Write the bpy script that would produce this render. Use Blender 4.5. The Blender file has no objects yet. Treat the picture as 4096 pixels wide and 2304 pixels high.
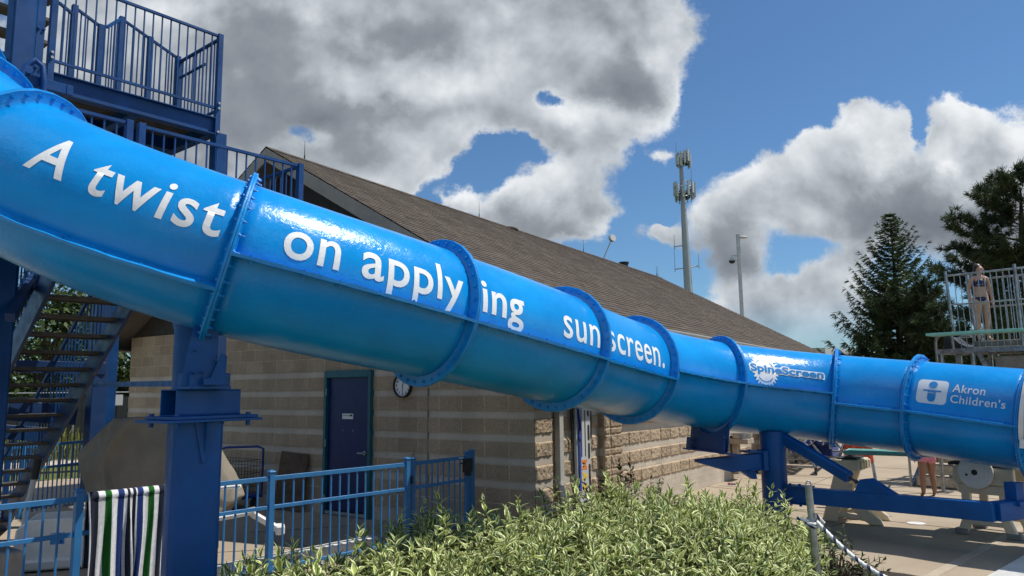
import bpy, bmesh, math, random
import numpy as np
from mathutils import Vector, Matrix, noise as mnoise

R = math.radians
SC = bpy.context.scene
COL = SC.collection

# ------------------------------------------------------------------ camera
FPX = 3059.0                      # focal length in photo pixels (4096 wide)
PITCH, ROLL = R(7.56), R(-0.59)
EYE = np.array([0.0, 0.0, 1.91])
_f = np.array([0, math.cos(PITCH), math.sin(PITCH)])
_u = np.array([0, -math.sin(PITCH), math.cos(PITCH)])
_x = np.array([1.0, 0, 0])
CR = math.cos(ROLL) * _x + math.sin(ROLL) * _u
CU = math.cos(ROLL) * _u - math.sin(ROLL) * _x
CF = _f
cd = bpy.data.cameras.new('camera')
cam = bpy.data.objects.new('camera', cd)
COL.objects.link(cam)
m = Matrix.Identity(4)
for i in range(3):
    m[i][0], m[i][1], m[i][2], m[i][3] = CR[i], CU[i], -CF[i], EYE[i]
cam.matrix_world = m
cd.sensor_width = 36
cd.sensor_fit = 'HORIZONTAL'
cd.lens = 36 * FPX / 4096
cd.clip_start = 0.05
cd.clip_end = 4000
SC.camera = cam


def ray(x, y):
    return CF + (x - 2048) / FPX * CR - (y - 1152) / FPX * CU


def at(x, y, Y):                  # survey point: photo pixel at forward distance Y (metres)
    d = ray(x, y)
    return d * (Y / d[1]) + EYE


def gp(x, y, z=0.0):              # survey point on the level z
    d = ray(x, y)
    return d * ((z - EYE[2]) / d[2]) + EYE


# ------------------------------------------------------------------ light
SUN_EL, SUN_AZ = R(61), R(78)      # azimuth from +Y towards +X
SUN_DIR = np.array([math.cos(SUN_EL) * math.sin(SUN_AZ), math.cos(SUN_EL) * math.cos(SUN_AZ), math.sin(SUN_EL)])
sl = bpy.data.lights.new('sun', 'SUN')
sl.energy = 3.2
sl.angle = R(0.53)
sl.color = (1.0, 0.955, 0.88)
sun = bpy.data.objects.new('sun', sl)
COL.objects.link(sun)
sun.rotation_euler = Vector(SUN_DIR).to_track_quat('Z', 'Y').to_euler()
sun.location = (30, 10, 60)

SC.view_settings.view_transform = 'Standard'
SC.view_settings.look = 'None'
SC.view_settings.exposure = 0.72
SC.view_settings.gamma = 1.0
SC.view_settings.use_curve_mapping = False
SC.render.engine = 'CYCLES'
SC.cycles.max_bounces = 6
SC.cycles.diffuse_bounces = 3
SC.cycles.glossy_bounces = 3
SC.cycles.transparent_max_bounces = 6
SC.cycles.use_denoising = True
SC.cycles.caustics_reflective = False
SC.cycles.caustics_refractive = False
SC.cycles.sample_clamp_indirect = 6.0

# ------------------------------------------------------------------ world: sky texture + cumulus by direction
W = bpy.data.worlds.new('World')
SC.world = W
W.use_nodes = True


class NT:
    """small node-tree writer"""
    def __init__(self, nt):
        self.nt = nt
        self.nt.nodes.clear()

    def n(self, t, **kw):
        nd = self.nt.nodes.new(t)
        ins = kw.pop('ins', {})
        for k, v in kw.items():
            setattr(nd, k, v)
        for k, v in ins.items():
            s = nd.inputs[k]
            if hasattr(v, 'is_output'):
                self.nt.links.new(v, s)
            else:
                s.default_value = v
        return nd

    def math(self, op, a, b=None, c=None, clamp=False):
        nd = self.nt.nodes.new('ShaderNodeMath')
        nd.operation = op
        nd.use_clamp = clamp
        for i, v in enumerate((a, b, c)):
            if v is None:
                continue
            if hasattr(v, 'is_output'):
                self.nt.links.new(v, nd.inputs[i])
            else:
                nd.inputs[i].default_value = v
        return nd.outputs[0]

    def vm(self, op, a, b=None, out=0):
        nd = self.nt.nodes.new('ShaderNodeVectorMath')
        nd.operation = op
        for i, v in enumerate((a, b)):
            if v is None:
                continue
            if hasattr(v, 'is_output'):
                self.nt.links.new(v, nd.inputs[i])
            else:
                nd.inputs[i].default_value = v
        return nd.outputs[out]

    def mr(self, v, a, b, c=0.0, d=1.0, smooth=True):
        nd = self.nt.nodes.new('ShaderNodeMapRange')
        nd.interpolation_type = 'SMOOTHSTEP' if smooth else 'LINEAR'
        self.nt.links.new(v, nd.inputs[0])
        for i, q in enumerate((a, b, c, d)):
            if hasattr(q, 'is_output'):
                self.nt.links.new(q, nd.inputs[1 + i])
            else:
                nd.inputs[1 + i].default_value = q
        return nd.outputs[0]

    def mix(self, f, a, b, blend='MIX'):
        nd = self.nt.nodes.new('ShaderNodeMix')
        nd.data_type = 'RGBA'
        nd.blend_type = blend
        for i, v in ((0, f), (6, a), (7, b)):
            if hasattr(v, 'is_output'):
                self.nt.links.new(v, nd.inputs[i])
            elif i == 0:
                nd.inputs[0].default_value = v
            else:
                nd.inputs[i].default_value = (*v[:3], 1)
        return nd.outputs[2]

    def noise(self, vec, scale, detail=4, rough=0.5, dist=0.0, out=0, dims='3D'):
        nd = self.nt.nodes.new('ShaderNodeTexNoise')
        nd.noise_dimensions = dims
        if vec is not None:
            self.nt.links.new(vec, nd.inputs['Vector'])
        nd.inputs['Scale'].default_value = scale
        nd.inputs['Detail'].default_value = detail
        nd.inputs['Roughness'].default_value = rough
        nd.inputs['Distortion'].default_value = dist
        return nd.outputs[out]

    def link(self, a, b):
        self.nt.links.new(a, b)


def gn(px, py):                   # gnomonic sky coordinates about +Y of a direction
    d = ray(px * 1.59, py * 1.59)
    return d[0] / d[1], d[2] / d[1]


FD = FPX / 1.59
# (x, y, rx, ry, weight) in the photo's sky, each turned into a world direction once
BLOBS = [
    # the big grey bank over the slide tower
    (440, 60, 420, 270, 1.15), (820, 120, 330, 230, 1.15), (1120, 110, 330, 220, 1.2), (1430, 90, 300, 190, 1.25), (1580, 170, 190, 170, 1.1),
    (560, 300, 260, 150, 0.8), (930, 300, 230, 130, 0.95), (1180, 280, 200, 110, 0.75), (1000, 410, 140, 80, 0.95), (880, 420, 130, 70, 0.75), (1480, 300, 150, 60, 0.7),
    (200, 300, 300, 240, 0.9), (1640, 60, 120, 130, 0.7),
    # lower cumulus right of the ridge
    (1340, 520, 170, 80, 1.15), (1130, 500, 52, 38, 1.0), (1440, 555, 95, 50, 0.95), (1420, 430, 85, 80, 0.8), (1500, 370, 80, 60, 0.65), (960, 430, 110, 60, 0.6), (700, 380, 260, 90, 0.55),
    # puffs
    (1648, 592, 62, 30, 1.25), (1680, 380, 34, 28, 0.75), (1640, 450, 16, 40, 0.5),
    # diagonal bank on the right
    (1850, 540, 150, 110, 1.0), (1980, 470, 150, 90, 1.05), (2110, 400, 130, 80, 1.05), (2190, 330, 95, 80, 1.05), (2165, 270, 50, 34, 0.7), (2080, 560, 100, 70, 0.65), (1840, 640, 110, 60, 0.55),
    # tower cloud
    (2395, 270, 62, 66, 1.2), (2460, 300, 40, 40, 0.7), (2360, 390, 100, 90, 1.2), (2450, 440, 150, 100, 1.2), (2560, 350, 80, 90, 1.1), (2280, 480, 110, 90, 0.9), (2330, 570, 190, 90, 1.0), (2540, 560, 150, 120, 1.0),
    # low bank near the horizon
    (2160, 620, 90, 60, 0.55), (1900, 740, 170, 70, 0.75), (2060, 790, 190, 80, 0.85), (2000, 860, 260, 50, 0.85), (1780, 800, 60, 50, 0.5), (2110, 690, 120, 70, 0.55), (2500, 680, 130, 80, 0.6),
]
HOLES = [(752, 335, 55, 38, 0.75), (1390, 238, 48, 34, 1.0), (1290, 372, 120, 34, 0.8), (1190, 410, 70, 40, 0.55), (1640, 470, 70, 120, 0.6), (1930, 280, 190, 110, 0.7), (2080, 120, 330, 130, 0.8), (1760, 640, 40, 90, 0.3), (2290, 330, 26, 80, 0.9), (2200, 520, 40, 46, 0.35), (1230, 440, 50, 36, 0.45), (1080, 500, 50, 44, 0.7), (1130, 450, 60, 40, 0.5), (2060, 640, 100, 40, 0.6), (1730, 250, 30, 60, 0.5), (1960, 690, 60, 30, 0.35)]

BRIGHT = [(420, 20, 120, 60, .55), (800, 20, 70, 50, .5), (860, 160, 90, 50, .35), (1060, 200, 110, 90, .55), (1240, 120, 120, 80, .45), (1190, 200, 80, 60, .35), (1690, 110, 50, 120, .6), (1700, 270, 60, 60, .65), (1560, 290, 120, 40, .5),
          (1430, 270, 90, 50, .5), (1130, 330, 120, 50, .45), (1010, 440, 120, 50, .55), (880, 230, 60, 40, .3), (1400, 420, 60, 50, .55), (1330, 470, 120, 40, .55), (1150, 490, 50, 40, .8), (1520, 560, 50, 40, .6), (1500, 100, 60, 60, .2),
          (1790, 500, 60, 60, .5), (1930, 440, 110, 50, .6), (2060, 380, 100, 50, .6), (2180, 300, 80, 60, .8), (2240, 390, 50, 70, .7), (2000, 540, 100, 40, .35), (2390, 260, 70, 60, .85), (2370, 370, 60, 80, .8), (2470, 300, 40, 40, .5), (2480, 450, 70, 50, .5), (2560, 350, 60, 90, .8), (2385, 410, 40, 25, .5),
          (1780, 770, 50, 40, .6), (1900, 700, 70, 40, .3), (2040, 790, 70, 50, .5), (2000, 850, 60, 30, .3), (2140, 720, 50, 30, .4), (1650, 585, 50, 26, .5), (1680, 380, 40, 30, .4)]
DARK = [(640, 120, 130, 130, .5), (560, 300, 200, 110, .45), (1010, 90, 140, 70, .6), (780, 290, 130, 60, .35), (1000, 285, 190, 50, .55), (1620, 170, 90, 90, .5), (1560, 210, 110, 50, .35), (1330, 40, 150, 50, .15), (1380, 570, 120, 40, .4), (1260, 540, 80, 40, .25), (900, 380, 60, 40, .2),
        (1860, 600, 120, 80, .42), (1800, 570, 60, 50, .2), (2290, 500, 130, 90, .45), (2400, 540, 160, 70, .5), (2340, 590, 200, 60, .45), (2530, 520, 90, 80, .3), (1940, 800, 130, 30, .3), (1850, 660, 90, 40, .3), (2160, 580, 60, 40, .25), (2080, 850, 90, 30, .3)]


def cloud_group():
    g = bpy.data.node_groups.new('cloud_density', 'ShaderNodeTree')
    g.interface.new_socket('p', in_out='INPUT', socket_type='NodeSocketVector')
    g.interface.new_socket('density', in_out='OUTPUT', socket_type='NodeSocketFloat')
    g.interface.new_socket('billow', in_out='OUTPUT', socket_type='NodeSocketFloat')
    g.interface.new_socket('tone', in_out='OUTPUT', socket_type='NodeSocketFloat')
    t = NT(g)
    gi = t.n('NodeGroupInput')
    go = t.n('NodeGroupOutput')
    p = gi.outputs[0]
    warp = t.noise(p, 7.0, 9, 0.62, out=1)
    wv = t.vm('SCALE', t.vm('SUBTRACT', warp, (0.5, 0.5, 0.5)))
    wv.node.inputs['Scale'].default_value = 0.13
    q = t.vm('ADD', p, wv)

    def blobs(L, vec):
        tot = None
        for (x, y, rx, ry, w) in L:
            cx, cy = gn(x, y)
            v = t.vm('MULTIPLY', t.vm('SUBTRACT', vec, (cx, cy, 0)), (FD / rx, FD / ry, 0.0))
            e = t.math('EXPONENT', t.math('MULTIPLY', t.vm('DOT_PRODUCT', v, v, out=1), -1.0))
            e = t.math('MULTIPLY', e, w)
            tot = e if tot is None else t.math('ADD', tot, e)
        return tot
    tot = t.math('SUBTRACT', t.math('MINIMUM', blobs(BLOBS, q), 1.25), blobs(HOLES, q))
    n1 = t.noise(p, 8.0, 12, 0.64, 0.25)
    n2 = t.noise(p, 28.0, 8, 0.60, 0.3)
    a = t.math('MULTIPLY', t.math('SUBTRACT', n1, 0.5), 1.9)
    b = t.math('MULTIPLY', t.math('SUBTRACT', n2, 0.5), 0.55)
    bil = t.math('ADD', a, b)
    s1 = t.math('MULTIPLY', t.math('SUBTRACT', t.noise(p, 7.5, 4, 0.5, 0.2), 0.5), 2.2)
    s2 = t.math('MULTIPLY', t.math('SUBTRACT', t.noise(p, 24.0, 5, 0.55, 0.2), 0.5), 0.62)
    soft = t.math('ADD', s1, s2)
    dens = t.math('ADD', tot, bil)
    tone = t.math('SUBTRACT', blobs(BRIGHT, q), blobs(DARK, q))
    t.link(dens, go.inputs[0])
    t.link(soft, go.inputs[1])
    t.link(tone, go.inputs[2])
    return g


t = NT(W.node_tree)
out = t.n('ShaderNodeOutputWorld')
sky = t.n('ShaderNodeTexSky', sky_type='NISHITA', sun_disc=False)
sky.sun_elevation = SUN_EL
sky.sun_rotation = SUN_AZ
sky.altitude = 300
sky.air_density = 1.0
sky.dust_density = 0.6
sky.ozone_density = 1.6
bg = t.n('ShaderNodeBackground', ins={'Color': t.mix(1.0, sky.outputs[0], (0.68, 0.98, 1.22), 'MULTIPLY'), 'Strength': 0.052})
tc = t.n('ShaderNodeTexCoord')
dirv = tc.outputs['Generated']
sep = t.n('ShaderNodeSeparateXYZ', ins={0: dirv})
dy = t.math('MAXIMUM', sep.outputs[1], 0.08)
px_ = t.math('DIVIDE', sep.outputs[0], dy)
pz_ = t.math('DIVIDE', sep.outputs[2], dy)
pv = t.n('ShaderNodeCombineXYZ', ins={0: px_, 1: pz_, 2: 0.0}).outputs[0]
G = cloud_group()
g1 = t.n('ShaderNodeGroup', node_tree=G, ins={0: pv})
g2 = t.n('ShaderNodeGroup', node_tree=G, ins={0: t.vm('ADD', pv, (0.010, 0.024, 0.0))})
dens = g1.outputs[0]
front = t.mr(sep.outputs[1], 0.1, 0.3)
al1 = t.mr(dens, 0.28, 0.78)
# loose fair-weather clouds over the unseen rest of the sky, thickened for fill
nb = t.noise(dirv, 3.2, 9, 0.6, 0.3)
al2 = t.mr(nb, 0.50, 0.64)
up = t.mr(sep.outputs[2], 0.02, 0.12)
alpha = t.math('MULTIPLY', t.math('ADD', t.math('MULTIPLY', al1, front), t.math('MULTIPLY', al2, t.math('SUBTRACT', 1.0, front))), up, clamp=True)
# self shading: thinner towards the sun = lit
lit = t.math('SUBTRACT', g1.outputs[1], g2.outputs[1])
rim = t.mr(dens, 0.45, 1.15, 0.16, 0.0)
shade = t.math('ADD', t.math('ADD', t.math('MULTIPLY', lit, 0.40), t.math('MULTIPLY', g1.outputs[2], 0.46)), t.math('ADD', rim, 0.52), clamp=True)
ramp = t.n('ShaderNodeValToRGB', ins={0: shade})
cr = ramp.color_ramp
cr.elements[0].position = 0.05
cr.elements[0].color = (0.125, 0.142, 0.168, 1)
cr.elements[1].position = 0.98
cr.elements[1].color = (0.62, 0.64, 0.66, 1)
e = cr.elements.new(0.38)
e.color = (0.20, 0.222, 0.25, 1)
e = cr.elements.new(0.66)
e.color = (0.38, 0.41, 0.44, 1)
# clouds outside the view are brightened as added fill for the shaded sides
bgc = t.n('ShaderNodeBackground', ins={'Color': ramp.outputs[0], 'Strength': t.math('ADD', 0.86, t.math('MULTIPLY', t.math('SUBTRACT', 1.0, front), 1.15))})
mixs = t.n('ShaderNodeMixShader', ins={0: alpha, 1: bg.outputs[0], 2: bgc.outputs[0]})
t.link(mixs.outputs[0], out.inputs[0])

# ------------------------------------------------------------------ helpers
WPOS = {}                          # world position of every object's origin


def un(v):
    v = np.asarray(v, float)
    return v / np.linalg.norm(v)


class MB:
    def __init__(self):
        self.v, self.f, self.uv, self.mi = [], [], [], []
        self.cur = 0

    def add(self, vs, fs, uvs=None):
        o = len(self.v)
        self.v += [tuple(map(float, p)) for p in vs]
        for i, f in enumerate(fs):
            self.f.append([o + k for k in f])
            self.uv.append(uvs[i] if uvs else None)
            self.mi.append(self.cur)

    def quad(self, a, b, c, d, uv=None):
        self.add([a, b, c, d], [(0, 1, 2, 3)], [uv] if uv else None)

    def box(self, c, ax, ay, az, h):
        c, ax, ay, az = map(lambda q: np.asarray(q, float), (c, ax, ay, az))
        vs = [c + sx * h[0] * ax + sy * h[1] * ay + sz * h[2] * az for sz in (-1, 1) for sy in (-1, 1) for sx in (-1, 1)]
        fs = [(0, 2, 3, 1), (4, 5, 7, 6), (0, 1, 5, 4), (2, 6, 7, 3), (0, 4, 6, 2), (1, 3, 7, 5)]
        if np.dot(np.cross(ax, ay), az) < 0:
            fs = [tuple(reversed(f)) for f in fs]
        self.add(vs, fs)

    def bx(self, lo, hi):
        lo, hi = np.asarray(lo, float), np.asarray(hi, float)
        self.box((lo + hi) / 2, (1, 0, 0), (0, 1, 0), (0, 0, 1), (hi - lo) / 2)

    def beam(self, p, q, w, h, up=(0, 0, 1), ext=0.0):
        p, q = np.asarray(p, float), np.asarray(q, float)
        d = un(q - p)
        s = np.cross(d, up)
        if np.linalg.norm(s) < 1e-4:
            s = np.cross(d, (0, 1, 0))
        s = un(s)
        n = np.cross(s, d)
        L = np.linalg.norm(q - p) / 2 + ext
        self.box((p + q) / 2, d, s, n, (L, w / 2, h / 2))

    def tube(self, pts, r, n=8, caps=True, r1=None):
        pts = [np.asarray(p, float) for p in pts]
        m_ = len(pts)
        rs = [r if r1 is None else r + (r1 - r) * i / max(1, m_ - 1) for i in range(m_)] if not hasattr(r, '__len__') else list(r)
        vs = []
        pn = None
        for i, p in enumerate(pts):
            d = un(pts[min(i + 1, m_ - 1)] - pts[max(i - 1, 0)])
            if pn is None:
                a = np.array([0, 0, 1.0]) if abs(d[2]) < 0.9 else np.array([1.0, 0, 0])
                pn = un(np.cross(d, a))
            pn = un(pn - np.dot(pn, d) * d)
            b = np.cross(d, pn)
            for k in range(n):
                an = 2 * math.pi * k / n
                vs.append(p + rs[i] * (math.cos(an) * pn + math.sin(an) * b))
        fs = []
        for i in range(m_ - 1):
            for k in range(n):
                k2 = (k + 1) % n
                fs.append((i * n + k, i * n + k2, (i + 1) * n + k2, (i + 1) * n + k))
        if caps:
            fs.append(tuple(reversed(range(n))))
            fs.append(tuple(range((m_ - 1) * n, m_ * n)))
        self.add(vs, fs)

    def cyl(self, p, q, r, n=12, r1=None):
        self.tube([p, q], r, n, True, r1)

    def prism(self, poly, o, ax, ay, th):
        """polygon in (ax, ay) at o, extruded by vector th"""
        o, ax, ay, th = map(lambda q: np.asarray(q, float), (o, ax, ay, th))
        if len(poly) < 3:
            return
        area = sum(poly[i][0] * poly[(i + 1) % len(poly)][1] - poly[(i + 1) % len(poly)][0] * poly[i][1] for i in range(len(poly)))
        nn = np.cross(ax, ay) * (1 if area > 0 else -1)
        a = [o + x * ax + y * ay for x, y in poly]
        b = [p + th for p in a]
        n = len(poly)
        flip = np.dot(nn, th) > 0
        bot, top = tuple(range(n)), tuple(range(n, 2 * n))
        fs = [tuple(reversed(bot)) if flip else bot, top if flip else tuple(reversed(top))]
        for i in range(n):
            j = (i + 1) % n
            f = (i, j, n + j, n + i)
            fs.append(f if flip else tuple(reversed(f)))
        self.add(a + b, fs)

    def ball(self, c, r, n=10, m_=7, sc=(1, 1, 1)):
        c = np.asarray(c, float)
        vs = [c + np.array([0, 0, r * sc[2]])]
        for i in range(1, m_):
            th = math.pi * i / m_
            for k in range(n):
                ph = 2 * math.pi * k / n
                vs.append(c + r * np.array([sc[0] * math.sin(th) * math.cos(ph), sc[1] * math.sin(th) * math.sin(ph), sc[2] * math.cos(th)]))
        vs.append(c - np.array([0, 0, r * sc[2]]))
        fs = []
        for k in range(n):
            fs.append((0, 1 + k, 1 + (k + 1) % n))
        for i in range(m_ - 2):
            for k in range(n):
                a, b = 1 + i * n + k, 1 + i * n + (k + 1) % n
                fs.append((a, a + n, b + n, b))
        L = len(vs) - 1
        for k in range(n):
            a, b = 1 + (m_ - 2) * n + k, 1 + (m_ - 2) * n + (k + 1) % n
            fs.append((a, L, b))
        self.add(vs, fs)

    def mark(self):
        """start a new piece for build_pieces"""
        self.marks = getattr(self, 'marks', []) + [(len(self.v), len(self.f))]

    def build_pieces(self, name, mat, parent=None, **kw):
        ms = self.marks + [(len(self.v), len(self.f))]
        res = []
        for (v0, f0), (v1, f1) in zip(ms[:-1], ms[1:]):
            q = MB()
            q.v = self.v[v0:v1]
            q.f = [[i - v0 for i in f] for f in self.f[f0:f1]]
            q.uv, q.mi = self.uv[f0:f1], self.mi[f0:f1]
            res.append(q.build(name, mat, parent, **kw))
        return res

    def build(self, name, mat, parent=None, smooth=None, bevel=0.0, solid=0.0):
        me = bpy.data.meshes.new(name)
        org = np.zeros(3)
        if parent is not None:
            org = WPOS[parent]
        elif self.v:
            a = np.array(self.v)
            org = np.array([(a[:, 0].min() + a[:, 0].max()) / 2, (a[:, 1].min() + a[:, 1].max()) / 2, a[:, 2].min()])
        me.from_pydata([tuple(np.asarray(p) - org) for p in self.v], [], self.f)
        if any(u is not None for u in self.uv):
            ul = me.uv_layers.new(name='UVMap')
            k = 0
            for f, u in zip(self.f, self.uv):
                for i in range(len(f)):
                    ul.data[k].uv = u[i] if u else (0, 0)
                    k += 1
        mats = mat if isinstance(mat, (list, tuple)) else [mat]
        for q in mats:
            me.materials.append(q)
        if len(mats) > 1:
            me.polygons.foreach_set('material_index', self.mi)
        me.update()
        if smooth is not None:
            me.shade_smooth()
            if smooth < 179:
                me.set_sharp_from_angle(angle=R(smooth))
        o = bpy.data.objects.new(name, me)
        COL.objects.link(o)
        if parent is not None:
            o.parent = parent
            WPOS[o] = org
        else:
            o.location = org
            WPOS[o] = org
        if bevel:
            b = o.modifiers.new('edge', 'BEVEL')
            b.width = bevel
            b.segments = 1
            b.limit_method = 'ANGLE'
            b.angle_limit = R(40)
        if solid:
            b = o.modifiers.new('thickness', 'SOLIDIFY')
            b.thickness = solid
            b.offset = -1
        return o


def thing(name, label, cat, loc, group=None):
    o = bpy.data.objects.new(name, None)
    o.empty_display_size = 0.1
    COL.objects.link(o)
    o.location = tuple(map(float, loc))
    WPOS[o] = np.asarray(loc, float)
    o['label'] = label
    o['category'] = cat
    if group:
        o['group'] = group
    return o


def tag(o, label, cat, group=None):
    o['label'] = label
    o['category'] = cat
    if group:
        o['group'] = group
    return o


def kind(o, k):
    o['kind'] = k
    return o


# ------------------------------------------------------------------ materials
def base_mat(name):
    mt = bpy.data.materials.new(name)
    mt.use_nodes = True
    return mt, NT(mt.node_tree)


def finish(t, color, rough, metal=0.0, normal=None, spec=None, coat=None):
    o = t.n('ShaderNodeOutputMaterial')
    b = t.n('ShaderNodeBsdfPrincipled')
    for k, v in (('Base Color', color), ('Roughness', rough), ('Metallic', metal)):
        if hasattr(v, 'is_output'):
            t.link(v, b.inputs[k])
        elif k == 'Base Color':
            b.inputs[k].default_value = (*v[:3], 1)
        else:
            b.inputs[k].default_value = v
    if normal is not None:
        t.link(normal, b.inputs['Normal'])
    if spec is not None:
        b.inputs['Specular IOR Level'].default_value = spec
    if coat:
        b.inputs['Coat Weight'].default_value = coat[0]
        b.inputs['Coat Roughness'].default_value = coat[1]
    t.link(b.outputs[0], o.inputs[0])
    return b


def bump(t, h, strength, dist):
    return t.n('ShaderNodeBump', ins={'Height': h, 'Strength': strength, 'Distance': dist}).outputs[0]


def mix_noise(t, vec, c, amt, scale, detail=5, rough=0.6, tint=(1, 1, 1)):
    n = t.noise(vec, scale, detail, rough)
    f = t.mr(n, 0.3, 0.7)
    a = tuple(max(0, q * (1 - amt)) for q in c)
    b = tuple(min(1, q * (1 + amt) * w) for q, w in zip(c, tint))
    return t.mix(f, a, b)


def paint(name, c, rough=0.35, amt=0.10, scale=3.0, chips=None, bumps=0.0, metal=0.0, bscale=40, spec=None):
    mt, t = base_mat(name)
    tc = t.n('ShaderNodeTexCoord')
    v = tc.outputs['Object']
    col = mix_noise(t, v, c, amt, scale)
    rn = t.noise(v, scale * 2.3, 4, 0.6)
    rr = t.mr(rn, 0.3, 0.7, max(0.02, rough - 0.08), rough + 0.10)
    if chips:
        cn = t.noise(v, chips[1], 3, 0.5)
        f = t.mr(cn, chips[2], chips[2] + 0.015)
        col = t.mix(f, col, chips[0])
    nm = None
    if bumps:
        nm = bump(t, t.noise(v, bscale, 3, 0.5), bumps, 0.01)
    finish(t, col, rr, metal, nm, spec)
    return mt


M = {}
# the tube: glossy gelcoat with a hand-laid, wrinkled skin
mt, t = base_mat('tube_gelcoat')
tc = t.n('ShaderNodeTexCoord')
v = tc.outputs['Object']
col = mix_noise(t, v, (0.003, 0.250, 0.660), 0.10, 1.3, 6, 0.65, (1.2, 1.06, 1.0))
fine = t.noise(v, 26.0, 5, 0.62, 0.6)
wide = t.noise(v, 5.0, 3, 0.5)
mid = t.noise(v, 90.0, 2, 0.5)
h = t.math('ADD', t.math('ADD', t.math('MULTIPLY', fine, 0.55), t.math('MULTIPLY', wide, 1.0)), t.math('MULTIPLY', mid, 0.16))
dirt = t.mr(t.noise(v, 2.2, 8, 0.7), 0.62, 0.78, 0.0, 0.12)
col = t.mix(dirt, col, (0.10, 0.30, 0.52))
strk = t.noise(t.vm('MULTIPLY', v, (7.0, 7.0, 0.9)), 2.0, 6, 0.65)
col = t.mix(t.mr(strk, 0.55, 0.80, 0.0, 0.10), col, (0.14, 0.36, 0.56))
strk2 = t.noise(t.vm('MULTIPLY', v, (11.0, 11.0, 1.3)), 1.7, 5, 0.6)
col = t.mix(t.mr(strk2, 0.62, 0.82, 0.0, 0.28), col, (0.020, 0.11, 0.26))
finish(t, col, t.mr(wide, 0.3, 0.7, 0.16, 0.26), 0.0, bump(t, h, 0.40, 0.012), 0.32)
M['tube'] = mt
mt, t = base_mat('flange_gelcoat')
tc = t.n('ShaderNodeTexCoord')
v = tc.outputs['Object']
col = mix_noise(t, v, (0.004, 0.235, 0.61), 0.14, 6, 6, 0.65)
gr_ = t.mr(t.noise(v, 7.0, 8, 0.72), 0.64, 0.74, 0.0, 0.55)
col = t.mix(gr_, col, (0.055, 0.075, 0.055))
finish(t, col, 0.3, 0.0, bump(t, t.noise(v, 55, 4, 0.6), 0.35, 0.008))
M['flange'] = mt
mt, t = base_mat('vinyl_white')
tc = t.n('ShaderNodeTexCoord')
v = tc.outputs['Object']
col = mix_noise(t, v, (0.80, 0.81, 0.80), 0.04, 4)
fine = t.noise(v, 26.0, 5, 0.62, 0.6)
finish(t, col, 0.34, 0.0, bump(t, fine, 0.32, 0.010))
M['vinyl'] = mt
M['vinyl_blue'] = paint('vinyl_blue', (0.006, 0.22, 0.56), 0.3, 0.05)
M['vinyl_grey'] = paint('vinyl_silver', (0.66, 0.70, 0.75), 0.34, 0.05)
M['navy'] = paint('navy_steel_paint', (0.004, 0.050, 0.170), 0.45, 0.18, 2.5, ((0.30, 0.34, 0.40), 16, 0.79), 0.06, spec=0.3)
M['navy_dark'] = paint('navy_support_paint', (0.0005, 0.066, 0.245), 0.40, 0.18, 2.0, ((0.55, 0.58, 0.62), 11, 0.80), 0.05, spec=0.3)
M['fence'] = paint('fence_blue', (0.032, 0.165, 0.37), 0.40, 0.10, 4, ((0.45, 0.5, 0.55), 24, 0.80))
M['bolt'] = paint('painted_bolt', (0.020, 0.17, 0.46), 0.35, 0.2, 20)
M['darkbolt'] = paint('dark_bolt', (0.02, 0.03, 0.05), 0.5, 0.2, 20)
M['steel'] = paint('galvanised_steel', (0.30, 0.31, 0.31), 0.32, 0.30, 9, None, 0.03, 0.95)
M['dull_steel'] = paint('dull_steel', (0.36, 0.38, 0.38), 0.5, 0.15, 7, None, 0.03, 0.6)
M['black'] = paint('black_steel', (0.012, 0.013, 0.014), 0.5, 0.2, 6)
M['rubber'] = paint('black_rubber', (0.016, 0.016, 0.017), 0.6, 0.2, 6)
M['white_plastic'] = paint('white_plastic', (0.72, 0.71, 0.68), 0.4, 0.07, 5)
M['cream'] = paint('cream_plastic', (0.62, 0.54, 0.40), 0.42, 0.08, 4, ((0.30, 0.30, 0.28), 5, 0.74))
M['cream_shell'] = paint('cream_shell', (0.70, 0.62, 0.47), 0.4, 0.05, 3)
M['teal'] = paint('teal_board', (0.20, 0.50, 0.43), 0.55, 0.10, 6, None, 0.3, 0, 160)
M['door'] = paint('door_paint', (0.003, 0.013, 0.095), 0.38, 0.08, 3)
M['door_frame'] = paint('frame_paint', (0.012, 0.105, 0.13), 0.4, 0.08, 3)
M['sign'] = paint('sign_white', (0.75, 0.75, 0.73), 0.5, 0.03)
M['ink'] = paint('ink_black', (0.015, 0.015, 0.018), 0.6, 0.0)
M['badge'] = paint('badge_blue', (0.015, 0.22, 0.55), 0.4, 0.04)
M['red'] = paint('ink_red', (0.55, 0.03, 0.03), 0.5, 0.05)
M['trim'] = paint('tan_trim', (0.33, 0.29, 0.235), 0.5, 0.08, 4)
M['gable'] = paint('gable_panel', (0.030, 0.026, 0.022), 0.7, 0.2, 4)  # near black: the deep shade below the roof is put into the colour
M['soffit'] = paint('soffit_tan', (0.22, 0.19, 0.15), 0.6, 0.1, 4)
M['downspout'] = paint('downspout_grey', (0.44, 0.42, 0.38), 0.45, 0.08, 4)
M['bark'] = paint('bark', (0.075, 0.055, 0.040), 0.9, 0.35, 9, None, 0.9, 0, 25)
M['twig'] = paint('twig', (0.10, 0.055, 0.035), 0.8, 0.3, 12)
M['skin'] = paint('skin', (0.50, 0.29, 0.19), 0.5, 0.06, 6)
M['skin_tan'] = paint('skin_tan', (0.23, 0.11, 0.062), 0.5, 0.06, 6)
M['hair'] = paint('dark_hair', (0.030, 0.018, 0.012), 0.45, 0.3, 30)
M['pink'] = paint('pink_cloth', (0.50, 0.17, 0.22), 0.8, 0.12, 10)
M['orange'] = paint('orange_cloth', (0.55, 0.085, 0.035), 0.85, 0.45, 9)
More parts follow.
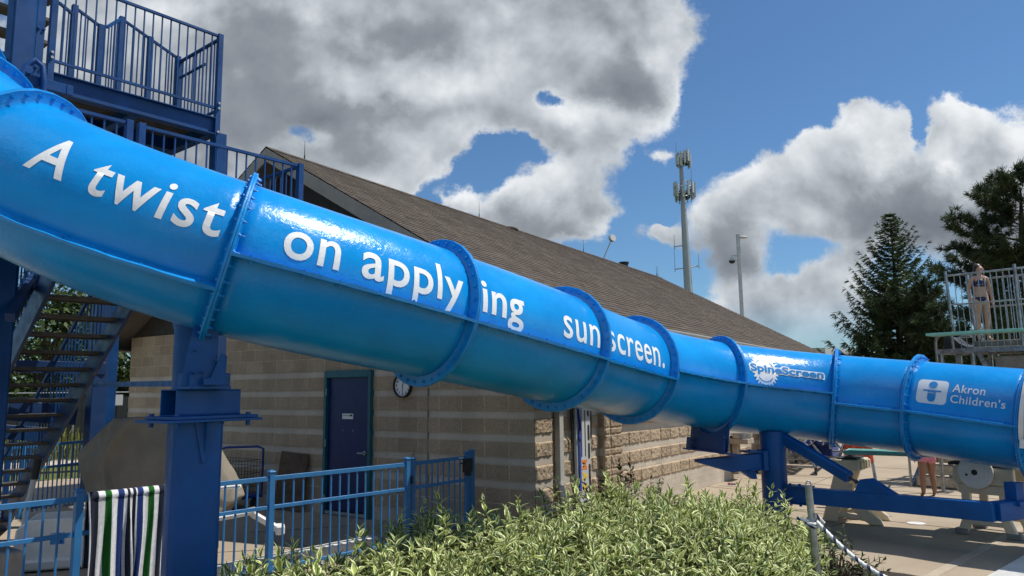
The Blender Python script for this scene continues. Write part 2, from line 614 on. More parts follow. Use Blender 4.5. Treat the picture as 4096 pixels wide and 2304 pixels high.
M['ply'] = paint('plywood', (0.10, 0.060, 0.034), 0.75, 0.35, 5)
M['bag'] = paint('black_fairing', (0.018, 0.022, 0.030), 0.5, 0.15, 6)
M['concrete_pier'] = paint('grey_concrete', (0.22, 0.21, 0.195), 0.85, 0.2, 5, None, 0.3)
M['granite'] = paint('tan_concrete', (0.36, 0.30, 0.23), 0.85, 0.2, 6, None, 0.3)
M['tank_white'] = paint('antenna_white', (0.50, 0.50, 0.48), 0.5, 0.1, 3)
M['mast'] = paint('mast_grey', (0.33, 0.345, 0.355), 0.5, 0.08, 0.6)
M['reel_blue'] = paint('reel_blue', (0.012, 0.04, 0.22), 0.4, 0.2, 10)
M['purple'] = paint('purple_rubber', (0.10, 0.05, 0.22), 0.5, 0.2, 20)
M['yellow'] = paint('ink_yellow', (0.80, 0.55, 0.02), 0.5, 0.05)
M['orange_ink'] = paint('ink_orange', (0.80, 0.22, 0.02), 0.5, 0.05)
M['board_grey'] = paint('board_grey', (0.52, 0.53, 0.52), 0.45, 0.05, 5)
M['strap'] = paint('strap_blue', (0.015, 0.045, 0.32), 0.8, 0.15, 30)


def fabric(name, c, amt=0.12, weave=320):
    mt, t = base_mat(name)
    tc = t.n('ShaderNodeTexCoord')
    v = tc.outputs['Object']
    col = mix_noise(t, v, c, amt, 3.5, 6)
    finish(t, col, 0.85, 0.0, bump(t, t.noise(v, weave, 2, 0.5), 0.25, 0.004), 0.2)
    return mt


M['tarp'] = fabric('tarp_taupe', (0.22, 0.19, 0.15))

# concrete deck: broomed, stained
mt, t = base_mat('deck_concrete')
tc = t.n('ShaderNodeTexCoord')
v = tc.outputs['Object']
col = mix_noise(t, v, (0.325, 0.262, 0.190), 0.13, 0.7, 8, 0.65)
st = t.mr(t.noise(v, 0.32, 7, 0.65, 0.8), 0.52, 0.68, 0, 0.55)
col = t.mix(st, col, (0.245, 0.185, 0.13))
sp = t.mr(t.noise(v, 130, 3, 0.6), 0.35, 0.68)
col = t.mix(t.math('MULTIPLY', sp, 0.45), col, (0.42, 0.35, 0.265))
dk = t.mr(t.noise(v, 48, 2, 0.5), 0.74, 0.78, 0, 0.7)
col = t.mix(dk, col, (0.09, 0.08, 0.07))
finish(t, col, 0.85, 0.0, bump(t, t.noise(v, 170, 3, 0.6), 0.5, 0.004), 0.25)
M['deck'] = mt
mt, t = base_mat('joint_concrete')
tc = t.n('ShaderNodeTexCoord')
col = mix_noise(t, tc.outputs['Object'], (0.375, 0.31, 0.23), 0.10, 6)
finish(t, col, 0.85)
M['joint'] = mt
M['crack'] = paint('joint_dark', (0.13, 0.11, 0.085), 0.9, 0.2, 6)
# lawn
mt, t = base_mat('lawn')
tc = t.n('ShaderNodeTexCoord')
v = tc.outputs['Object']
col = mix_noise(t, v, (0.085, 0.115, 0.028), 0.35, 1.1, 9, 0.75, (1.4, 1.1, 1.0))
finish(t, col, 0.9, 0.0, bump(t, t.noise(v, 30, 4, 0.7), 0.8, 0.03), 0.1)
M['lawn'] = mt
M['mulch'] = paint('mulch', (0.030, 0.020, 0.014), 0.95, 0.5, 30, None, 1.0, 0, 60)
M['path'] = paint('pale_path', (0.42, 0.37, 0.31), 0.9, 0.12, 2)
# block walls: uv in metres (along wall, height)


def block(name, split, plain=False):
    mt, t = base_mat(name)
    tc = t.n('ShaderNodeTexCoord')
    uvn = t.n('ShaderNodeUVMap')
    v = tc.outputs['Object']
    br = t.n('ShaderNodeTexBrick', offset=0.5 if plain else 0.0, offset_frequency=2)
    t.link(uvn.outputs[0], br.inputs['Vector'])
    br.inputs['Scale'].default_value = 1.0
    br.inputs['Brick Width'].default_value = 0.4064
    br.inputs['Row Height'].default_value = 0.2032 if (split or plain) else 0.1016
    br.inputs['Mortar Size'].default_value = 0.0075 if split else 0.004
    br.inputs['Mortar Smooth'].default_value = 0.25
    br.inputs['Bias'].default_value = 0.0
    if split:
        a, b, mo = (0.395, 0.300, 0.205), (0.490, 0.378, 0.260), (0.64, 0.50, 0.34)
    else:
        a, b, mo = (0.500, 0.430, 0.345), (0.550, 0.475, 0.380), (0.48, 0.40, 0.29)
    br.inputs['Color1'].default_value = (*a, 1)
    br.inputs['Color2'].default_value = (*b, 1)
    br.inputs['Mortar'].default_value = (*mo, 1)
    amt = 0.5 if split else 0.22
    n = t.noise(v, 60 if split else 140, 6, 0.7)
    n2 = t.noise(v, 2.0, 6, 0.6)
    k = t.mr(n, 0.28, 0.72, 1 - amt * 0.75, 1 + amt * 0.45)
    k = t.math('MULTIPLY', k, t.mr(n2, 0.3, 0.7, 0.88, 1.10))
    kk = t.n('ShaderNodeCombineXYZ', ins={0: k, 1: k, 2: k}).outputs[0]
    col = t.mix(1.0, br.outputs[0], kk, 'MULTIPLY')
    hb = t.math('MULTIPLY', t.noise(v, 42 if split else 120, 6, 0.7), 1.0 if split else 0.12)
    hb = t.math('SUBTRACT', hb, t.math('MULTIPLY', br.outputs[1], 0.6 if split else 0.5))
    finish(t, col, 0.92, 0.0, bump(t, hb, 0.75 if split else 0.5, 0.02 if split else 0.006), 0.2)
    return mt


M['split'] = block('split_face_block', True)
M['smooth'] = block('smooth_block', False)
M['split_run'] = block('split_face_block_running', True, True)
M['plain'] = block('plain_block', False, True)
M['mortar'] = paint('mortar', (0.40, 0.33, 0.24), 0.9, 0.1, 10)
# roof shingles: uv in metres
mt, t = base_mat('shingles')
uvn = t.n('ShaderNodeUVMap')
tc = t.n('ShaderNodeTexCoord')
v = tc.outputs['Object']
wv = t.vm('SCALE', t.vm('SUBTRACT', t.noise(uvn.outputs[0], 3.0, 2, 0.5, out=1), (0.5, 0.5, 0.5)))
wv.node.inputs['Scale'].default_value = 0.05
br = t.n('ShaderNodeTexBrick', offset=0.37, offset_frequency=2)
t.link(t.vm('ADD', uvn.outputs[0], wv), br.inputs['Vector'])
for k_, q in (('Scale', 1.0), ('Brick Width', 0.19), ('Row Height', 0.142), ('Mortar Size', 0.006), ('Mortar Smooth', 0.3), ('Bias', -0.1)):
    br.inputs[k_].default_value = q
br.inputs['Color1'].default_value = (0.074, 0.059, 0.047, 1)
br.inputs['Color2'].default_value = (0.122, 0.100, 0.081, 1)
br.inputs['Mortar'].default_value = (0.045, 0.035, 0.028, 1)
n = t.noise(v, 9, 7, 0.7)
k = t.mr(n, 0.3, 0.7, 0.75, 1.2)
kk = t.n('ShaderNodeCombineXYZ', ins={0: k, 1: k, 2: k}).outputs[0]
col = t.mix(1.0, br.outputs[0], kk, 'MULTIPLY')
finish(t, col, 0.9, 0.0, bump(t, t.math('ADD', t.noise(v, 120, 3, 0.6), t.math('MULTIPLY', br.outputs[1], -1.0)), 0.5, 0.012), 0.2)
M['shingle'] = mt
# variegated leaf: uv.x across (-1..1 stored as 0..1), uv.y along


def leaf_mat(name, green, margin, width, trans=0.25):
    mt, t = base_mat(name)
    uvn = t.n('ShaderNodeUVMap')
    tc = t.n('ShaderNodeTexCoord')
    s = t.n('ShaderNodeSeparateXYZ', ins={0: uvn.outputs[0]})
    ax = t.math('ABSOLUTE', t.math('MULTIPLY', t.math('SUBTRACT', s.outputs[0], 0.5), 2.0))
    nz = t.noise(tc.outputs['Object'], 55, 3, 0.6)
    e = t.math('ADD', ax, t.math('MULTIPLY', t.math('SUBTRACT', nz, 0.5), 0.55))
    f = t.mr(e, width, width + 0.12)
    gcol = mix_noise(t, tc.outputs['Object'], green, 0.35, 7, 4, 0.6, (1.25, 1.05, 0.9))
    col = t.mix(f, gcol, margin)
    geo = t.n('ShaderNodeNewGeometry')
    rnd = geo.outputs['Random Per Island']
    col = t.mix(t.mr(rnd, 0.0, 0.3, 0.6, 0.0), col, tuple(q * 0.55 for q in green))
    col = t.mix(t.mr(rnd, 0.78, 1.0, 0.0, 0.35), col, tuple(min(1, q * w) for q, w in zip(margin, (0.92, 0.98, 0.55))))
    col = t.mix(t.mr(rnd, 0.485, 0.49, 0.0, 0.8), col, (0.16, 0.09, 0.04)) if False else col
    o = t.n('ShaderNodeOutputMaterial')
    b = t.n('ShaderNodeBsdfPrincipled', ins={'Base Color': col, 'Roughness': 0.5})
    b.inputs['Specular IOR Level'].default_value = 0.3
    tr = t.n('ShaderNodeBsdfTranslucent', ins={'Color': col})
    mx = t.n('ShaderNodeMixShader', ins={0: trans, 1: b.outputs[0], 2: tr.outputs[0]})
    t.link(mx.outputs[0], o.inputs[0])
    return mt


M['leaf_var'] = leaf_mat('variegated_leaf', (0.135, 0.215, 0.035), (0.84, 0.85, 0.48), 0.52)
M['leaf_dark'] = leaf_mat('dark_leaf', (0.035, 0.060, 0.022), (0.20, 0.24, 0.12), 0.80)
M['leaf_dry'] = leaf_mat('dry_leaf', (0.16, 0.095, 0.055), (0.34, 0.25, 0.15), 0.6)


def needle(name, c, tr_=0.12):
    mt, t = base_mat(name)
    tc = t.n('ShaderNodeTexCoord')
    col = mix_noise(t, tc.outputs['Object'], c, 0.45, 0.9, 5, 0.7, (1.25, 1.1, 0.9))
    o = t.n('ShaderNodeOutputMaterial')
    b = t.n('ShaderNodeBsdfPrincipled', ins={'Base Color': col, 'Roughness': 0.6})
    b.inputs['Specular IOR Level'].default_value = 0.25
    tr = t.n('ShaderNodeBsdfTranslucent', ins={'Color': col})
    mx = t.n('ShaderNodeMixShader', ins={0: tr_, 1: b.outputs[0], 2: tr.outputs[0]})
    t.link(mx.outputs[0], o.inputs[0])
    return mt


M['spruce'] = needle('spruce_needles', (0.050, 0.082, 0.030), 0.22)
M['pine'] = needle('pine_needles', (0.040, 0.066, 0.030), 0.2)
M['oak'] = needle('broad_leaves', (0.045, 0.075, 0.022), 0.2)
M['meadow'] = needle('tall_grass', (0.16, 0.19, 0.06), 0.3)

# ------------------------------------------------------------------ the tube slide
NODES = np.array([[-5.35, 6.62, 4.80], [-4.55, 5.992, 4.082], [-3.817, 5.741, 3.595], [-2.204, 5.868, 2.954], [-0.767, 7.006, 2.624], [0.479, 8.372, 2.353],
                  [1.501, 9.749, 2.148], [2.81, 10.662, 1.94], [4.422, 10.653, 1.744], [5.259, 10.055, 1.624], [6.129, 9.146, 1.4845], [6.789, 8.406, 1.385]])
RT, RF = 0.60, 0.69


def spline(N, n):
    s = np.r_[0, np.cumsum(np.linalg.norm(np.diff(N, axis=0), axis=1))]
    m_ = len(N)
    A, B = np.zeros((m_, m_)), np.zeros((m_, 3))
    h = np.diff(s)
    A[0, 0] = A[-1, -1] = 1
    A[0, 1] = A[-1, -2] = -1
    for i in range(1, m_ - 1):
        A[i, i - 1], A[i, i], A[i, i + 1] = h[i - 1], 2 * (h[i - 1] + h[i]), h[i]
        B[i] = 6 * ((N[i + 1] - N[i]) / h[i] - (N[i] - N[i - 1]) / h[i - 1])
    Q = np.linalg.solve(A, B)
    P, T = [], []
    for i in range(m_ - 1):
        for k in range(n + (i == m_ - 2)):
            x = k / n * h[i]
            a = h[i] - x
            P.append(Q[i] * a**3 / (6 * h[i]) + Q[i + 1] * x**3 / (6 * h[i]) + (N[i] / h[i] - Q[i] * h[i] / 6) * a + (N[i + 1] / h[i] - Q[i + 1] * h[i] / 6) * x)
            d = -Q[i] * a**2 / (2 * h[i]) + Q[i + 1] * x**2 / (2 * h[i]) - (N[i] / h[i] - Q[i] * h[i] / 6) + (N[i + 1] / h[i] - Q[i + 1] * h[i] / 6)
            T.append(un(d))
    return np.array(P), np.array(T)


NS = 40
# the surveyed arc length starts at the second node: keep that origin
TP0, TT0 = spline(NODES[1:], NS)
S0 = np.r_[0, np.cumsum(np.linalg.norm(np.diff(TP0, axis=0), axis=1))]
TPu, TTu = spline(NODES[:4], NS)
up_n = NS                                           # samples of the extra first span
su = np.r_[0, np.cumsum(np.linalg.norm(np.diff(TPu[:up_n + 1], axis=0), axis=1))]
SS = np.r_[su[:-1] - su[-1], S0]
TP = np.vstack([TPu[:up_n], TP0])
TT = np.vstack([TTu[:up_n], TT0])
NODE_S = [SS[i * NS] for i in range(len(NODES))]


def frame(s):
    p = np.array([np.interp(s, SS, TP[:, k]) for k in range(3)])
    T_ = un([np.interp(s, SS, TT[:, k]) for k in range(3)])
    N_ = un(np.cross(T_, (0, 0, 1)))
    return p, T_, N_, np.cross(N_, T_)


def tmap(s, phi, r):               # arc length, degrees above the camera-side horizontal, radius
    p, T_, N_, B_ = frame(s)
    a = R(phi)
    return p + r * (math.cos(a) * N_ + math.sin(a) * B_)


slide = thing('water_slide', 'long glossy blue tube slide with white lettering winding down across the picture', 'water slide', frame(5.0)[0] - np.array([0, 0, RT]))
SEAM = [(-21, -21), (-20, -21), (-20.5, -30), (-7.2, -11.5), (-11.4, -12.2), (-13, -11.6), (-2.3, 1.7), (1.4, 6.4), (-4.5, -1.8), (-1.6, -3.6), (-3.6, -4)]
NPH = 72
rng = random.Random(4)
SECT = []
for i in range(len(NODES) - 1):
    sa, sb = NODE_S[i], NODE_S[i + 1]
    nseg = max(6, int((sb - sa) / 0.09))
    b = MB()
    vs, fs = [], []
    for j in range(nseg + 1):
        s = sa + (sb - sa) * j / nseg
        p, T_, N_, B_ = frame(s)
        for k in range(NPH):
            a = 2 * math.pi * k / NPH
            vs.append(p + RT * (math.cos(a) * N_ + math.sin(a) * B_))
    for j in range(nseg):
        for k in range(NPH):
            k2 = (k + 1) % NPH
            fs.append((j * NPH + k, j * NPH + k2, (j + 1) * NPH + k2, (j + 1) * NPH + k))
    b.add(vs, [tuple(reversed(f)) for f in fs])
    o = b.build('tube_section', M['tube'], slide, smooth=180, solid=0.012)
    SECT.append(o)
    # long seam lips, both sides
    b = MB()
    pa, pb = SEAM[i]
    for side_ in (0, 1):
        rings = []
        for j in range(nseg + 1):
            f = j / nseg
            s = sa + (sb - sa) * f
            phi = pa + (pb - pa) * f
            if side_:
                phi = 180 - phi
            w = 0.0125 + 0.0022 * math.sin(j * 2.1 + i)
            da = math.degrees(w / 0.63)
            ro = 0.697 + 0.003 * math.sin(j * 1.3 + i * 2)
            rings += [tmap(s, phi - da, RT - 0.004), tmap(s, phi - da, ro), tmap(s, phi + da, ro), tmap(s, phi + da, RT - 0.004)]
        fs = []
        for j in range(nseg):
            for k in range(4):
                k2 = (k + 1) % 4
                fs.append((j * 4 + k, (j + 1) * 4 + k, (j + 1) * 4 + k2, j * 4 + k2))
        fs += [(0, 1, 2, 3), tuple(nseg * 4 + k for k in (3, 2, 1, 0))]
        if side_:
            fs = [tuple(reversed(f)) for f in fs]
        b.add(rings, fs)
        # lip bolts
        nb = max(3, int((sb - sa) / 0.235))
        for j in range(nb):
            f = (j + 0.5 + rng.uniform(-.12, .12)) / nb
            s = sa + (sb - sa) * f
            phi = pa + (pb - pa) * f
            if side_:
                phi = 180 - phi
            p, T_, N_, B_ = frame(s)
            a = R(phi)
            rad = math.cos(a) * N_ + math.sin(a) * B_
            tan = (-math.sin(a) * N_ + math.cos(a) * B_) * (-1 if side_ else 1)
            c = p + 0.652 * rad
            b.cyl(c + tan * 0.012, c + tan * 0.018, 0.021, 12)
            b.cyl(c + tan * 0.018, c + tan * 0.027, 0.011, 6)
            b.cyl(c - tan * 0.013, c - tan * 0.034, 0.009, 6)
    b.build('seam_lip', M['flange'], o, smooth=35)
    # the bolted ring at the section's upstream end
    s = sa + 0.0
    p, T_, N_, B_ = frame(s)
    b = MB()
    prof = [(RT - 0.012, -0.021), (RF - 0.006, -0.020), (RF, -0.015), (RF, -0.0035), (RF - 0.005, 0.0), (RF, 0.0035), (RF, 0.015), (RF - 0.006, 0.020), (RT + 0.020, 0.022), (RT - 0.012, 0.040)]
    prof[0] = (RT - 0.012, -0.040)
    prof.insert(1, (RT + 0.020, -0.022))
    nf = 96
    vs, fs = [], []
    for k in range(nf):
        a = 2 * math.pi * k / nf
        rad = math.cos(a) * N_ + math.sin(a) * B_
        for r_, x in prof:
            vs.append(p + (r_ + 0.0018 * math.sin(k * 1.9 + i)) * rad + x * T_)
    L = len(prof)
    for k in range(nf):
        k2 = (k + 1) % nf
        for q in range(L - 1):
            fs.append((k * L + q, k2 * L + q, k2 * L + q + 1, k * L + q + 1))
    b.add(vs, fs)
    nbolt = 36
    for k in range(nbolt):
        a = 2 * math.pi * (k + 0.5) / nbolt + rng.uniform(-.015, .015)
        rad = math.cos(a) * N_ + math.sin(a) * B_
        c = p + 0.650 * rad
        for sg in (-1, 1):
            b.cyl(c + sg * 0.020 * T_, c + sg * 0.0255 * T_, 0.0185, 12)
            b.cyl(c + sg * 0.0255 * T_, c + sg * 0.037 * T_, 0.0105, 6)
            if sg > 0:
                b.cyl(c + 0.037 * T_, c + (0.047 + rng.uniform(0, .022)) * T_, 0.0055, 6)
    b.build('flange', M['flange'], o, smooth=35)

# the cream half shell where the tube enters the last stage, at the right edge
b = MB()
sa = NODE_S[10] + 0.05
vs, fs = [], []
J, K = 10, 26
for j in range(J + 1):
    s = sa + (NODE_S[11] - sa - 0.01) * j / J
    for k in range(K + 1):
        vs.append(tmap(s, -14 + 208 * k / K, 0.725))
for j in range(J):
    for k in range(K):
        a = j * (K + 1) + k
        fs.append((a, a + K + 1, a + K + 2, a + 1))
b.add(vs, fs)
shell = b.build('entry_shell', M['cream_shell'], slide, smooth=180, solid=0.02)
b = MB()
for (ra, rb, x0, x1) in ((0.62, 0.735, -0.012, 0.03),):
    vs, fs = [], []
    for k in range(K + 1):
        p, T_, N_, B_ = frame(sa)
        a = R(-14 + 208 * k / K)
        rad = math.cos(a) * N_ + math.sin(a) * B_
        vs += [p + ra * rad + x0 * T_, p + rb * rad + x0 * T_, p + rb * rad + x1 * T_, p + ra * rad + x1 * T_]
    for k in range(K):
        for q in range(4):
            q2 = (q + 1) % 4
            fs.append((k * 4 + q, (k + 1) * 4 + q, (k + 1) * 4 + q2, k * 4 + q2))
    fs += [(0, 1, 2, 3), tuple(K * 4 + q for q in (3, 2, 1, 0))]
    b.add(vs, fs)
for sgn, ph in ((1, -14),):
    q0, q1 = tmap(sa, ph, 0.70), tmap(NODE_S[11] - 0.02, ph, 0.70)
    b.beam(q0 - np.array([0, 0, .05]), q1 - np.array([0, 0, .05]), 0.12, 0.10)
b.build('rim', M['white_plastic'], shell, smooth=40)

# ------------------------------------------------------------------ lettering
def text_bm(body, offset=0.0, res=5, space=1.0):
    cu = bpy.data.curves.new('lettering', 'FONT')
    cu.body = body
    cu.size = 1.0
    cu.offset = offset
    cu.space_character = space
    cu.resolution_u = res
    o = bpy.data.objects.new('lettering', cu)
    COL.objects.link(o)
    dg = bpy.context.evaluated_depsgraph_get()
    me = bpy.data.meshes.new_from_object(o.evaluated_get(dg))
    bm = bmesh.new()
    bm.from_mesh(me)
    bpy.data.objects.remove(o)
    bpy.data.curves.remove(cu)
    bpy.data.meshes.remove(me)
    bmesh.ops.remove_doubles(bm, verts=bm.verts, dist=1e-5)
    return bm


def bounds(bm):
    xs = [v_.co.x for v_ in bm.verts]
    ys = [v_.co.y for v_ in bm.verts]
    return min(xs), max(xs), min(ys), max(ys)


def metric(ch, off):
    bm = text_bm(ch, off)
    b_ = bounds(bm)
    bm.free()
    return b_


def dice(bm, step):
    x0, x1, y0, y1 = bounds(bm)
    for ax, a, c in ((0, x0, x1), (1, y0, y1)):
        q = math.floor(a / step) * step + step
        while q < c:
            no = (1, 0, 0) if ax == 0 else (0, 1, 0)
            co = (q, 0, 0) if ax == 0 else (0, q, 0)
            bmesh.ops.bisect_plane(bm, geom=bm.verts[:] + bm.edges[:] + bm.faces[:], plane_co=co, plane_no=no, dist=1e-6)
            q += step


def to_obj(bm, fn, name, mat, parent):
    """map (x, y) of a flat shape through fn and link it"""
    me = bpy.data.meshes.new(name)
    org = WPOS[parent]
    for v_ in bm.verts:
        v_.co = Vector(tuple(fn(v_.co.x, v_.co.y) - org))
    bmesh.ops.recalc_face_normals(bm, faces=bm.faces)
    bm.to_mesh(me)
    bm.free()
    me.materials.append(mat)
    me.shade_smooth()
    o = bpy.data.objects.new(name, me)
    COL.objects.link(o)
    o.parent = parent
    WPOS[o] = org
    return o


def word(body, s0, s1, base0, base1, xh_deg, parent, mat, off=0.022, r=RT + 0.003, cap=False, slant=0.0, name='lettering', space=1.06):
    """write a word on the tube between arc lengths s0..s1 with its baseline at base0..base1 degrees"""
    bm = text_bm(body, off, 5, space)
    x0, x1, _, _ = bounds(bm)
    ref = metric('H' if cap else 'x', off)
    yb, yt = ref[2], ref[3]
    ky = R(xh_deg) * RT / (yt - yb)
    kx = (s1 - s0) / (x1 - x0)
    for v_ in bm.verts:
        v_.co.x = (v_.co.x - x0) * kx
        v_.co.y = (v_.co.y - yb) * ky
    dice(bm, 0.035)

    def fn(x, y):
        f = x / (s1 - s0)
        return tmap(s0 + x + slant * y, base0 + (base1 - base0) * f + math.degrees(y / RT), r)
    return to_obj(bm, fn, name, mat, parent)


VN = M['vinyl']
word('A', 1.425, 1.685, 10.2, 8.4, 30.5, SECT[2], VN, 0.016, cap=True)
word('twist', 1.812, 2.600, 6.6, 0.9, 20.6, SECT[2], VN, 0.011, space=1.10)
word('on', 2.953, 3.325, 0.0, -0.1, 20.8, SECT[3], VN, 0.012)
word('apply', 3.487, 4.446, 0.1, -1.6, 20.8, SECT[3], VN, 0.012)
word('ing', 4.672, 5.197, -1.5, -1.9, 20.6, SECT[4], VN, 0.018)
word('sun', 5.756, 6.352, -2.8, -3.6, 21.2, SECT[4], VN, 0.007)
word('screen.', 6.510, 7.925, -2.6, -3.2, 21.2, SECT[5], VN, 0.007)


def shape_bm(polys):
    bm = bmesh.new()
    for p in polys:
        vs = [bm.verts.new((x, y, 0)) for x, y in p]
        bm.faces.new(vs)
    bmesh.ops.triangulate(bm, faces=bm.faces[:])
    return bm


# sun badge with smile and the two-tone name
SC_S, SC_A = 10.222, R(24.2) * RT                  # badge centre: arc length and height round the tube
tmapa = lambda r: (lambda x, y: tmap(x, math.degrees(y / RT), r))


def sunpos(x, y):
    return SC_S + x, SC_A + y


spk = []
ns = 26
for k in range(ns * 2):
    a = math.pi * k / ns
    r_ = 0.250 if k % 2 == 0 else 0.195
    spk.append((SC_S + r_ * math.cos(a), SC_A + r_ * math.sin(a)))
bm = shape_bm([spk[i:i + 2] + [spk[(i + 2) % len(spk)]] + [(SC_S, SC_A)] for i in range(1, len(spk), 2)])
bmesh.ops.remove_doubles(bm, verts=bm.verts, dist=1e-5)
dice(bm, 0.035)
badge = to_obj(bm, tmapa(RT + 0.003), 'sun_badge', VN, SECT[7])
# white backing that follows the name
bt = text_bm('SpineScreen', 0.115, 4)
off_b = 0.03
f0 = text_bm('SpineScreen', off_b)
bx0, bx1, _, _ = bounds(f0)
cap_h = metric('H', off_b)
kx, ky = (11.245 - 9.962) / (bx1 - bx0), R(10.6) * RT / (cap_h[3] - cap_h[2])


def namefn(r):
    def fn(x, y):
        X = (x - bx0) * kx
        return tmap(9.962 + X, 20.7 + 3.0 * X / 1.283 + math.degrees((y - cap_h[2]) * ky / RT), r)
    return fn


bmesh.ops.triangulate(bt, faces=bt.faces[:])
dice(bt, 0.12)
to_obj(bt, namefn(RT + 0.0045), 'name_backing', VN, SECT[7])
# fill the small gaps of the backing with a plain bar
bm = bmesh.new()
q = 24
row = []
for k in range(q + 1):
    X = bx0 + 0.02 + (bx1 - bx0 - 0.04) * k / q
    row.append((bm.verts.new((X, cap_h[2] - 0.02, 0)), bm.verts.new((X, cap_h[2] + 0.60, 0))))
for k in range(q):
    bm.faces.new((row[k][0], row[k + 1][0], row[k + 1][1], row[k][1]))
to_obj(bm, namefn(RT + 0.0042), 'name_backing', VN, SECT[7])
dice(f0, 0.12)
to_obj(f0, namefn(RT + 0.0075), 'lettering', M['vinyl_blue'], SECT[7])


def arc_poly(cx, cy, r_, a0, a1, w, n=16):
    P_ = []
    for k in range(n):
        a, b_ = R(a0 + (a1 - a0) * k / n), R(a0 + (a1 - a0) * (k + 1) / n)
        P_.append([(cx + (r_ - w) * math.cos(a), cy + (r_ - w) * math.sin(a)), (cx + (r_ + w) * math.cos(a), cy + (r_ + w) * math.sin(a)),
                   (cx + (r_ + w) * math.cos(b_), cy + (r_ + w) * math.sin(b_)), (cx + (r_ - w) * math.cos(b_), cy + (r_ - w) * math.sin(b_))])
    return P_


for a0_, a1_, w_ in ((222, 322, .0065), (100, 140, .006), (22, 50, .006)):
    to_obj(shape_bm(arc_poly(SC_S, SC_A, 0.165, a0_, a1_, w_)), tmapa(RT + 0.0075), 'sun_face_line', M['vinyl_blue'], SECT[7])

# hospital mark: rounded square with a little figure, and two lines of words
x0, x1, y0, y1 = 12.622, 12.978, R(9.5) * RT, R(39.5) * RT
rr = 0.052
poly = []
for cx, cy, a0 in ((x1 - rr, y0 + rr, -90), (x1 - rr, y1 - rr, 0), (x0 + rr, y1 - rr, 90), (x0 + rr, y0 + rr, 180)):
    for k in range(7):
        a = R(a0 + 15 * k)
        poly.append((cx + rr * math.cos(a), cy + rr * math.sin(a)))
bm = shape_bm([poly])
dice(bm, 0.035)
mark = to_obj(bm, tmapa(RT + 0.003), 'emblem', M['vinyl_grey'], SECT[9])
mx_, hy = 12.802, R(32.8) * RT
head = [(mx_ + 0.050 * math.cos(2 * math.pi * k / 24), hy + 0.050 * math.sin(2 * math.pi * k / 24)) for k in range(24)]
ay = hy - 0.070
arms = [(mx_ - 0.105, ay), (mx_ + 0.105, ay), (mx_ + 0.105, ay - 0.022), (mx_ + 0.052, ay - 0.022), (mx_ + 0.052, ay - 0.034), (mx_ - 0.052, ay - 0.034), (mx_ - 0.052, ay - 0.022), (mx_ - 0.105, ay - 0.022)]
bt_ = ay - 0.042
body = [(mx_ + 0.048, bt_), (mx_ - 0.048, bt_)] + [(mx_ + 0.048 * math.cos(R(a)), bt_ - 0.060 + 0.048 * math.sin(R(a))) for a in range(180, 361, 15)]
bm = shape_bm([head, arms, body])
dice(bm, 0.04)
to_obj(bm, tmapa(RT + 0.006), 'emblem_figure', M['vinyl_blue'], SECT[9])
word('Akron', 13.028, 13.388, 26.4, 25.9, 10.3, SECT[9], M['vinyl_grey'], 0.010, cap=True)
word("Children's", 13.022, 13.616, 13.4, 12.8, 9.3, SECT[9], M['vinyl_grey'], 0.010, cap=True)

# ------------------------------------------------------------------ slide supports
UH = R(35.06)
U = np.array([math.sin(UH), math.cos(UH), 0.0])      # along the building's long side
V = np.array([-math.cos(UH), math.sin(UH), 0.0])     # along its door wall, away to the left
Z = np.array([0, 0, 1.0])
CN = np.array([0.2785, 10.1517, 0.0])                # building corner on the ground


def BW(u, v, z=0.0):
    return CN + U * u + V * v + Z * z


def rot_axes(deg):                                   # heading measured from +X
    a = R(deg)
    return np.array([math.cos(a), math.sin(a), 0]), np.array([-math.sin(a), math.cos(a), 0])


sc_c = np.array([-2.45, 5.97, 0.0])
post = thing('support_column', 'square dark blue steel column in front of the striped towel, carrying the slide', 'column', sc_c)
ax, ay_ = rot_axes(31.5)
b = MB()
rr = 0.045
poly = []
for cx, cy, a0 in ((.178 - rr, -.178 + rr, -90), (.178 - rr, .178 - rr, 0), (-.178 + rr, .178 - rr, 90), (-.178 + rr, -.178 + rr, 180)):
    for k in range(5):
        a = R(a0 + 22.5 * k)
        poly.append((cx + rr * math.cos(a), cy + rr * math.sin(a)))
b.prism(poly, sc_c + Z * 0.02, ax, ay_, Z * 1.67)
b.build('shaft', M['navy_dark'], post, smooth=30)
b = MB()
b.box(sc_c + Z * 0.01, ax, ay_, Z, (0.30, 0.30, 0.011))
b.build('base_plate', M['navy_dark'], post)
b = MB()
g0 = sc_c - ay_ * 0.182
b.prism([(-0.07, 0), (0.07, 0), (0.012, -0.30), (-0.012, -0.30)], g0 + ax * 0.04 + Z * 1.69, ax, Z, -ay_ * 0.02)
b.prism([(0, 0), (0.11, 0), (0, -0.30)], g0 + ax * 0.04 + Z * 1.69, -ay_, Z, ax * 0.012)
b.build('gusset', M['navy_dark'], post, bevel=0.002)
bc = np.array([-2.40, 5.95, 0.0])
b = MB()
b.box(bc + Z * 1.703, U, V, Z, (0.40, 0.22, 0.010))
b.box(bc + Z * 1.727 + U * 0.02, U, V, Z, (0.36, 0.19, 0.012))
b.build('cap_plate', M['navy_dark'], post, bevel=0.002)
b = MB()
for sx in (-0.30, 0.30):
    for sy in (-0.17, 0.17):
        p = bc + U * sx + V * sy
        b.cyl(p + Z * 1.655, p + Z * 1.692, 0.017, 6)
        b.cyl(p + Z * 1.740, p + Z * 1.757, 0.019, 6)
b.build('bolt', M['navy_dark'], post)
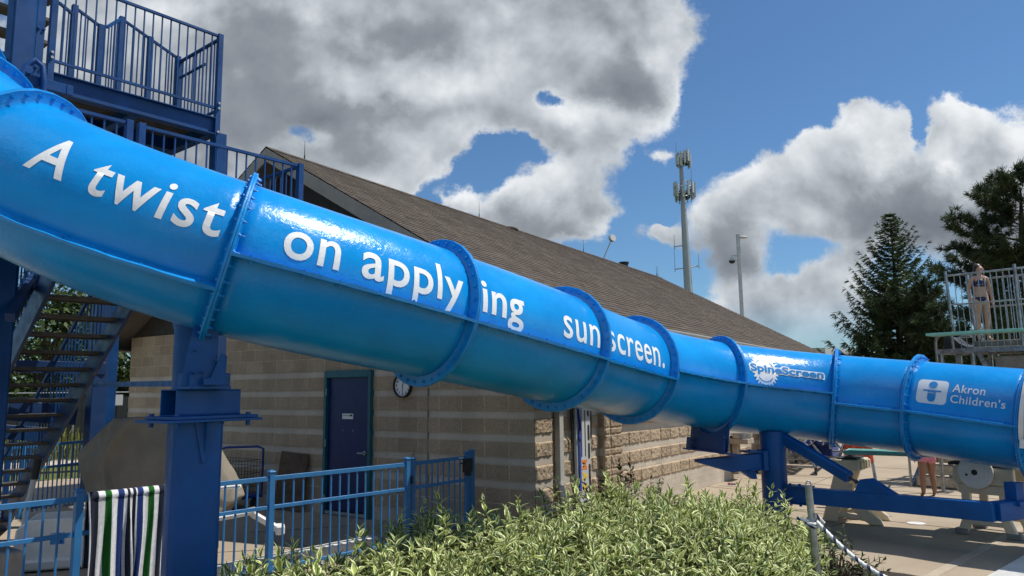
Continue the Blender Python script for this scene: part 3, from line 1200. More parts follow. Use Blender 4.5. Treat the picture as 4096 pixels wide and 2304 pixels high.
# open-ended box beam on the cap
b = MB()
hw, hh, L, th = 0.105, 0.098, 0.275, 0.009
zc = 1.74 + hh
b.box(bc + Z * (zc + hh - th / 2), U, V, Z, (L, hw, th / 2))
b.box(bc + Z * (zc - hh + th / 2), U, V, Z, (L, hw, th / 2))
b.box(bc + Z * zc + V * (hw - th / 2), U, V, Z, (L - .0006, th / 2, hh - th))
b.box(bc + Z * zc - V * (hw - th / 2), U, V, Z, (L - .0006, th / 2, hh - th))
b.build('box_beam', M['navy_dark'], post, bevel=0.003)
# stub pipe behind the saddle
zt = 1.74 + 2 * hh
pp = np.array([-2.54, 6.14, 0])
b = MB()
b.cyl(pp + Z * zt, pp + Z * 2.50, 0.165, 32)
b.build('stub_pipe', M['navy_dark'], post, smooth=40)
# saddle: shoe, web and side ears up to the ring
fx, fy = rot_axes(22.8)
sp_ = np.array([-2.33, 5.80, 0])
b = MB()
b.box(sp_ + Z * (zt + .012), U, V, Z, (0.17, 0.10, 0.012))
b.box(sp_ + Z * (zt + .06) - V * 0.085, U, V, Z, (0.168, 0.006, 0.06))
b.box(sp_ + Z * (zt + .06) + U * -0.16, U, V, Z, (0.006, 0.078, 0.058))
b.build('shoe', M['navy_dark'], post, bevel=0.002)
b = MB()
o_ = np.array([-2.235, 5.72, 0])
b.prism([(-0.17, zt + .024), (0.075, zt + .024), (0.085, 2.42), (-0.06, 2.52), (-0.115, 2.30)], o_ - fx * 0.05, -fy * 0.0 + ax, Z, fy * 0.02)
b.prism([(-0.03, zt + .03), (0.12, zt + .03), (0.13, 2.18), (0.085, 2.20), (0.02, 2.02), (-0.03, 2.01)], o_ - fy * 0.03 - fx * 0.03, ax, Z, -fy * 0.014)
b.prism([(-0.11, 2.26), (-0.015, 2.26), (0.05, 2.56), (-0.06, 2.58)], o_ + fy * 0.03 - fx * 0.02, ax, Z, fy * 0.014)
b.build('saddle', M['navy_dark'], post, bevel=0.002)
b = MB()
for (q, z_) in ((-0.02, 2.06), (0.06, 2.15), (-0.08, 2.22), (0.03, 2.32), (0.06, 2.40), (-0.08, 2.05)):
    p = o_ + ax * q - fx * 0.04 + Z * z_
    b.cyl(p - fy * 0.055, p + fy * 0.05, 0.009, 6)
b.build('bolt', M['navy_dark'], post)
# knee brace and tie bar back to the tower
b = MB()
b.beam((-2.60, 6.22, 2.28), (-3.75, 8.2, 3.22), 0.15, 0.16)
b.build('knee_brace', M['navy_dark'], post, bevel=0.004)
b = MB()
b.beam((-2.68, 6.22, 1.985), (-5.05, 9.3, 2.02), 0.04, 0.05)
b.build('tie_bar', M['navy_dark'], post)

# round post on the right with its arm, long beam and strut
pr = np.array([3.53, 10.62, 0.0])
rp = thing('support_post', 'thick round blue post behind the bushes with a long beam reaching to the right', 'post', pr)
b = MB()
b.cyl(pr, pr + Z * 1.31, 0.168, 40)
b.build('shaft', M['navy_dark'], rp, smooth=40)
# arm to the saddle under the fifth ring
a0 = pr + np.array([-0.13, -0.03, 0.93])
a1 = at(2790, 1862, 10.35)
b = MB()
ad = un(a1 - a0)
an = un(np.cross(ad, Z))
prof = [(0, -0.10), (0, 0.10), (np.linalg.norm(a1 - a0), 0.075), (np.linalg.norm(a1 - a0), 0.04), (np.linalg.norm(a1 - a0) * 0.55, -0.115)]
av = np.cross(an, ad)
b.prism(prof, a0 - an * 0.085, ad, av, an * 0.17)
b.prism([(0.18, -0.095), (0.42, -0.095), (0.22, -0.235), (0.16, -0.235)], a0 - an * 0.05, ad, av, an * 0.10)
b.build('arm', M['navy_dark'], rp, bevel=0.004)
b = MB()
b.box(pr + np.array([-0.27, -0.04, 1.045]), ad * [1, 1, 0] / np.linalg.norm(ad[:2]), an, Z, (0.15, 0.13, 0.011))
b.box(pr + np.array([-0.27, -0.04, 0.815]), ad * [1, 1, 0] / np.linalg.norm(ad[:2]), an, Z, (0.15, 0.13, 0.011))
b.box(pr + np.array([-0.16, -0.14, 0.93]), ad * [1, 1, 0] / np.linalg.norm(ad[:2]), an, Z, (0.035, 0.03, 0.13))
for q in (-0.07, 0.05):
    p = pr + np.array([-0.27 + q, -0.06, 0])
    b.cyl(p + Z * 1.055, p + Z * 1.075, 0.018, 6)
    b.cyl(p + Z * 0.785, p + Z * 0.805, 0.018, 6)
b.build('clamp_plate', M['navy_dark'], rp, bevel=0.002)
# saddle plate (in the plane of the ring)
p5, T5, N5, B5 = frame(NODE_S[7])
b = MB()
arc = [(0.66 * math.cos(R(a)), 0.66 * math.sin(R(a))) for a in range(232, 311, 6)]
w_ = 0.455
poly = [(-w_, arc[0][1] + .03)] + arc + [(w_, arc[-1][1] + .03), (w_, -0.86), (0.42, -0.90), (-0.42, -0.90), (-w_, -0.80)]
hN = un(np.array([N5[0], N5[1], 0]))
b.prism(poly, p5 - T5 * 0.055, hN, B5, -T5 * 0.014)
b.build('saddle', M['navy_dark'], rp, bevel=0.002)
b = MB()
b.box(p5 - B5 * 0.905 - T5 * 0.02, hN, T5, B5, (0.50, 0.13, 0.010))
b.box(p5 - B5 * 0.83 - T5 * 0.12 + hN * 0.40, hN, T5, B5, (0.06, 0.006, 0.09))
b.box(p5 - B5 * 0.83 - T5 * 0.12 - hN * 0.40, hN, T5, B5, (0.06, 0.006, 0.09))
b.build('saddle_plate', M['navy_dark'], rp, bevel=0.002)
b = MB()
for sx in (-0.38, 0.38):
    for k in range(3):
        p = p5 + hN * sx - B5 * (0.70 + .05 * k) - T5 * 0.05
        b.cyl(p, p - T5 * 0.03, 0.011, 6)
b.build('bolt', M['dull_steel'], rp)
# long beam
m0 = pr + np.array([0.12, -0.08, 0.49])
m1 = at(3984, 2048, 8.5)
b = MB()
b.beam(m0, m1, 0.16, 0.20)
b.build('long_beam', M['navy_dark'], rp, bevel=0.006)
md = un(m1 - m0)
mn = un(np.cross(md, Z))
b = MB()
for dz in (0.108, -0.108):
    b.box(m0 + md * 0.17 + Z * dz, md, mn, Z, (0.19, 0.115, 0.009))
for q in (0.10, 0.24):
    for sgn in (-1, 1):
        b.cyl(m0 + md * q + Z * sgn * 0.117 - mn * 0.05 * -1, m0 + md * q + Z * sgn * 0.145 + mn * 0.05, 0.019, 6)
b.build('clamp_plate', M['navy_dark'], rp, bevel=0.002)
e1 = m1 + un(np.array([0.93, 0.36, 0.0])) * 0.95
b = MB()
b.beam(m1 + np.array([0.0, 0.03, 0.0]), e1 + Z * 0.02, 0.155, 0.196)
b.build('end_beam', M['navy_dark'], rp, bevel=0.006)
# bracket under the last ring
p8, T8, N8, B8 = frame(NODE_S[10])
bx_ = at(4068, 2020, 8.62)
b = MB()
b.box(np.array([bx_[0], bx_[1], 0.625]), un(e1 - m1), un(np.cross(un(e1 - m1), Z)), Z, (0.085, 0.10, 0.025))
b.box(np.array([bx_[0], bx_[1] + .03, 0.74]), un(e1 - m1), un(np.cross(un(e1 - m1), Z)), Z, (0.060, 0.07, 0.10))
arc = [(0.66 * math.cos(R(a)), 0.66 * math.sin(R(a))) for a in range(250, 311, 6)]
h8 = un(np.array([N8[0], N8[1], 0]))
b.prism(arc + [(0.42, -0.80), (0.30, -0.93), (-0.20, -0.93)], p8 + T8 * 0.05, h8, B8, T8 * 0.014)
b.build('saddle', M['navy_dark'], rp, bevel=0.003)
# strut, threaded rod and gusset
k0 = pr + np.array([0.10, -0.02, 1.245])
gq = at(3470, 1945, 9.66)
g_on = m0 + md * np.dot(gq - m0, md)
k1 = g_on + Z * 0.215 - md * 0.12
sd = un(k1 - k0)
b = MB()
b.beam(k0, k1 - sd * 0.10, 0.13, 0.13)
b.build('strut', M['navy_dark'], rp, bevel=0.014)
b = MB()
b.cyl(k1 - sd * 0.11, k1 + sd * 0.05, 0.016, 10)
b.cyl(k1 - sd * 0.02, k1 - sd * 0.0, 0.027, 6)
b.build('threaded_rod', M['darkbolt'], rp)
b = MB()
b.prism([(-0.13, 0.1), (0.36, 0.1), (0.06, 0.27), (-0.05, 0.255)], g_on - mn * 0.07, md, Z, mn * 0.14)
b.build('gusset', M['navy_dark'], rp, bevel=0.003)

# ------------------------------------------------------------------ ground
b = MB()
b.quad((-400, -150, -.03), (900, -150, -.03), (900, 1500, -.03), (-400, 1500, -.03))
kind(b.build('ground', M['lawn']), 'structure')
b = MB()
q = [BW(-22, 13, 0), BW(-22, -26, 0), BW(48, -26, 0), BW(48, 13, 0)]
b.prism([(p[0], p[1]) for p in q], (0, 0, -.08), (1, 0, 0), (0, 1, 0), (0, 0, .08))
kind(b.build('pool_deck', M['deck']), 'structure')
b = MB()
j0, j1 = gp(3725, 2304), gp(4025, 2146)
jd = un(j1 - j0)
jn = un(np.cross(jd, Z))
for q in (0.0,):
    b.box((j0 + j1) / 2 + Z * 0.002, jd, jn, Z, (9, 0.055, 0.002))
kind(b.build('deck_joint_strip', M['joint']), 'structure')
b = MB()
for k in (-5, -3.3, -1.65, 1.6, 3.3, 5.0):
    b.box((j0 + j1) / 2 - jn * 2.0 * 0 + jd * k + Z * 0.0022, jn, jd, Z, (6.5, 0.004, 0.0022))
for k in (1.9, -1.75, -3.6):
    b.box((j0 + j1) / 2 - jn * k + Z * 0.0024, jd, jn, Z, (12, 0.004, 0.0022))
for u_ in (2.0, 4.2, 6.4, 8.8, 11.5):
    b.box(BW(u_, -1.4, .0026), V, U, Z, (1.35, 0.004, 0.0022))
b.box(BW(5, -1.55, .0028), U, V, Z, (9, 0.004, 0.0022))
for (pa, pb) in ((gp(870, 2210), gp(1240, 2190)), (gp(1000, 2130), gp(1400, 2105))):
    b.beam(pa + Z * .003, pb + Z * .003, 0.008, 0.004)
kind(b.build('deck_joint', M['crack']), 'structure')
# pool gutter grating, lower right
g0, g1 = gp(3963, 2304), gp(4096, 2227)
gd = un(g1 - g0)
gnn = un(np.cross(gd, Z))
if gnn[0] < 0:
    gnn = -gnn
gt = thing('gutter_grating', 'white slatted pool gutter grating in the bottom right corner', 'grating', (g0 + g1) / 2)
b = MB()
b.box((g0 + g1) / 2 + gnn * 0.6 + Z * .004, gd, gnn, Z, (5, 0.60, 0.004))
b.build('tray', M['dull_steel'], gt)
b = MB()
for k in range(90):
    b.box((g0 + g1) / 2 + gnn * (0.008 + k * 0.0132) + Z * .014, gd, gnn, Z, (5, 0.0043, 0.006))
b.build('slat', M['white_plastic'], gt)
# mulch bed under the shrubs
ml = [(-2.4, 2.2), (2.6, 2.2), (5.2, 6.4), (3.93, 8.02), (3.33, 8.45), (2.6, 9.3), (0.9, 9.6), (-0.9, 8.6), (-1.6, 8.25), (-2.5, 7.2), (-3.2, 6.2)]
b = MB()
b.prism(ml, (0, 0, 0.002), (1, 0, 0), (0, 1, 0), (0, 0, .03))
kind(b.build('mulch_bed', M['mulch']), 'structure')
# round covers on the deck
for (x, y, rx, mat_, lab) in ((3665, 2095, .115, 'white_plastic', 'white round drain lid lying on the deck below the long blue beam'), (3537, 2062, .105, 'dull_steel', 'grey metal drain lid on the deck beside the front diving stand')):
    c = gp(x, y)
    b = MB()
    b.cyl(c + Z * .001, c + Z * .010, rx, 28)
    b.cyl(c + Z * .010 + U * rx * .6, c + Z * .013 + U * rx * .6, .012, 8)
    b.cyl(c + Z * .010 - U * rx * .6, c + Z * .013 - U * rx * .6, .012, 8)
    tag(b.build('drain_lid', M[mat_]), lab, 'drain cover')
# lawn path and low kerb far left
b = MB()
b.box(BW(10, 17.5, 0.002), U, V, Z, (30, 1.1, 0.004))
kind(b.build('path', M['path']), 'structure')

# ------------------------------------------------------------------ the block building
bh = thing('bath_house', 'long tan block building with a brown shingled roof behind the slide', 'building', BW(7.5, 5, 0))
LV = [(0.0, 0.2032, 'p'), (0.2032, 0.4064, 'p'), (0.4064, 0.6096, 's'), (0.6096, 0.7112, 'm'), (0.7112, 0.9144, 's'), (0.9144, 1.016, 'm'), (1.016, 1.2192, 's'), (1.2192, 1.3208, 'm'),
      (1.3208, 1.524, 's'), (1.524, 1.6256, 'm'), (1.6256, 1.8288, 's'), (1.8288, 1.9304, 'm'), (1.9304, 2.1336, 's'), (2.1336, 2.2352, 'm')]
# on the door wall the two lowest courses are split-faced as well
LVF = [(0.0, 0.1016, 's'), (0.1016, 0.2032, 'm'), (0.2032, 0.4064, 's')] + LV[2:]
LVF = [(a, c, k) for a, c, k in [(-.0, .0, 's')] + LV if c > a]
DOOR = (2.95, 3.995, 2.235)
ROOF_V, ROOF_Z, EAVE_E, GABLE_U, END_U = 5.05, 6.05, 0.42, -0.55, 15.4
SLOPE = 0.568


def roof_z(v):
    return ROOF_Z - SLOPE * abs(v - ROOF_V)


b = MB()
mats = [M['split'], M['smooth'], M['split_run'], M['mortar']]


def strip(b, u0, u1, z0, z1, kindc, face, uo=0.0):
    """one course of wall between u0..u1; face(u, z, out) -> point"""
    pr_ = {'s': 0.014, 'm': 0.0, 'p': 0.002, 'r': 0.010}[kindc]
    b.cur = {'s': 0, 'm': 1, 'p': 1, 'r': 2}[kindc]
    off = {'s': 0.0, 'm': 0.2032, 'p': 0.0, 'r': 0.0}[kindc] + uo
    zz = (0.0, z1 - z0)
    vb = {'s': 0.2032, 'm': 0.1016, 'p': 0.1016, 'r': 0.2032}[kindc]
    base = round(z0 / vb) * vb if kindc == 'r' else 0.0
    A, B_, C_, D_ = face(u0, z0, pr_), face(u1, z0, pr_), face(u1, z1, pr_), face(u0, z1, pr_)
    b.quad(A, B_, C_, D_, [(u0 + off, base + 0), (u1 + off, base + 0), (u1 + off, base + z1 - z0), (u0 + off, base + z1 - z0)])
    if pr_ > 0.005:
        b.cur = 3
        b.quad(face(u0, z1, pr_), face(u1, z1, pr_), face(u1, z1, -.01), face(u0, z1, -.01))
        b.quad(face(u0, z0, -.01), face(u1, z0, -.01), face(u1, z0, pr_), face(u0, z0, pr_))


ff = lambda v, z, o: BW(-o, v, z)
# door wall (faces the camera): v from 0 to 10
for z0, z1, kd in LV:
    kd = 's' if kd == 'p' and z0 > 0.15 else kd
    strip(b, 10.0, DOOR[1], z0, z1, kd, ff)
    strip(b, DOOR[0], 0.0, z0, z1, kd, ff)
z = 2.2352
while z < 3.0:
    z1 = z + 0.2032
    # stop under the roof slope
    va = max(0.0, ROOF_V - (ROOF_Z - .16 - z1) / SLOPE)
    vb_ = min(10.0, ROOF_V + (ROOF_Z - .16 - z1) / SLOPE)
    if vb_ - va > .2:
        strip(b, vb_, va, z, z1, 'r', ff)
    z = z1
b.cur = 1
wl = b.build('wall', mats, bh)
wl['label'] = 'shaded block wall with the door'
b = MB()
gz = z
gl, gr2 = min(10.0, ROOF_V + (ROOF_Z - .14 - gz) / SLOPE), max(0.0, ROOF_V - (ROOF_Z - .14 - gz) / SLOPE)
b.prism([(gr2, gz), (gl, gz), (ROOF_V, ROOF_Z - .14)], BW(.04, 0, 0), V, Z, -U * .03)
b.build('gable_panel', M['gable'], bh)  # dark sheet standing in for the shade under the rake
# control joint strip
b = MB()
b.box(BW(-0.006, 1.84, 1.15), V, U, Z, (0.009, 0.0135, 1.14))
b.build('control_joint', M['soffit'], bh)

# long side wall: corner pilaster, recess, second pilaster, then the long run; displaced split faces near the camera
def rough_strip(b, u0, u1, z0, z1, vout, seed, full=True, res=0.022):
    """a split-face course as real relief: block by block with chamfered edges"""
    b.cur = 0
    nz = max(3, int((z1 - z0) / res))
    bl = 0.4064
    u = u0
    first = math.floor(u0 / bl) * bl
    edges = [u0] + [first + bl * k for k in range(1, 60) if u0 + .03 < first + bl * k < u1 - .03] + [u1]
    for ua, ub in zip(edges[:-1], edges[1:]):
        nu = max(3, int((ub - ua) / res))
        bo = 0.006 * mnoise.noise(Vector((ua * 9, z0 * 7, seed)))
        vs, uvs = [], []
        for j in range(nz + 1):
            for i in range(nu + 1):
                uu, zz = ua + (ub - ua) * i / nu, z0 + (z1 - z0) * j / nz
                e = min(i / nu * (ub - ua), (1 - i / nu) * (ub - ua), (zz - z0), (z1 - zz))
                ch = min(1.0, e / 0.016)
                h = 0.016 + bo + 0.011 * mnoise.fractal(Vector((uu * 17, zz * 17, seed)), 0.7, 2.1, 4)
                h = 0.001 + ch * h
                vs.append(BW(uu, vout - h, zz))
                uvs.append((uu, zz - z0))
        fs, fu = [], []
        for j in range(nz):
            for i in range(nu):
                a = j * (nu + 1) + i
                f = (a, a + 1, a + nu + 2, a + nu + 1)
                fs.append(f)
                fu.append([uvs[q_] for q_ in f])
        b.add(vs, fs, fu)


def side_run(name, u0, u1, vout, relief, allsplit=False, label=None):
    b = MB()
    fs_ = lambda u_, z_, o: BW(u_, vout - o, z_)
    for n_, (z0, z1, kd) in enumerate(LV):
        if allsplit:
            rough_strip(b, u0, u1, z0, z1, vout, n_ * 3.1) if relief else strip(b, u0, u1, z0, z1, 's', fs_)
        elif kd == 's' and relief:
            rough_strip(b, u0, u1, z0, z1, vout, n_ * 3.1 + u0)
        else:
            strip(b, u0, u1, z0, z1, kd, fs_)
    for z0 in (2.2352, 2.4384):
        strip(b, u0, u1, z0, z0 + .2032, 'r', fs_)
    # mortar backing behind the relief
    b.cur = 3
    b.quad(BW(u0, vout + .0006, 0), BW(u1, vout + .0006, 0), BW(u1, vout + .0006, 2.65), BW(u0, vout + .0006, 2.65))
    b.cur = 1
    o = b.build(name, mats, bh)
    if label:
        o['label'] = label
    return o


def returns(b, u, v0, v1):
    """the narrow end face of a pilaster"""
    for z0, z1, kd in LV:
        b.cur = 0 if kd != 'm' else 1
        b.quad(BW(u, v0, z0), BW(u, v1, z0), BW(u, v1, z1), BW(u, v0, z1), [(v0, 0), (v1, 0), (v1, z1 - z0), (v0, z1 - z0)])


side_run('wall', 0.0, 0.42, 0.0, True, label='sunlit corner pier of the wall')
side_run('wall', 0.42, 1.86, 0.08, True, label='recessed wall beside the downspout')
side_run('pilaster', 1.86, 2.42, -0.02, True, True)
side_run('wall', 2.42, 8.6, 0.08, True, label='long sunlit side wall')
side_run('wall', 8.6, END_U - 0.5, 0.08, False)
b = MB()
returns(b, 0.42, 0.0, 0.08)
returns(b, 1.86, -0.02, 0.08)
returns(b, 2.42, -0.02, 0.08)
b.cur = 1
b.quad(BW(END_U - .5, .08, 0), BW(END_U - .5, 10, 0), BW(END_U - .5, 10, 2.6), BW(END_U - .5, .08, 2.6), [(0, 0), (10, 0), (10, 2.6), (0, 2.6)])
b.quad(BW(0, 10, 0), BW(END_U - .5, 10, 0), BW(END_U - .5, 10, 2.65), BW(0, 10, 2.65), [(0, 0), (15, 0), (15, 2.6), (0, 2.6)])
b.build('wall_return', mats, bh)

# roof: shingle courses as real steps
def ridge_drop(u):
    return -0.026 * (u - GABLE_U)


def rz(u, v):
    f = (abs(v - ROOF_V)) / (ROOF_V + EAVE_E)
    return roof_z(v) + ridge_drop(u) * (1 - f) + -0.016 * (u - GABLE_U) * f


b = MB()
run = ROOF_V + EAVE_E
nc = 46
sl_ = math.sqrt(1 + SLOPE**2) * run
for sgn in (-1, 1):
    for k in range(nc):
        v0 = ROOF_V + sgn * run * k / nc
        v1 = ROOF_V + sgn * run * (k + 1) / nc
        nu = 40
        for i in range(nu):
            ua, ub = GABLE_U + (END_U - GABLE_U) * i / nu, GABLE_U + (END_U - GABLE_U) * (i + 1) / nu
            j = lambda u_, kk: 0.004 * mnoise.noise(Vector((u_ * 1.7, kk * 0.9, 3.3)))
            A, B_ = BW(ua, v0, rz(ua, v0) + .002 + j(ua, k)), BW(ub, v0, rz(ub, v0) + .002 + j(ub, k))
            C_, D_ = BW(ub, v1, rz(ub, v1) + .012 + j(ub, k)), BW(ua, v1, rz(ua, v1) + .012 + j(ua, k))
            uv_ = [(ua, sl_ * (1 - k / nc)), (ub, sl_ * (1 - k / nc)), (ub, sl_ * (1 - (k + 1) / nc)), (ua, sl_ * (1 - (k + 1) / nc))]
            E_, F_ = BW(ub, v1, rz(ub, v1) - .002), BW(ua, v1, rz(ua, v1) - .002)
            if sgn < 0:
                b.add([A, D_, C_, B_], [(0, 1, 2, 3)], [[uv_[0], uv_[3], uv_[2], uv_[1]]])
                b.add([D_, F_, E_, C_], [(0, 1, 2, 3)], [[(ua, 0.002)] * 4])
            else:
                b.add([A, B_, C_, D_], [(0, 1, 2, 3)], [uv_])
                b.add([C_, E_, F_, D_], [(0, 1, 2, 3)], [[(ua, 0.002)] * 4])
roof = b.build('roof', M['shingle'], bh)
# ridge caps
b = MB()
for k in range(60):
    u0 = GABLE_U + (END_U - GABLE_U) * k / 60
    u1 = u0 + (END_U - GABLE_U) / 60 * 1.25
    for sgn in (-1, 1):
        b.quad(BW(u0, ROOF_V, rz(u0, ROOF_V) + .016), BW(u1, ROOF_V, rz(u1, ROOF_V) + .020), BW(u1, ROOF_V + sgn * .15, rz(u1, ROOF_V + sgn * .15) + .020), BW(u0, ROOF_V + sgn * .15, rz(u0, ROOF_V + sgn * .15) + .014),
               [(u0, 0), (u1, 0), (u1, .14), (u0, .14)])
b.build('ridge_cap', M['shingle'], roof)
# rake boards, soffit, deck edge, gutter
b = MB()
for sgn in (-1, 1):
    for uu in (GABLE_U, END_U):
        b.mark()
        e0 = BW(uu, ROOF_V, rz(uu, ROOF_V) - .014)
        e1 = BW(uu, ROOF_V + sgn * (run - .02), rz(uu, ROOF_V + sgn * (run - .02)) - .014)
        o_ = -U * 0.02 if uu == GABLE_U else U * 0.02
        b.add([e0, e1, e1 - Z * .235, e0 - Z * .235, e0 - o_ * 1.6, e1 - o_ * 1.6, e1 - Z * .235 - o_ * 1.6, e0 - Z * .235 - o_ * 1.6],
              [(0, 1, 2, 3), (7, 6, 5, 4), (3, 2, 6, 7), (0, 4, 5, 1), (1, 5, 6, 2), (0, 3, 7, 4)])
b.build_pieces('rake_board', M['trim'], roof, bevel=0.003)
b = MB()
for sgn in (-1, 1):
    u0, u1 = GABLE_U + .035, END_U - .035
    va, vb_ = ROOF_V, ROOF_V + sgn * (run - .06)
    b.quad(BW(u0, va, rz(u0, va) - .12), BW(u1, va, rz(u1, va) - .12), BW(u1, vb_, rz(u1, vb_) - .12), BW(u0, vb_, rz(u0, vb_) - .12))
b.build('roof_underside', M['soffit'], roof)
b = MB()
for sgn, vE in ((-1, -EAVE_E), (1, ROOF_V + run)):
    # flat soffit and gutter
    zE = rz(GABLE_U, vE)
    vi = 0.13 if sgn < 0 else 10.0
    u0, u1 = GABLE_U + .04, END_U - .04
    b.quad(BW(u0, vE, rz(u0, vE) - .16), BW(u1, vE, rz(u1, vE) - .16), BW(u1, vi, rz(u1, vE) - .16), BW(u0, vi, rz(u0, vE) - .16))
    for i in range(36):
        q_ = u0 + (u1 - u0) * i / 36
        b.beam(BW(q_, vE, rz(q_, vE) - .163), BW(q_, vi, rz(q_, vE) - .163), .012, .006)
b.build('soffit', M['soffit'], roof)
b = MB()
for vE, sgn in ((-EAVE_E, -1), (ROOF_V + run, 1)):
    for i in range(20):
        ua, ub = GABLE_U + (END_U - GABLE_U) * i / 20, GABLE_U + (END_U - GABLE_U) * (i + 1) / 20
        pf = [(0.0, -.022), (0.0, -.15), (0.075, -.15), (0.085, -.10), (0.115, -.045), (0.115, -.022), (0.105, -.022), (0.10, -.05), (0.01, -.06)]
        A = [BW(ua, vE + sgn * x, rz(ua, vE) + z_) for x, z_ in pf]
        B_ = [BW(ub, vE + sgn * x, rz(ub, vE) + z_) for x, z_ in pf]
        n_ = len(pf)
        fs = [(k, (k + 1) % n_, n_ + (k + 1) % n_, n_ + k) for k in range(n_)]
        if sgn > 0:
            fs = [tuple(reversed(f)) for f in fs]
        b.add(A + B_, fs)
b.build('gutter', M['downspout'], roof)
# lightning rods and vents on the roof
for (x, y, top) in ((1219, 640, 574), (1917, 880, 828), (2333, 1010, 973), (2627, 1112, 1082), (2803, 1190, 1165)):
    p = BW(0, 0, 0)
    # foot on the ridge
    best = min((abs(np.dot(un(BW(u_, ROOF_V, rz(u_, ROOF_V)) - EYE), CR) / np.dot(un(BW(u_, ROOF_V, rz(u_, ROOF_V)) - EYE), CF) * FPX + 2048 - x), u_) for u_ in np.linspace(GABLE_U + .2, END_U - .1, 300))
    u_ = best[1]
    p = BW(u_, ROOF_V, rz(u_, ROOF_V))
    hgt = 0.30
    b = MB()
    b.tube([p, p + Z * .08], .012, 6)
    b.tube([p + Z * .06, p + Z * (hgt + .06)], .0075, 6, True, .003)
    b.build('lightning_rod', M['black'], roof)
b = MB()
p = BW(13.0, 5.15, rz(13.0, 5.15))
b.cyl(p - Z * .05, p + Z * .16, .13, 16)
b.cyl(p + Z * .16, p + Z * .20, .16, 16)
b.build('vent_pipe', M['black'], roof, smooth=40)
b = MB()
p = BW(6.6, 5.1, rz(6.6, 5.1))
b.ball(p - Z * .04, .24, 16, 8, (1.2, .9, .40))
b.build('roof_vent', M['shingle'], roof, smooth=60)
# satellite dish on the roof
b = MB()
p = BW(13.2, 5.9, rz(13.2, 5.9))
b.tube([p, p + Z * .9 + V * .05, p + Z * 1.35 - U * .1 - V * .25], .018, 8)
c = p + Z * 1.45 - U * .12 - V * .32
dn = un(np.array([0.5, -0.8, 0.2]))
b.cyl(c - dn * .05, c + dn * .05, .115, 20)
b.build('microwave_dish', M['tank_white'], roof, smooth=40)

# door set
d0, d1, dh = DOOR
dr = MB()
fw = 0.055
dr.box(BW(-.03, d0 + fw / 2 - .002, dh / 2), V, U, Z, (fw / 2, .05, dh / 2))
dr.box(BW(-.03, d1 - fw / 2 + .002, dh / 2), V, U, Z, (fw / 2, .05, dh / 2))
dr.box(BW(-.03, (d0 + d1) / 2, dh - .055), V, U, Z, ((d1 - d0) / 2 - fw, .0495, .055))
frame_o = dr.build('door_frame', M['door_frame'], bh, bevel=0.004)
b = MB()
b.box(BW(.0, (d0 + d1) / 2, .075 + (dh - .11 - .02) / 2 - .02), V, U, Z, ((d1 - d0) / 2 - fw - .003, .022, (dh - .11 - .06) / 2))
door = b.build('door', M['door'], bh, bevel=0.003)
b = MB()
b.box(BW(-.035, (d0 + d1) / 2, .035), V, U, Z, ((d1 - d0) / 2 - fw, .03, .022))
b.build('door_sweep', M['dull_steel'], door, bevel=0.004)
b = MB()
hp = BW(-.03, d0 + .135, .97)
b.cyl(hp, hp - U * .03, .035, 16)
b.cyl(hp - U * .03, hp - U * .06, .012, 10)
b.beam(hp - U * .06 - V * .012, hp - U * .06 + V * .12, .018, .022)
b.build('handle', M['dull_steel'], door, bevel=0.003)
b = MB()
b.box(BW(-.06, d0 + .04, 1.05), V, U, Z, (.012, .012, .075))
b.box(BW(-.068, d0 + .038, 1.06), V, U, Z, (.006, .010, .055))
b.build('strike_plate', M['dull_steel'], door)
b = MB()
for z_ in (1.90, 1.10, .25):
    b.mark()
    b.cyl(BW(-.075, d1 - fw, z_ - .055), BW(-.075, d1 - fw, z_ + .055), .010, 8)
    b.box(BW(-.076, d1 - fw + .012, z_), V, U, Z, (.012, .003, .054))
b.build_pieces('hinge', M['dull_steel'], door)
b = MB()
b.box(BW(-.026, 3.49, 1.52), V, U, Z, (.12, .004, .042))
sg = b.build('sign', M['sign'], door)
for nm_, z_, w_, h_ in (('peephole', 1.36, .008, .008),):
    b = MB()
    for vv in (3.37, 3.60):
        b.mark()
        b.box(BW(-.0235, vv, 1.30), V, U, Z, (.008, .002, .008))
    b.build_pieces('screw_hole', M['dull_steel'], door)


def flat_text(body, o_, ax, up, width, mat, parent, off=0.0, height=None):
    """writing on a flat surface; o_ = left end of the baseline"""
    bm = text_bm(body, off, 3)
    x0, x1, y0, y1 = bounds(bm)
    k_ = width / (x1 - x0)
    ky_ = k_ if height is None else height / (y1 - y0)
    ax, up = np.asarray(ax, float), np.asarray(up, float)
    return to_obj(bm, lambda x, y: o_ + ax * (x - x0) * k_ + up * (y - (y0 if height else 0)) * ky_, 'lettering', mat, parent)


flat_text('MECHANICAL', BW(-.0315, 3.585, 1.525), -V, Z, .125, M['ink'], sg, .03)
b = MB()
b.box(BW(-.0310, 3.415, 1.535), V, U, Z, (.030, .0012, .014))
b.build('room_number_panel', M['ink'], sg)
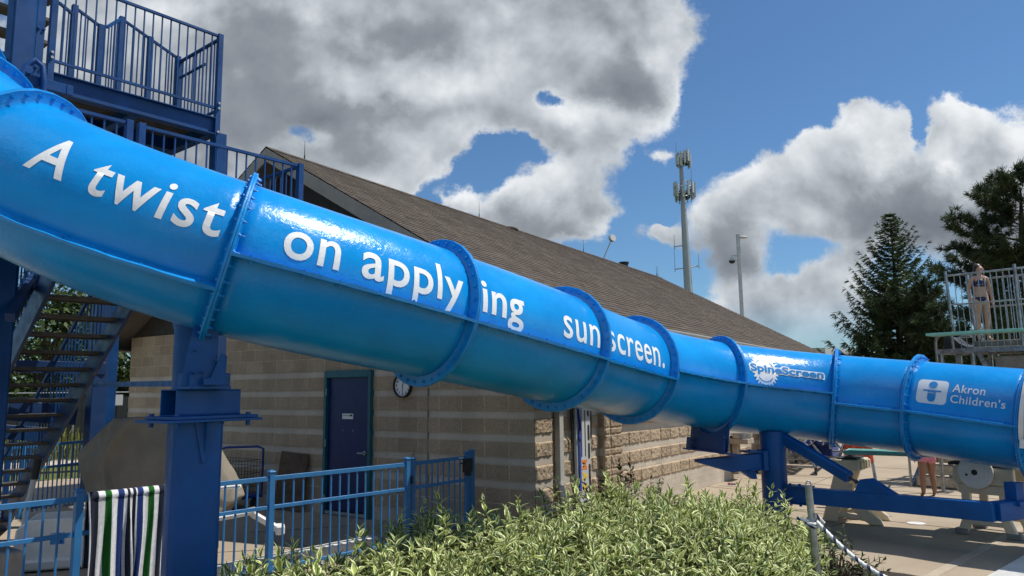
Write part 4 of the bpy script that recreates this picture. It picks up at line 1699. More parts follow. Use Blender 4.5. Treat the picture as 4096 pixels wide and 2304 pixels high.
# socket box, downspout
b = MB()
b.box(BW(-.012, 2.15, .968), V, U, Z, (.04, .014, .058))
b.box(BW(-.028, 2.15, .968), V, U, Z, (.034, .004, .05))
b.build('socket_box', M['granite'], bh, bevel=0.003)
b = MB()
dsu = 0.62
b.box(BW(dsu, .01, 1.62), U, V, Z, (.055, .042, 1.02))
b.beam(BW(dsu, .01, 2.62), BW(dsu - .1, -.44, 2.74), .10, .08)
b.beam(BW(dsu, .01, .62), BW(dsu + .05, -.03, .30), .11, .084)
b.box(BW(dsu + .05, -.03, .16), U, V, Z, (.055, .042, .17))
ds = b.build('downspout', M['downspout'], bh, bevel=0.006)
b = MB()
b.mark()
b.box(BW(dsu, .01, .64), U, V, Z, (.068, .050, .018))
b.mark()
b.box(BW(dsu, .01, 2.0), U, V, Z, (.066, .048, .014))
b.build_pieces('bracket', M['downspout'], ds)
# round pipe end by the wall foot
c = at(2570, 1930, (BW(4.2, 0.1)[1]))
b = MB()
b.cyl(c + V * .12, c - V * .03, .055, 20)
b.cyl(c - V * .03, c - V * .05, .062, 20)
tag(b.build('pipe_cap', M['dull_steel'], None, smooth=40), 'grey round pipe end sticking out low from the sunlit wall behind the leaves', 'pipe')

# wall clock
ck = thing('wall_clock', 'round white wall clock with a black rim half hidden by the tube ring', 'clock', BW(-.0, 2.318, 1.985))
cc = BW(0, 2.318, 1.985)
b = MB()
nr = 40
for (ra, rb, x0, x1) in ((.158, .178, .012, .062),):
    vs, fs = [], []
    for k in range(nr):
        a = 2 * math.pi * k / nr
        rad = -V * math.cos(a) + Z * math.sin(a)
        vs += [cc - U * x0 + rad * ra, cc - U * x0 + rad * rb, cc - U * x1 + rad * rb, cc - U * x1 + rad * ra]
    for k in range(nr):
        k2 = (k + 1) % nr
        for q in range(4):
            fs.append((k * 4 + q, k2 * 4 + q, k2 * 4 + (q + 1) % 4, k * 4 + (q + 1) % 4))
    b.add(vs, fs)
b.build('rim', M['black'], ck, smooth=40)
b = MB()
b.cyl(cc - U * .014, cc - U * .034, .160, 40)
face = b.build('dial', M['sign'], ck)
for hnum in range(1, 13):
    a = R(90 - 30 * hnum)
    pos = cc - U * .0365 + (-V) * math.cos(a) * .123 + Z * math.sin(a) * .123
    w_ = .026 if hnum < 10 else .042
    flat_text(str(hnum), pos + V * w_ / 2 - Z * .019, -V, Z, w_, M['ink'], face, .02, .038)
for lab, ang, ln, w_ in (('minute_hand', -2, .115, .007), ('hour_hand', 162, .075, .010)):
    a = R(-90 + ang)
    d_ = -V * math.cos(a) + Z * math.sin(a)
    b = MB()
    b.beam(cc - U * .041 - d_ * .02, cc - U * .041 + d_ * ln, w_, .003, up=U)
    b.build(lab, M['ink'], face)

# ------------------------------------------------------------------ slide tower (platforms, flights, rails)
TH = R(40.0)
TU = np.array([math.sin(TH), math.cos(TH), 0.0])
TV = np.array([-math.cos(TH), math.sin(TH), 0.0])
TC = np.array([-3.87, 9.70, 0.0])                    # plan corner under the right end of the top platform
LC = np.array([-2.50, 8.80, 0.0])                    # corner of the lower landing


def TW(u, v, z, c=TC):
    return c + TU * u + TV * v + Z * z


tower = thing('slide_tower', 'tall navy steel stair tower with railed platforms at the top left', 'stair tower', TW(-1.5, .6, 0))
NV = M['navy']
M['tread'] = paint('worn_tread', (0.10, 0.09, 0.078), 0.8, 0.25, 8, None, 0.3)
M['navy_shade'] = paint('navy_shaded_paint', (0.010, 0.040, 0.125), 0.42, 0.15, 2.5)  # darker copy of the tower navy, shade put into the colour


def railing(p0, p1, h0=0.10, h1=1.07, gap=0.108, posts=(0, 1), parent=None, top=.038, midrail=False, drop=0.0, pick=.0145):
    """railing between two floor points: rails and balusters; each end post its own mesh"""
    p0, p1 = np.asarray(p0, float), np.asarray(p1, float)
    b = MB()
    b.beam(p0 + Z * h1, p1 + Z * h1, top, top * .8)
    b.beam(p0 + Z * h0, p1 + Z * h0, top * .8, top * .8)
    if midrail:
        b.beam(p0 + Z * (h1 - .16), p1 + Z * (h1 - .16), .034, .034)
    n = max(2, int(round(np.linalg.norm((p1 - p0)[:2]) / gap)))
    for k in range(1, n):
        p = p0 + (p1 - p0) * k / n
        b.box(p + Z * (h0 + h1) / 2, TU, TV, Z, (pick / 2, pick / 2, (h1 - h0) / 2 - .012))
    o = b.build('railing', NV, parent or tower)
    for q in posts:
        p = p0 + (p1 - p0) * q
        c = MB()
        c.box(p + Z * ((h1 + .03 - drop) / 2), TU, TV, Z, (.034, .034, (h1 + .03 + drop) / 2))
        c.build('post', NV, o, bevel=0.003)
    return o


ZF = 5.50                                             # top platform floor
DEEP, WIDE, UNDER = 1.10, 2.0, 2.35
BIG = np.array([-5.33, 7.90, 0.0])
# perimeter beams
b = MB()
def ibeam(b, p, q, h, w=.12):
    p, q = np.asarray(p, float), np.asarray(q, float)
    b.beam(p + Z * (h / 2 - .006), q + Z * (h / 2 - .006), w, .012)
    b.beam(p - Z * (h / 2 - .006), q - Z * (h / 2 - .006), w, .012)
    b.beam(p, q, .012, h - .024)


ibeam(b, TW(.02, .03, ZF - .12), TW(-WIDE - .55, .03, ZF - .12), .23)
b.build('front_beam', NV, tower)
b = MB()
ibeam(b, TW(-.02, .10, ZF - .121), TW(-.02, UNDER, ZF - .121), .22)
ibeam(b, TW(-1.0, .10, ZF - .121), TW(-1.0, UNDER, ZF - .121), .20)
ibeam(b, TW(-WIDE, .10, ZF - .121), TW(-WIDE, DEEP + .9, ZF - .121), .20)
ibeam(b, TW(.02, UNDER + .05, ZF - .12), TW(-WIDE - .5, UNDER + .05, ZF - .12), .23)
ibeam(b, TW(.02, DEEP + .05, ZF - .1215), TW(-WIDE - .5, DEEP + .05, ZF - .1215), .20)
b.build('floor_beam', NV, tower)
b = MB()
b.box(TW(-WIDE / 2 - .1, UNDER / 2 + .05, ZF - .012), TU, TV, Z, (WIDE / 2 + .16, UNDER / 2 + .02, .010))
for k in range(38):
    b.box(TW(-WIDE / 2 - .1, .08 + k * .06, ZF - .035), TU, TV, Z, (WIDE / 2 + .12, .014, .014))
b.build('deck_pan', M['tread'], tower)
railing(TW(.0, .0, ZF), TW(-WIDE, .0, ZF), .13, 1.13, .112, (0, 1), drop=.27)
railing(TW(.0, .04, ZF), TW(.0, DEEP, ZF), .10, 1.10, .095, (1,))
# the guard of the next flight climbs to the left behind the platform
def sloped(x0, y0, Y0, x1, y1, Y1, dropn, gap, posts):
    a, c = at(x0, y0, Y0), at(x1, y1, Y1)
    railing(a - Z * 1.05, c - Z * 1.05, -dropn, 1.05, gap, posts)


sloped(712, 234, 10.45, 488, 76, 10.05, .08, .075, (0, .5, 1))
sloped(482, 77, 10.0, 425, 110, 9.6, .10, .08, ())
sloped(404, 108, 9.55, 300, 30, 9.35, .20, .075, (0, 1))
sloped(296, 60, 9.3, 235, 10, 9.1, .35, .075, (0,))
# hand rail on brackets along the back
b = MB()
b.tube([TW(-.06, .25, ZF + .80), TW(-.06, DEEP - .15, ZF + .80)], .019, 8)
b.build('handrail', NV, tower)
# flight rising from the platform, away to the left
def flight(parent, foot, du, dv, n, rise, going, width, name='stair_flight', rails=True, mat_t='dull_steel', solidrail=True):
    """open-riser flight; foot = front edge point of the first tread, climbing along (du,dv) in tower axes"""
    d = un(TU * du + TV * dv)
    s = np.cross(d, Z)
    fl_ = MB()
    for k in range(n):
        c = foot + d * going * (k + .5) + Z * rise * (k + 1)
        fl_.box(c - Z * .012, d, s, Z, (going / 2 + .012, width / 2 - .012, .016))
        fl_.box(c - d * (going / 2 + .006) - Z * .018, d, s, Z, (.010, width / 2 - .013, .026))
    o = fl_.build('tread', M['tread'], parent)
    for sgn in (-1, 1):
        b_ = MB()
        b_.beam(foot + s * sgn * width / 2 - d * .05 - Z * .02, foot + s * sgn * width / 2 + d * going * (n + .2) + Z * rise * (n + .2) - Z * .02, .04, .26)
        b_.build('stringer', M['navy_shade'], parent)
        if rails:
            r0 = foot + s * sgn * width / 2 + d * going * .5 + Z * rise
            r1 = foot + s * sgn * width / 2 + d * going * (n - .3) + Z * rise * (n + .0)
            railing(r0, r1, .12, 1.0, .105, (0, 1), parent=parent)
            hb_ = MB()
            hb_.tube([r0 - s * sgn * .07 + Z * .80 - d * .25, r0 - s * sgn * .07 + Z * .82, r1 - s * sgn * .07 + Z * .82], .019, 8)
            hb_.build('handrail', NV, parent)
    return o


# main columns
b = MB()
b.box(BIG + Z * 3.9, TU, TV, Z, (.115, .115, 3.9))
b.build('column', NV, tower, bevel=0.02)
b = MB()
b.box(BIG + TU * .160 - TV * .03 + Z * 6.2, TU, TV, Z, (.042, .06, 1.05))
b.box(BIG + TU * .160 - TV * .03 + Z * 5.12, TU, TV, Z, (.07, .08, .03))
for z_ in (5.3, 5.45, 5.9, 6.6):
    for q in (-.02, .03):
        p = BIG + TU * (.160 + q) - TV * .09 + Z * z_
        b.cyl(p, p - TV * .02, .016, 6)
b.build('splice_plate', NV, tower, bevel=0.003)
b = MB()
b.box(TW(.055, .04, 2.65), TU, TV, Z, (.078, .078, 2.65))
b.build('column', NV, tower, bevel=0.006)
b = MB()
b.box(TW(.05, DEEP + 1.9, 2.7), TU, TV, Z, (.09, .09, 2.7))
b.build('column', NV, tower, bevel=0.006)
b = MB()
cq = at(378, 1700, 10.6)
b.box(np.array([cq[0], cq[1], 1.75]), TU, TV, Z, (.10, .10, 1.75))
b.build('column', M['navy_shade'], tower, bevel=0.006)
b = MB()
b.mark()
b.box(np.array([cq[0], cq[1], .22]), TU, TV, Z, (.26, .26, .22))
b.box(np.array([cq[0], cq[1], .46]), TU, TV, Z, (.17, .17, .02))
b.mark()
c2 = BIG
b.box(c2 + Z * .18, TU, TV, Z, (.30, .30, .18))
b.build_pieces('footing', M['concrete_pier'], tower, bevel=0.02)
# bolt heads on the platform corner
b = MB()
for u_, z_ in ((.0, ZF + .12), (.0, ZF + .19), (.0, ZF - .2), (-WIDE, ZF + .15), (-WIDE, ZF + .21)):
    b.cyl(TW(u_, -.034, z_), TW(u_, -.055, z_), .017, 6)
b.build('bolt', M['dull_steel'], tower)
# the lower landing behind the tube
ZL = 3.50
LD, LWd = 1.55, 2.9


def LW(u, v, z):
    return TW(u, v, z, LC)


b = MB()
ibeam(b, LW(0, .03, ZL - .12), LW(-LWd, .03, ZL - .12), .22)
ibeam(b, LW(-.02, .10, ZL - .121), LW(-.02, LD, ZL - .121), .22)
ibeam(b, LW(0, LD, ZL - .12), LW(-LWd, LD, ZL - .12), .22)
ibeam(b, LW(-1.5, .10, ZL - .121), LW(-1.5, LD - .1, ZL - .121), .20)
b.build('floor_beam', NV, tower)
b = MB()
b.box(LW(-LWd / 2, LD / 2, ZL - .012), TU, TV, Z, (LWd / 2 - .01, LD / 2 - .06, .010))
b.build('deck_pan', M['dull_steel'], tower)
railing(LW(0, 0, ZL), LW(-1.86, 0, ZL), .10, 1.06, .118, (0, 1))
railing(LW(-1.98, 0, ZL), LW(-LWd, 0, ZL), .10, 1.06, .118, (0,))
railing(LW(0, .05, ZL), LW(0, LD, ZL), .10, 1.06, .118, (1,))
b = MB()
b.box(LW(.055, .02, ZL / 2), TU, TV, Z, (.03, .03, ZL / 2 - .002)) if False else None
b.box(LW(-.06, LD + .05, ZL / 2), TU, TV, Z, (.075, .075, ZL / 2))
b.build('column', M['navy_shade'], tower, bevel=0.006)
# entry hoop and steel start box near the tube mouth
b = MB()
h0 = at(66, 385, 6.9)
hd, hs = TU, TV
b.tube([h0 - hd * .03 - Z * .5, h0 - hd * .03, h0 + Z * .32 + hd * .06, h0 + Z * .40 + hd * .13, h0 + Z * .36 + hd * .20, h0 + Z * .2 + hd * .22, h0 + hd * .23 - Z * .6], .030, 10)
b.build('entry_hoop', NV, tower, smooth=60)
b = MB()
p = at(186, 340, 7.15)
b.box(p, TU, TV, Z, (.17, .03, .05))
b.box(p + TU * .20, TU, TV, Z, (.03, .035, .05))
b.cyl(p - TU * .19 + TV * .0 + Z * .07, p - TU * .19 - TV * .10 + Z * .07, .04, 12)
b.build('gate_bracket', NV, tower, bevel=0.003)
# flight from the ground up to the landing, seen from underneath
low_fl = thing('stair_flight', 'shaded lower stair flight with open treads under the tube, climbing from the ground', 'stair flight', at(300, 1900, 10.5) * [1, 1, 0])
ft = np.array([-7.72, 11.02, -.05])
flight(low_fl, ft, 0.0, -1.0, 17, .19, .238, .93)
# big cross beams below it
b = MB()
q0, q1 = at(25, 1640, 10.1), at(300, 1662, 10.7)
b.mark()
b.beam(q0, q1, .15, .26)
b.mark()
b.beam(q0 + V * .8 - Z * .28, q1 + V * .8 - Z * .28, .12, .20)
b.mark()
q0, q1 = at(60, 1465, 9.9), at(420, 1475, 10.6)
b.beam(q0, q1, .10, .16)
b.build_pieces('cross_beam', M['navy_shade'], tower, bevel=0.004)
b = MB()
b.mark()
b.beam(TW(-1.9, -.1, 3.3), TW(-.3, 1.9, 5.2), .10, .10)
b.mark()
b.beam(at(40, 1270, 7.6), at(150, 1090, 8.6), .09, .09)
b.build_pieces('cross_brace', M['navy_shade'], tower)
# older flight seen left of the big column
old_fl = thing('stair_flight', 'dark plank stair flight cut off at the top left corner behind the column', 'stair flight', at(20, 300, 9.0) * [1, 1, 0] + Z * 5.4)
b = MB()
for k in range(6):
    c = at(-30 + 12 * k, 310 - 92 * k, 9.6 - .12 * k)
    b.box(c, TU, TV, Z, (.55, .13, .022))
b.build('tread', M['tread'], old_fl)
railing(at(60, 330, 9.1) - Z * .25, at(160, 40, 9.5) + Z * .2, .05, .95, .085, (0,), parent=old_fl)
b = MB()
b.beam(at(-60, 170, 8.8), at(45, 262, 8.6), .035, .035)
b.build('brace_rod', NV, old_fl)

# ------------------------------------------------------------------ blue pool fence and gate
FA = np.array([-3.69, 6.66, 0.0])
FB = np.array([-2.50, 8.06, 0.0])
FC = np.array([-1.29, 9.43, 0.0])
GE = np.array([-0.58, 10.36, 0.0])
FH = 1.05
FM = M['fence']


def fence_post(p, d, h, parent, w=.031):
    s = np.cross(d, Z)
    b = MB()
    b.box(p + Z * h / 2, d, s, Z, (w, w, h / 2))
    b.box(p + Z * (h + .008), d, s, Z, (w + .006, w + .006, .008))
    b.add([p + d * x * (w + .004) + s * y * (w + .004) + Z * (h + .016) for x, y in ((-1, -1), (1, -1), (1, 1), (-1, 1))] + [p + Z * (h + .032)],
          [(0, 1, 4), (1, 2, 4), (2, 3, 4), (3, 0, 4)])
    return b.build('post', FM, parent, bevel=0.003)


def fence_panel(p0, p1, parent, n, name='panel', bot=.13, z2=.74, rw=.036, pick=.0085, h=FH):
    d = un(p1 - p0)
    s = np.cross(d, Z)
    b = MB()
    for z_, hh_ in ((h - .022, .022), (z2, .018), (bot, .018)):
        b.box((p0 + p1) / 2 + Z * z_, d, s, Z, (np.linalg.norm(p1 - p0) / 2, rw / 2, hh_))
    for k in range(n):
        p = p0 + (p1 - p0) * (k + 1) / (n + 1)
        b.box(p + Z * ((h + .05) / 2), d, s, Z, (pick, pick, (h - .05 - .04) / 2))
    return b.build(name, FM, parent, bevel=0.0015)


fd = un(FC - FA)
fence = thing('pool_fence', 'low bright blue picket fence running from the lower left towards the door wall', 'fence', FB)
F0 = FA - un(FB - FA) * 1.84
F00 = F0 - un(FB - FA) * 1.84
for p in (F0, FA, FB, FC):
    fence_post(p, fd, FH + .035, fence)
for p0, p1 in ((F00, F0), (F0, FA), (FA, FB), (FB, FC)):
    e = un(p1 - p0) * .032
    fence_panel(p0 + e, p1 - e, fence, 14)
gate = thing('pool_gate', 'blue picket gate with a black latch box between fence and shaded wall', 'gate', FC)
gdv = un(GE - FC)
ga, gb = FC + gdv * .075, GE - gdv * .05
fence_panel(ga + gdv * .05, gb - gdv * .05, gate, 8, 'gate_panel', bot=.16)
for p in (ga + gdv * .025, gb - gdv * .025):
    fence_post(p, gdv, FH + .03, gate, .025)
b = MB()
gs = np.cross(gdv, Z)
lp = gb - gdv * .05 + gs * .045
b.box(lp + Z * .93, gdv, gs, Z, (.075, .028, .085))
b.box(lp + Z * .965 - gdv * .10, gdv, gs, Z, (.035, .012, .010))
b.box(lp + Z * .83, gdv, gs, Z, (.045, .024, .03))
b.build('latch', M['rubber'], gate, bevel=0.006)
b = MB()
for z_ in (.84, .25):
    b.mark()
    b.box(FC + gdv * .055 + gs * .03 + Z * z_, gdv, gs, Z, (.016, .014, .045))
b.build_pieces('hinge', M['rubber'], gate, bevel=0.003)
b = MB()
b.box(gb - gdv * .15 + gs * .019 + Z * (FH - .018), gdv, gs, Z, (.045, .001, .010))
b.build('rating_plate', M['board_grey'], gate)
lpst = thing('latch_post', 'blue fence post standing right of the black gate latch by the wall', 'post', GE + gdv * .03)
fence_post(GE + gdv * .03, gdv, FH + .05, lpst)
# white kerb behind the fence
b = MB()
k0, k1 = FA + np.cross(fd, -Z) * .28 - fd * 2.0, FC + np.cross(fd, -Z) * .28 + fd * -.25
b.beam(k0 + Z * .10, k1 + Z * .10, .14, .20)
M['kerb'] = paint('kerb_white', (0.55, 0.53, 0.49), 0.8, 0.12, 4, None, 0.3)
kind(b.build('kerb', M['kerb'], bevel=0.012), 'structure')

# ------------------------------------------------------------------ striped towel over the fence rail
mt, t = base_mat('striped_towel')
uvn = t.n('ShaderNodeUVMap')
tc = t.n('ShaderNodeTexCoord')
s_ = t.n('ShaderNodeSeparateXYZ', ins={0: uvn.outputs[0]})
rp_ = t.n('ShaderNodeValToRGB', ins={0: s_.outputs[0]})
cr = rp_.color_ramp
cr.interpolation = 'CONSTANT'
NVY, WHT, GRN, BLU = (0.022, 0.026, 0.042, 1), (0.74, 0.73, 0.74, 1), (0.018, 0.115, 0.022, 1), (0.022, 0.045, 0.17, 1)
stops = [(0.0, WHT), (.018, NVY), (.125, WHT), (.205, GRN), (.285, WHT), (.365, BLU), (.445, WHT), (.482, NVY), (.517, WHT), (.552, NVY), (.590, WHT), (.612, BLU), (.685, WHT), (.755, GRN), (.83, WHT), (.895, NVY), (.988, WHT)]
cr.elements[0].position, cr.elements[0].color = stops[0]
cr.elements[1].position, cr.elements[1].color = stops[1]
for p, c in stops[2:]:
    e = cr.elements.new(p)
    e.color = c
wv = t.n('ShaderNodeTexWave', bands_direction='X')
t.link(uvn.outputs[0], wv.inputs['Vector'])
wv.inputs['Scale'].default_value = 32.0
wv.inputs['Distortion'].default_value = 0.6
hh_ = t.math('ADD', t.math('MULTIPLY', wv.outputs[1], 0.5), t.noise(tc.outputs['Object'], 260, 3, 0.6))
k = t.mr(t.noise(tc.outputs['Object'], 30, 5, 0.7), 0.3, 0.7, 0.86, 1.06)
kk = t.n('ShaderNodeCombineXYZ', ins={0: k, 1: k, 2: k}).outputs[0]
finish(t, t.mix(1.0, rp_.outputs[0], kk, 'MULTIPLY'), 0.95, 0.0, bump(t, hh_, 0.6, 0.006), 0.1)
M['towel'] = mt
tw0 = FA + fd * .062
TLEN = 0.672
s2 = np.cross(fd, Z)                       # towards the camera side
b = MB()
NX, NY = 110, 60
for side_, hang in ((1, 1.0), (-1, .62)):
    vs, uvs = [], []
    for j in range(NY + 1):
        g = j / NY * hang
        for i in range(NX + 1):
            x = i / NX
            amp = min(1.0, g / .25)
            fold = .018 * math.sin(x * 21 + 1.2 + g * .8) + .012 * math.sin(x * 47 + g * 2) + .035 * math.exp(-((x - .50 - .05 * g) / .035)**2) * 1.2
            fold += -.035 * math.exp(-((x - .545 - .06 * g) / .03)**2)
            out_ = .030 + amp * (fold + .02 * g)
            dz = 0.0
            out_ = max(out_, .027)
            if g < .04:
                a = g / .04 * math.pi / 2
                out_ = .030 * math.sin(a) + .012
                dz = .012 * (1 - math.sin(a))
            squeeze = (x - .5) * (-.05 * g) + .012 * math.sin(g * 5 + x * 9) * g
            p = tw0 + fd * (TLEN * x + squeeze) + s2 * side_ * out_ + Z * (FH + .012 + dz - g - .012 * math.sin(x * 17) * (g > .3))
            if g >= hang - 1e-6:
                p = p + Z * .015 * math.sin(x * 30)
            vs.append(p)
            uvs.append((x + .004 * math.sin(g * 9 + x * 20) * amp, g))
    fs, fu = [], []
    for j in range(NY):
        for i in range(NX):
            a = j * (NX + 1) + i
            f = (a, a + NX + 1, a + NX + 2, a + 1) if side_ > 0 else (a, a + 1, a + NX + 2, a + NX + 1)
            fs.append(f)
            fu.append([uvs[q] for q in f])
    b.add(vs, fs, fu)
tag(b.build('beach_towel', M['towel'], None, smooth=180, solid=.006), 'beach towel striped white, navy, green and blue hung over the blue fence', 'towel')

# ------------------------------------------------------------------ pool lift under its cover
lift = thing('pool_lift', 'white portable pool lift with a blue badge behind the fence at bottom left', 'pool lift', gp(170, 2285) + np.array([.25, .2, 0]))
lb = gp(170, 2285)
b = MB()
lax, lay = rot_axes(22)
lc = np.array([-5.15, 8.95, 0])
b.prism([(-.42, .10), (.46, .10), (.43, .46), (.30, .55), (-.28, .55), (-.38, .46)], lc - lay * .30, lax, Z, lay * .62)
b.box(lc + Z * .075, lax, lay, Z, (.47, .36, .055))
base = b.build('base_box', M['white_plastic'], lift, bevel=0.02)
b = MB()
for sx in (-.36, .38):
    for sy in (-.28, .28):
        p = lc + lax * sx + lay * sy
        b.mark()
        b.cyl(p + Z * .05 - lay * .02, p + Z * .05 + lay * .02, .05, 14)
b.build_pieces('wheel', M['rubber'], lift, smooth=40)
b = MB()
mp = at(94, 2125, 8.6)
b.tube([np.array([mp[0] - .02, mp[1], .25]), np.array([mp[0], mp[1] + .02, .62]), np.array([mp[0] + .05, mp[1] + .05, 1.02])], .030, 10)
b.build('handle_pole', M['board_grey'], lift, smooth=50)
b = MB()
b.tube([np.array([mp[0] + .045, mp[1] + .048, .98]), np.array([mp[0] + .065, mp[1] + .06, 1.20])], .040, 10)
b.build('grip', M['rubber'], lift, smooth=50)
bl = lc - lay * .301 + lax * .02 + Z * .34
b = MB()
b.box(bl, lax, lay, Z, (.068, .0022, .062))
bd = b.build('badge', M['badge'], lift)
flat_text('PAL', bl - lax * .058 - lay * .0035 + Z * .016, lax, Z, .088, M['sign'], bd, .03)
flat_text('2', bl + lax * .034 - lay * .0035 + Z * .030, lax, Z, .018, M['sign'], bd, .01)
b = MB()
b.ball(bl + lax * .035 - lay * .003 - Z * .034, .013, 10, 6, (1, .2, 1.2))
b.build('drop_mark', M['door'], bd)
# foot rest and seat edge right of the column
b = MB()
f0, f1, f2 = at(870, 2070, 8.75), at(1005, 2045, 8.85), at(1120, 2120, 8.95)
b.beam(f0, f1 + un(f1 - f0) * .05, .28, .05)
b.beam(f1 - Z * .02, f2, .10, .07)
b.box(f2 + Z * .01, un((f2 - f1) * [1, 1, 0]), np.cross(un((f2 - f1) * [1, 1, 0]), Z), Z, (.05, .11, .05))
b.build('foot_rest', M['white_plastic'], lift, bevel=0.015)
b = MB()
q0 = at(880, 1953, 8.75)
b.beam(q0, at(965, 1945, 8.8), .05, .04)
b.build('arm_rest', M['white_plastic'], lift, bevel=0.01)
# draped cover: flat hanging panels with hard folds, a wing at the left, hollow behind
FR = dict(A=(450, 1667, 8.78), B=(560, 1656, 8.74), C=(690, 1664, 8.80), F=(424, 1690, 8.86), F2=(386, 1722, 8.98), G=(292, 1816, 9.12), G2=(306, 1880, 9.06), H=(336, 1990, 9.02), H2=(350, 2090, 9.02),
          I=(446, 1760, 8.64), I2=(402, 1850, 8.66), I3=(418, 1985, 8.62), I4=(430, 2100, 8.62), K=(470, 1800, 8.74), K2=(440, 1870, 8.74), K3=(468, 1985, 8.73), K4=(485, 2110, 8.72),
          M=(640, 1800, 8.70), M3=(650, 1985, 8.69), M4=(655, 2115, 8.69), N=(800, 1705, 8.92), N2=(840, 1800, 8.86), N3=(850, 1985, 8.82), N4=(850, 2100, 8.80), P=(890, 1858, 8.98), P2=(932, 1938, 9.02), P3=(950, 2002, 9.02), P4=(900, 2040, 8.95))
PT = {k: at(*v) for k, v in FR.items()}
FACES = [('F2', 'G', 'I2', 'F'), ('G', 'G2', 'I2'), ('G2', 'H', 'I3', 'I2'), ('H', 'H2', 'I4', 'I3'), ('F', 'I2', 'I', 'A'), ('I', 'I2', 'K2', 'K'), ('I2', 'I3', 'K3', 'K2'), ('I3', 'I4', 'K4', 'K3'),
         ('A', 'I', 'K', 'B'), ('B', 'K', 'M', 'C'), ('K', 'K2', 'K3', 'M3', 'M'), ('K3', 'K4', 'M4', 'M3'), ('C', 'M', 'N2', 'N'), ('M', 'M3', 'N3', 'N2'), ('M3', 'M4', 'N4', 'N3'), ('N', 'N2', 'P'), ('N2', 'N3', 'P2', 'P'), ('N3', 'P4', 'P3', 'P2'), ('N3', 'N4', 'P4')]
RIM = ['H2', 'H', 'G2', 'G', 'F2', 'F', 'A', 'B', 'C', 'N', 'P', 'P2', 'P3', 'P4', 'N4', 'M4', 'K4', 'I4']
bm = bmesh.new()
org_ = PT['M4'].copy()
org_[2] = 0.55
bv = {k: bm.verts.new(tuple(p - org_)) for k, p in PT.items()}
ctr = sum(PT.values()) / len(PT)
back = {}
for k in RIM:
    p = PT[k]
    low_ = k in ('H2', 'I4', 'K4', 'M4', 'N4', 'P4')
    q = p + np.array([.0, .58, 0]) + (ctr - p) * (.10 if not low_ else .04) - Z * (.05 if not low_ else 0)
    back[k] = bm.verts.new(tuple(q - org_))
for f in FACES:
    bm.faces.new([bv[k] for k in f])
for i, k in enumerate(RIM):
    k2 = RIM[(i + 1) % len(RIM)]
    bm.faces.new([bv[k2], bv[k], back[k], back[k2]])
bm.faces.new([back[k] for k in RIM])
bmesh.ops.triangulate(bm, faces=bm.faces[:])
bmesh.ops.subdivide_edges(bm, edges=bm.edges[:], cuts=3, use_grid_fill=True, smooth=0.25)
bmesh.ops.subdivide_edges(bm, edges=bm.edges[:], cuts=1, use_grid_fill=True)
for _ in range(3):
    bmesh.ops.smooth_vert(bm, verts=bm.verts, factor=.45, use_axis_x=True, use_axis_y=True, use_axis_z=True)
bmesh.ops.recalc_face_normals(bm, faces=bm.faces)
for v_ in bm.verts:
    c_ = v_.co
    w_ = .010 * mnoise.fractal(Vector((c_.x * 3.0, c_.y * 3.0, c_.z * 1.3)), .7, 2.0, 4) + .006 * mnoise.noise(Vector((c_.x * 11 + c_.z * 3, c_.y * 9, c_.z * 5)))
    v_.co = c_ + v_.normal * w_
me = bpy.data.meshes.new('lift_cover')
bm.to_mesh(me)
bm.free()
me.materials.append(M['tarp'])
me.shade_smooth()
lco = bpy.data.objects.new('lift_cover', me)
COL.objects.link(lco)
lco.location = tuple(org_)
WPOS[lco] = org_
tag(lco, 'large taupe fabric cover draped over the pool lift behind the towel', 'cover')

# ------------------------------------------------------------------ things along the door wall
cart = thing('wire_cart', 'dark flat cart with a wire basket and a bent tube handle by the door wall', 'cart', BW(-.55, 5.75, 0))
b = MB()
cz = .22
cpos = BW(-.55, 5.85, 0)
b.box(cpos + Z * cz, V, U, Z, (.60, .30, .025))
b.build('platform', M['reel_blue'], cart, bevel=0.01)
b = MB()
for z_ in np.linspace(cz + .05, .80, 6):
    for sgn in (-1, 1):
        b.beam(cpos + V * -.55 + U * sgn * .28 + Z * z_, cpos + V * .60 + U * sgn * .28 + Z * z_, .007, .007)
        b.beam(cpos + V * (.025 + sgn * .575) + U * -.28 + Z * z_, cpos + V * (.025 + sgn * .575) + U * .28 + Z * z_, .007, .007)
for k in range(15):
    q = -.55 + k * .082
    for sgn in (-1, 1):
        b.beam(cpos + V * q + U * sgn * .28 + Z * cz, cpos + V * q + U * sgn * .28 + Z * .80, .006, .006)
b.build('wire_basket', M['black'], cart)
b = MB()
hx = cpos - V * .30 + Z * 0
b.tube([cpos - V * .10 - U * .30 + Z * .2, cpos - V * .14 - U * .30 + Z * .80, cpos - V * .22 - U * .28 + Z * .98, cpos - V * .30 - U * .2 + Z * 1.02, cpos - V * .72 + U * .1 + Z * 1.03, cpos - V * .78 + U * .16 + Z * .99, cpos - V * .70 + U * .22 + Z * .72, cpos - V * .66 + U * .24 + Z * .2], .019, 10)
b.build('handle', M['reel_blue'], cart, smooth=60)
b = MB()
for sx in (-.5, .5):
    for sy in (-.22, .22):
        p = cpos + V * sx + U * sy + Z * .085
        b.mark()
        b.cyl(p - U * .02, p + U * .02, .085, 16)
        b.box(p + Z * .09, V, U, Z, (.03, .03, .03))
b.build_pieces('wheel', M['rubber'], cart, smooth=40)
rg = random.Random(9)
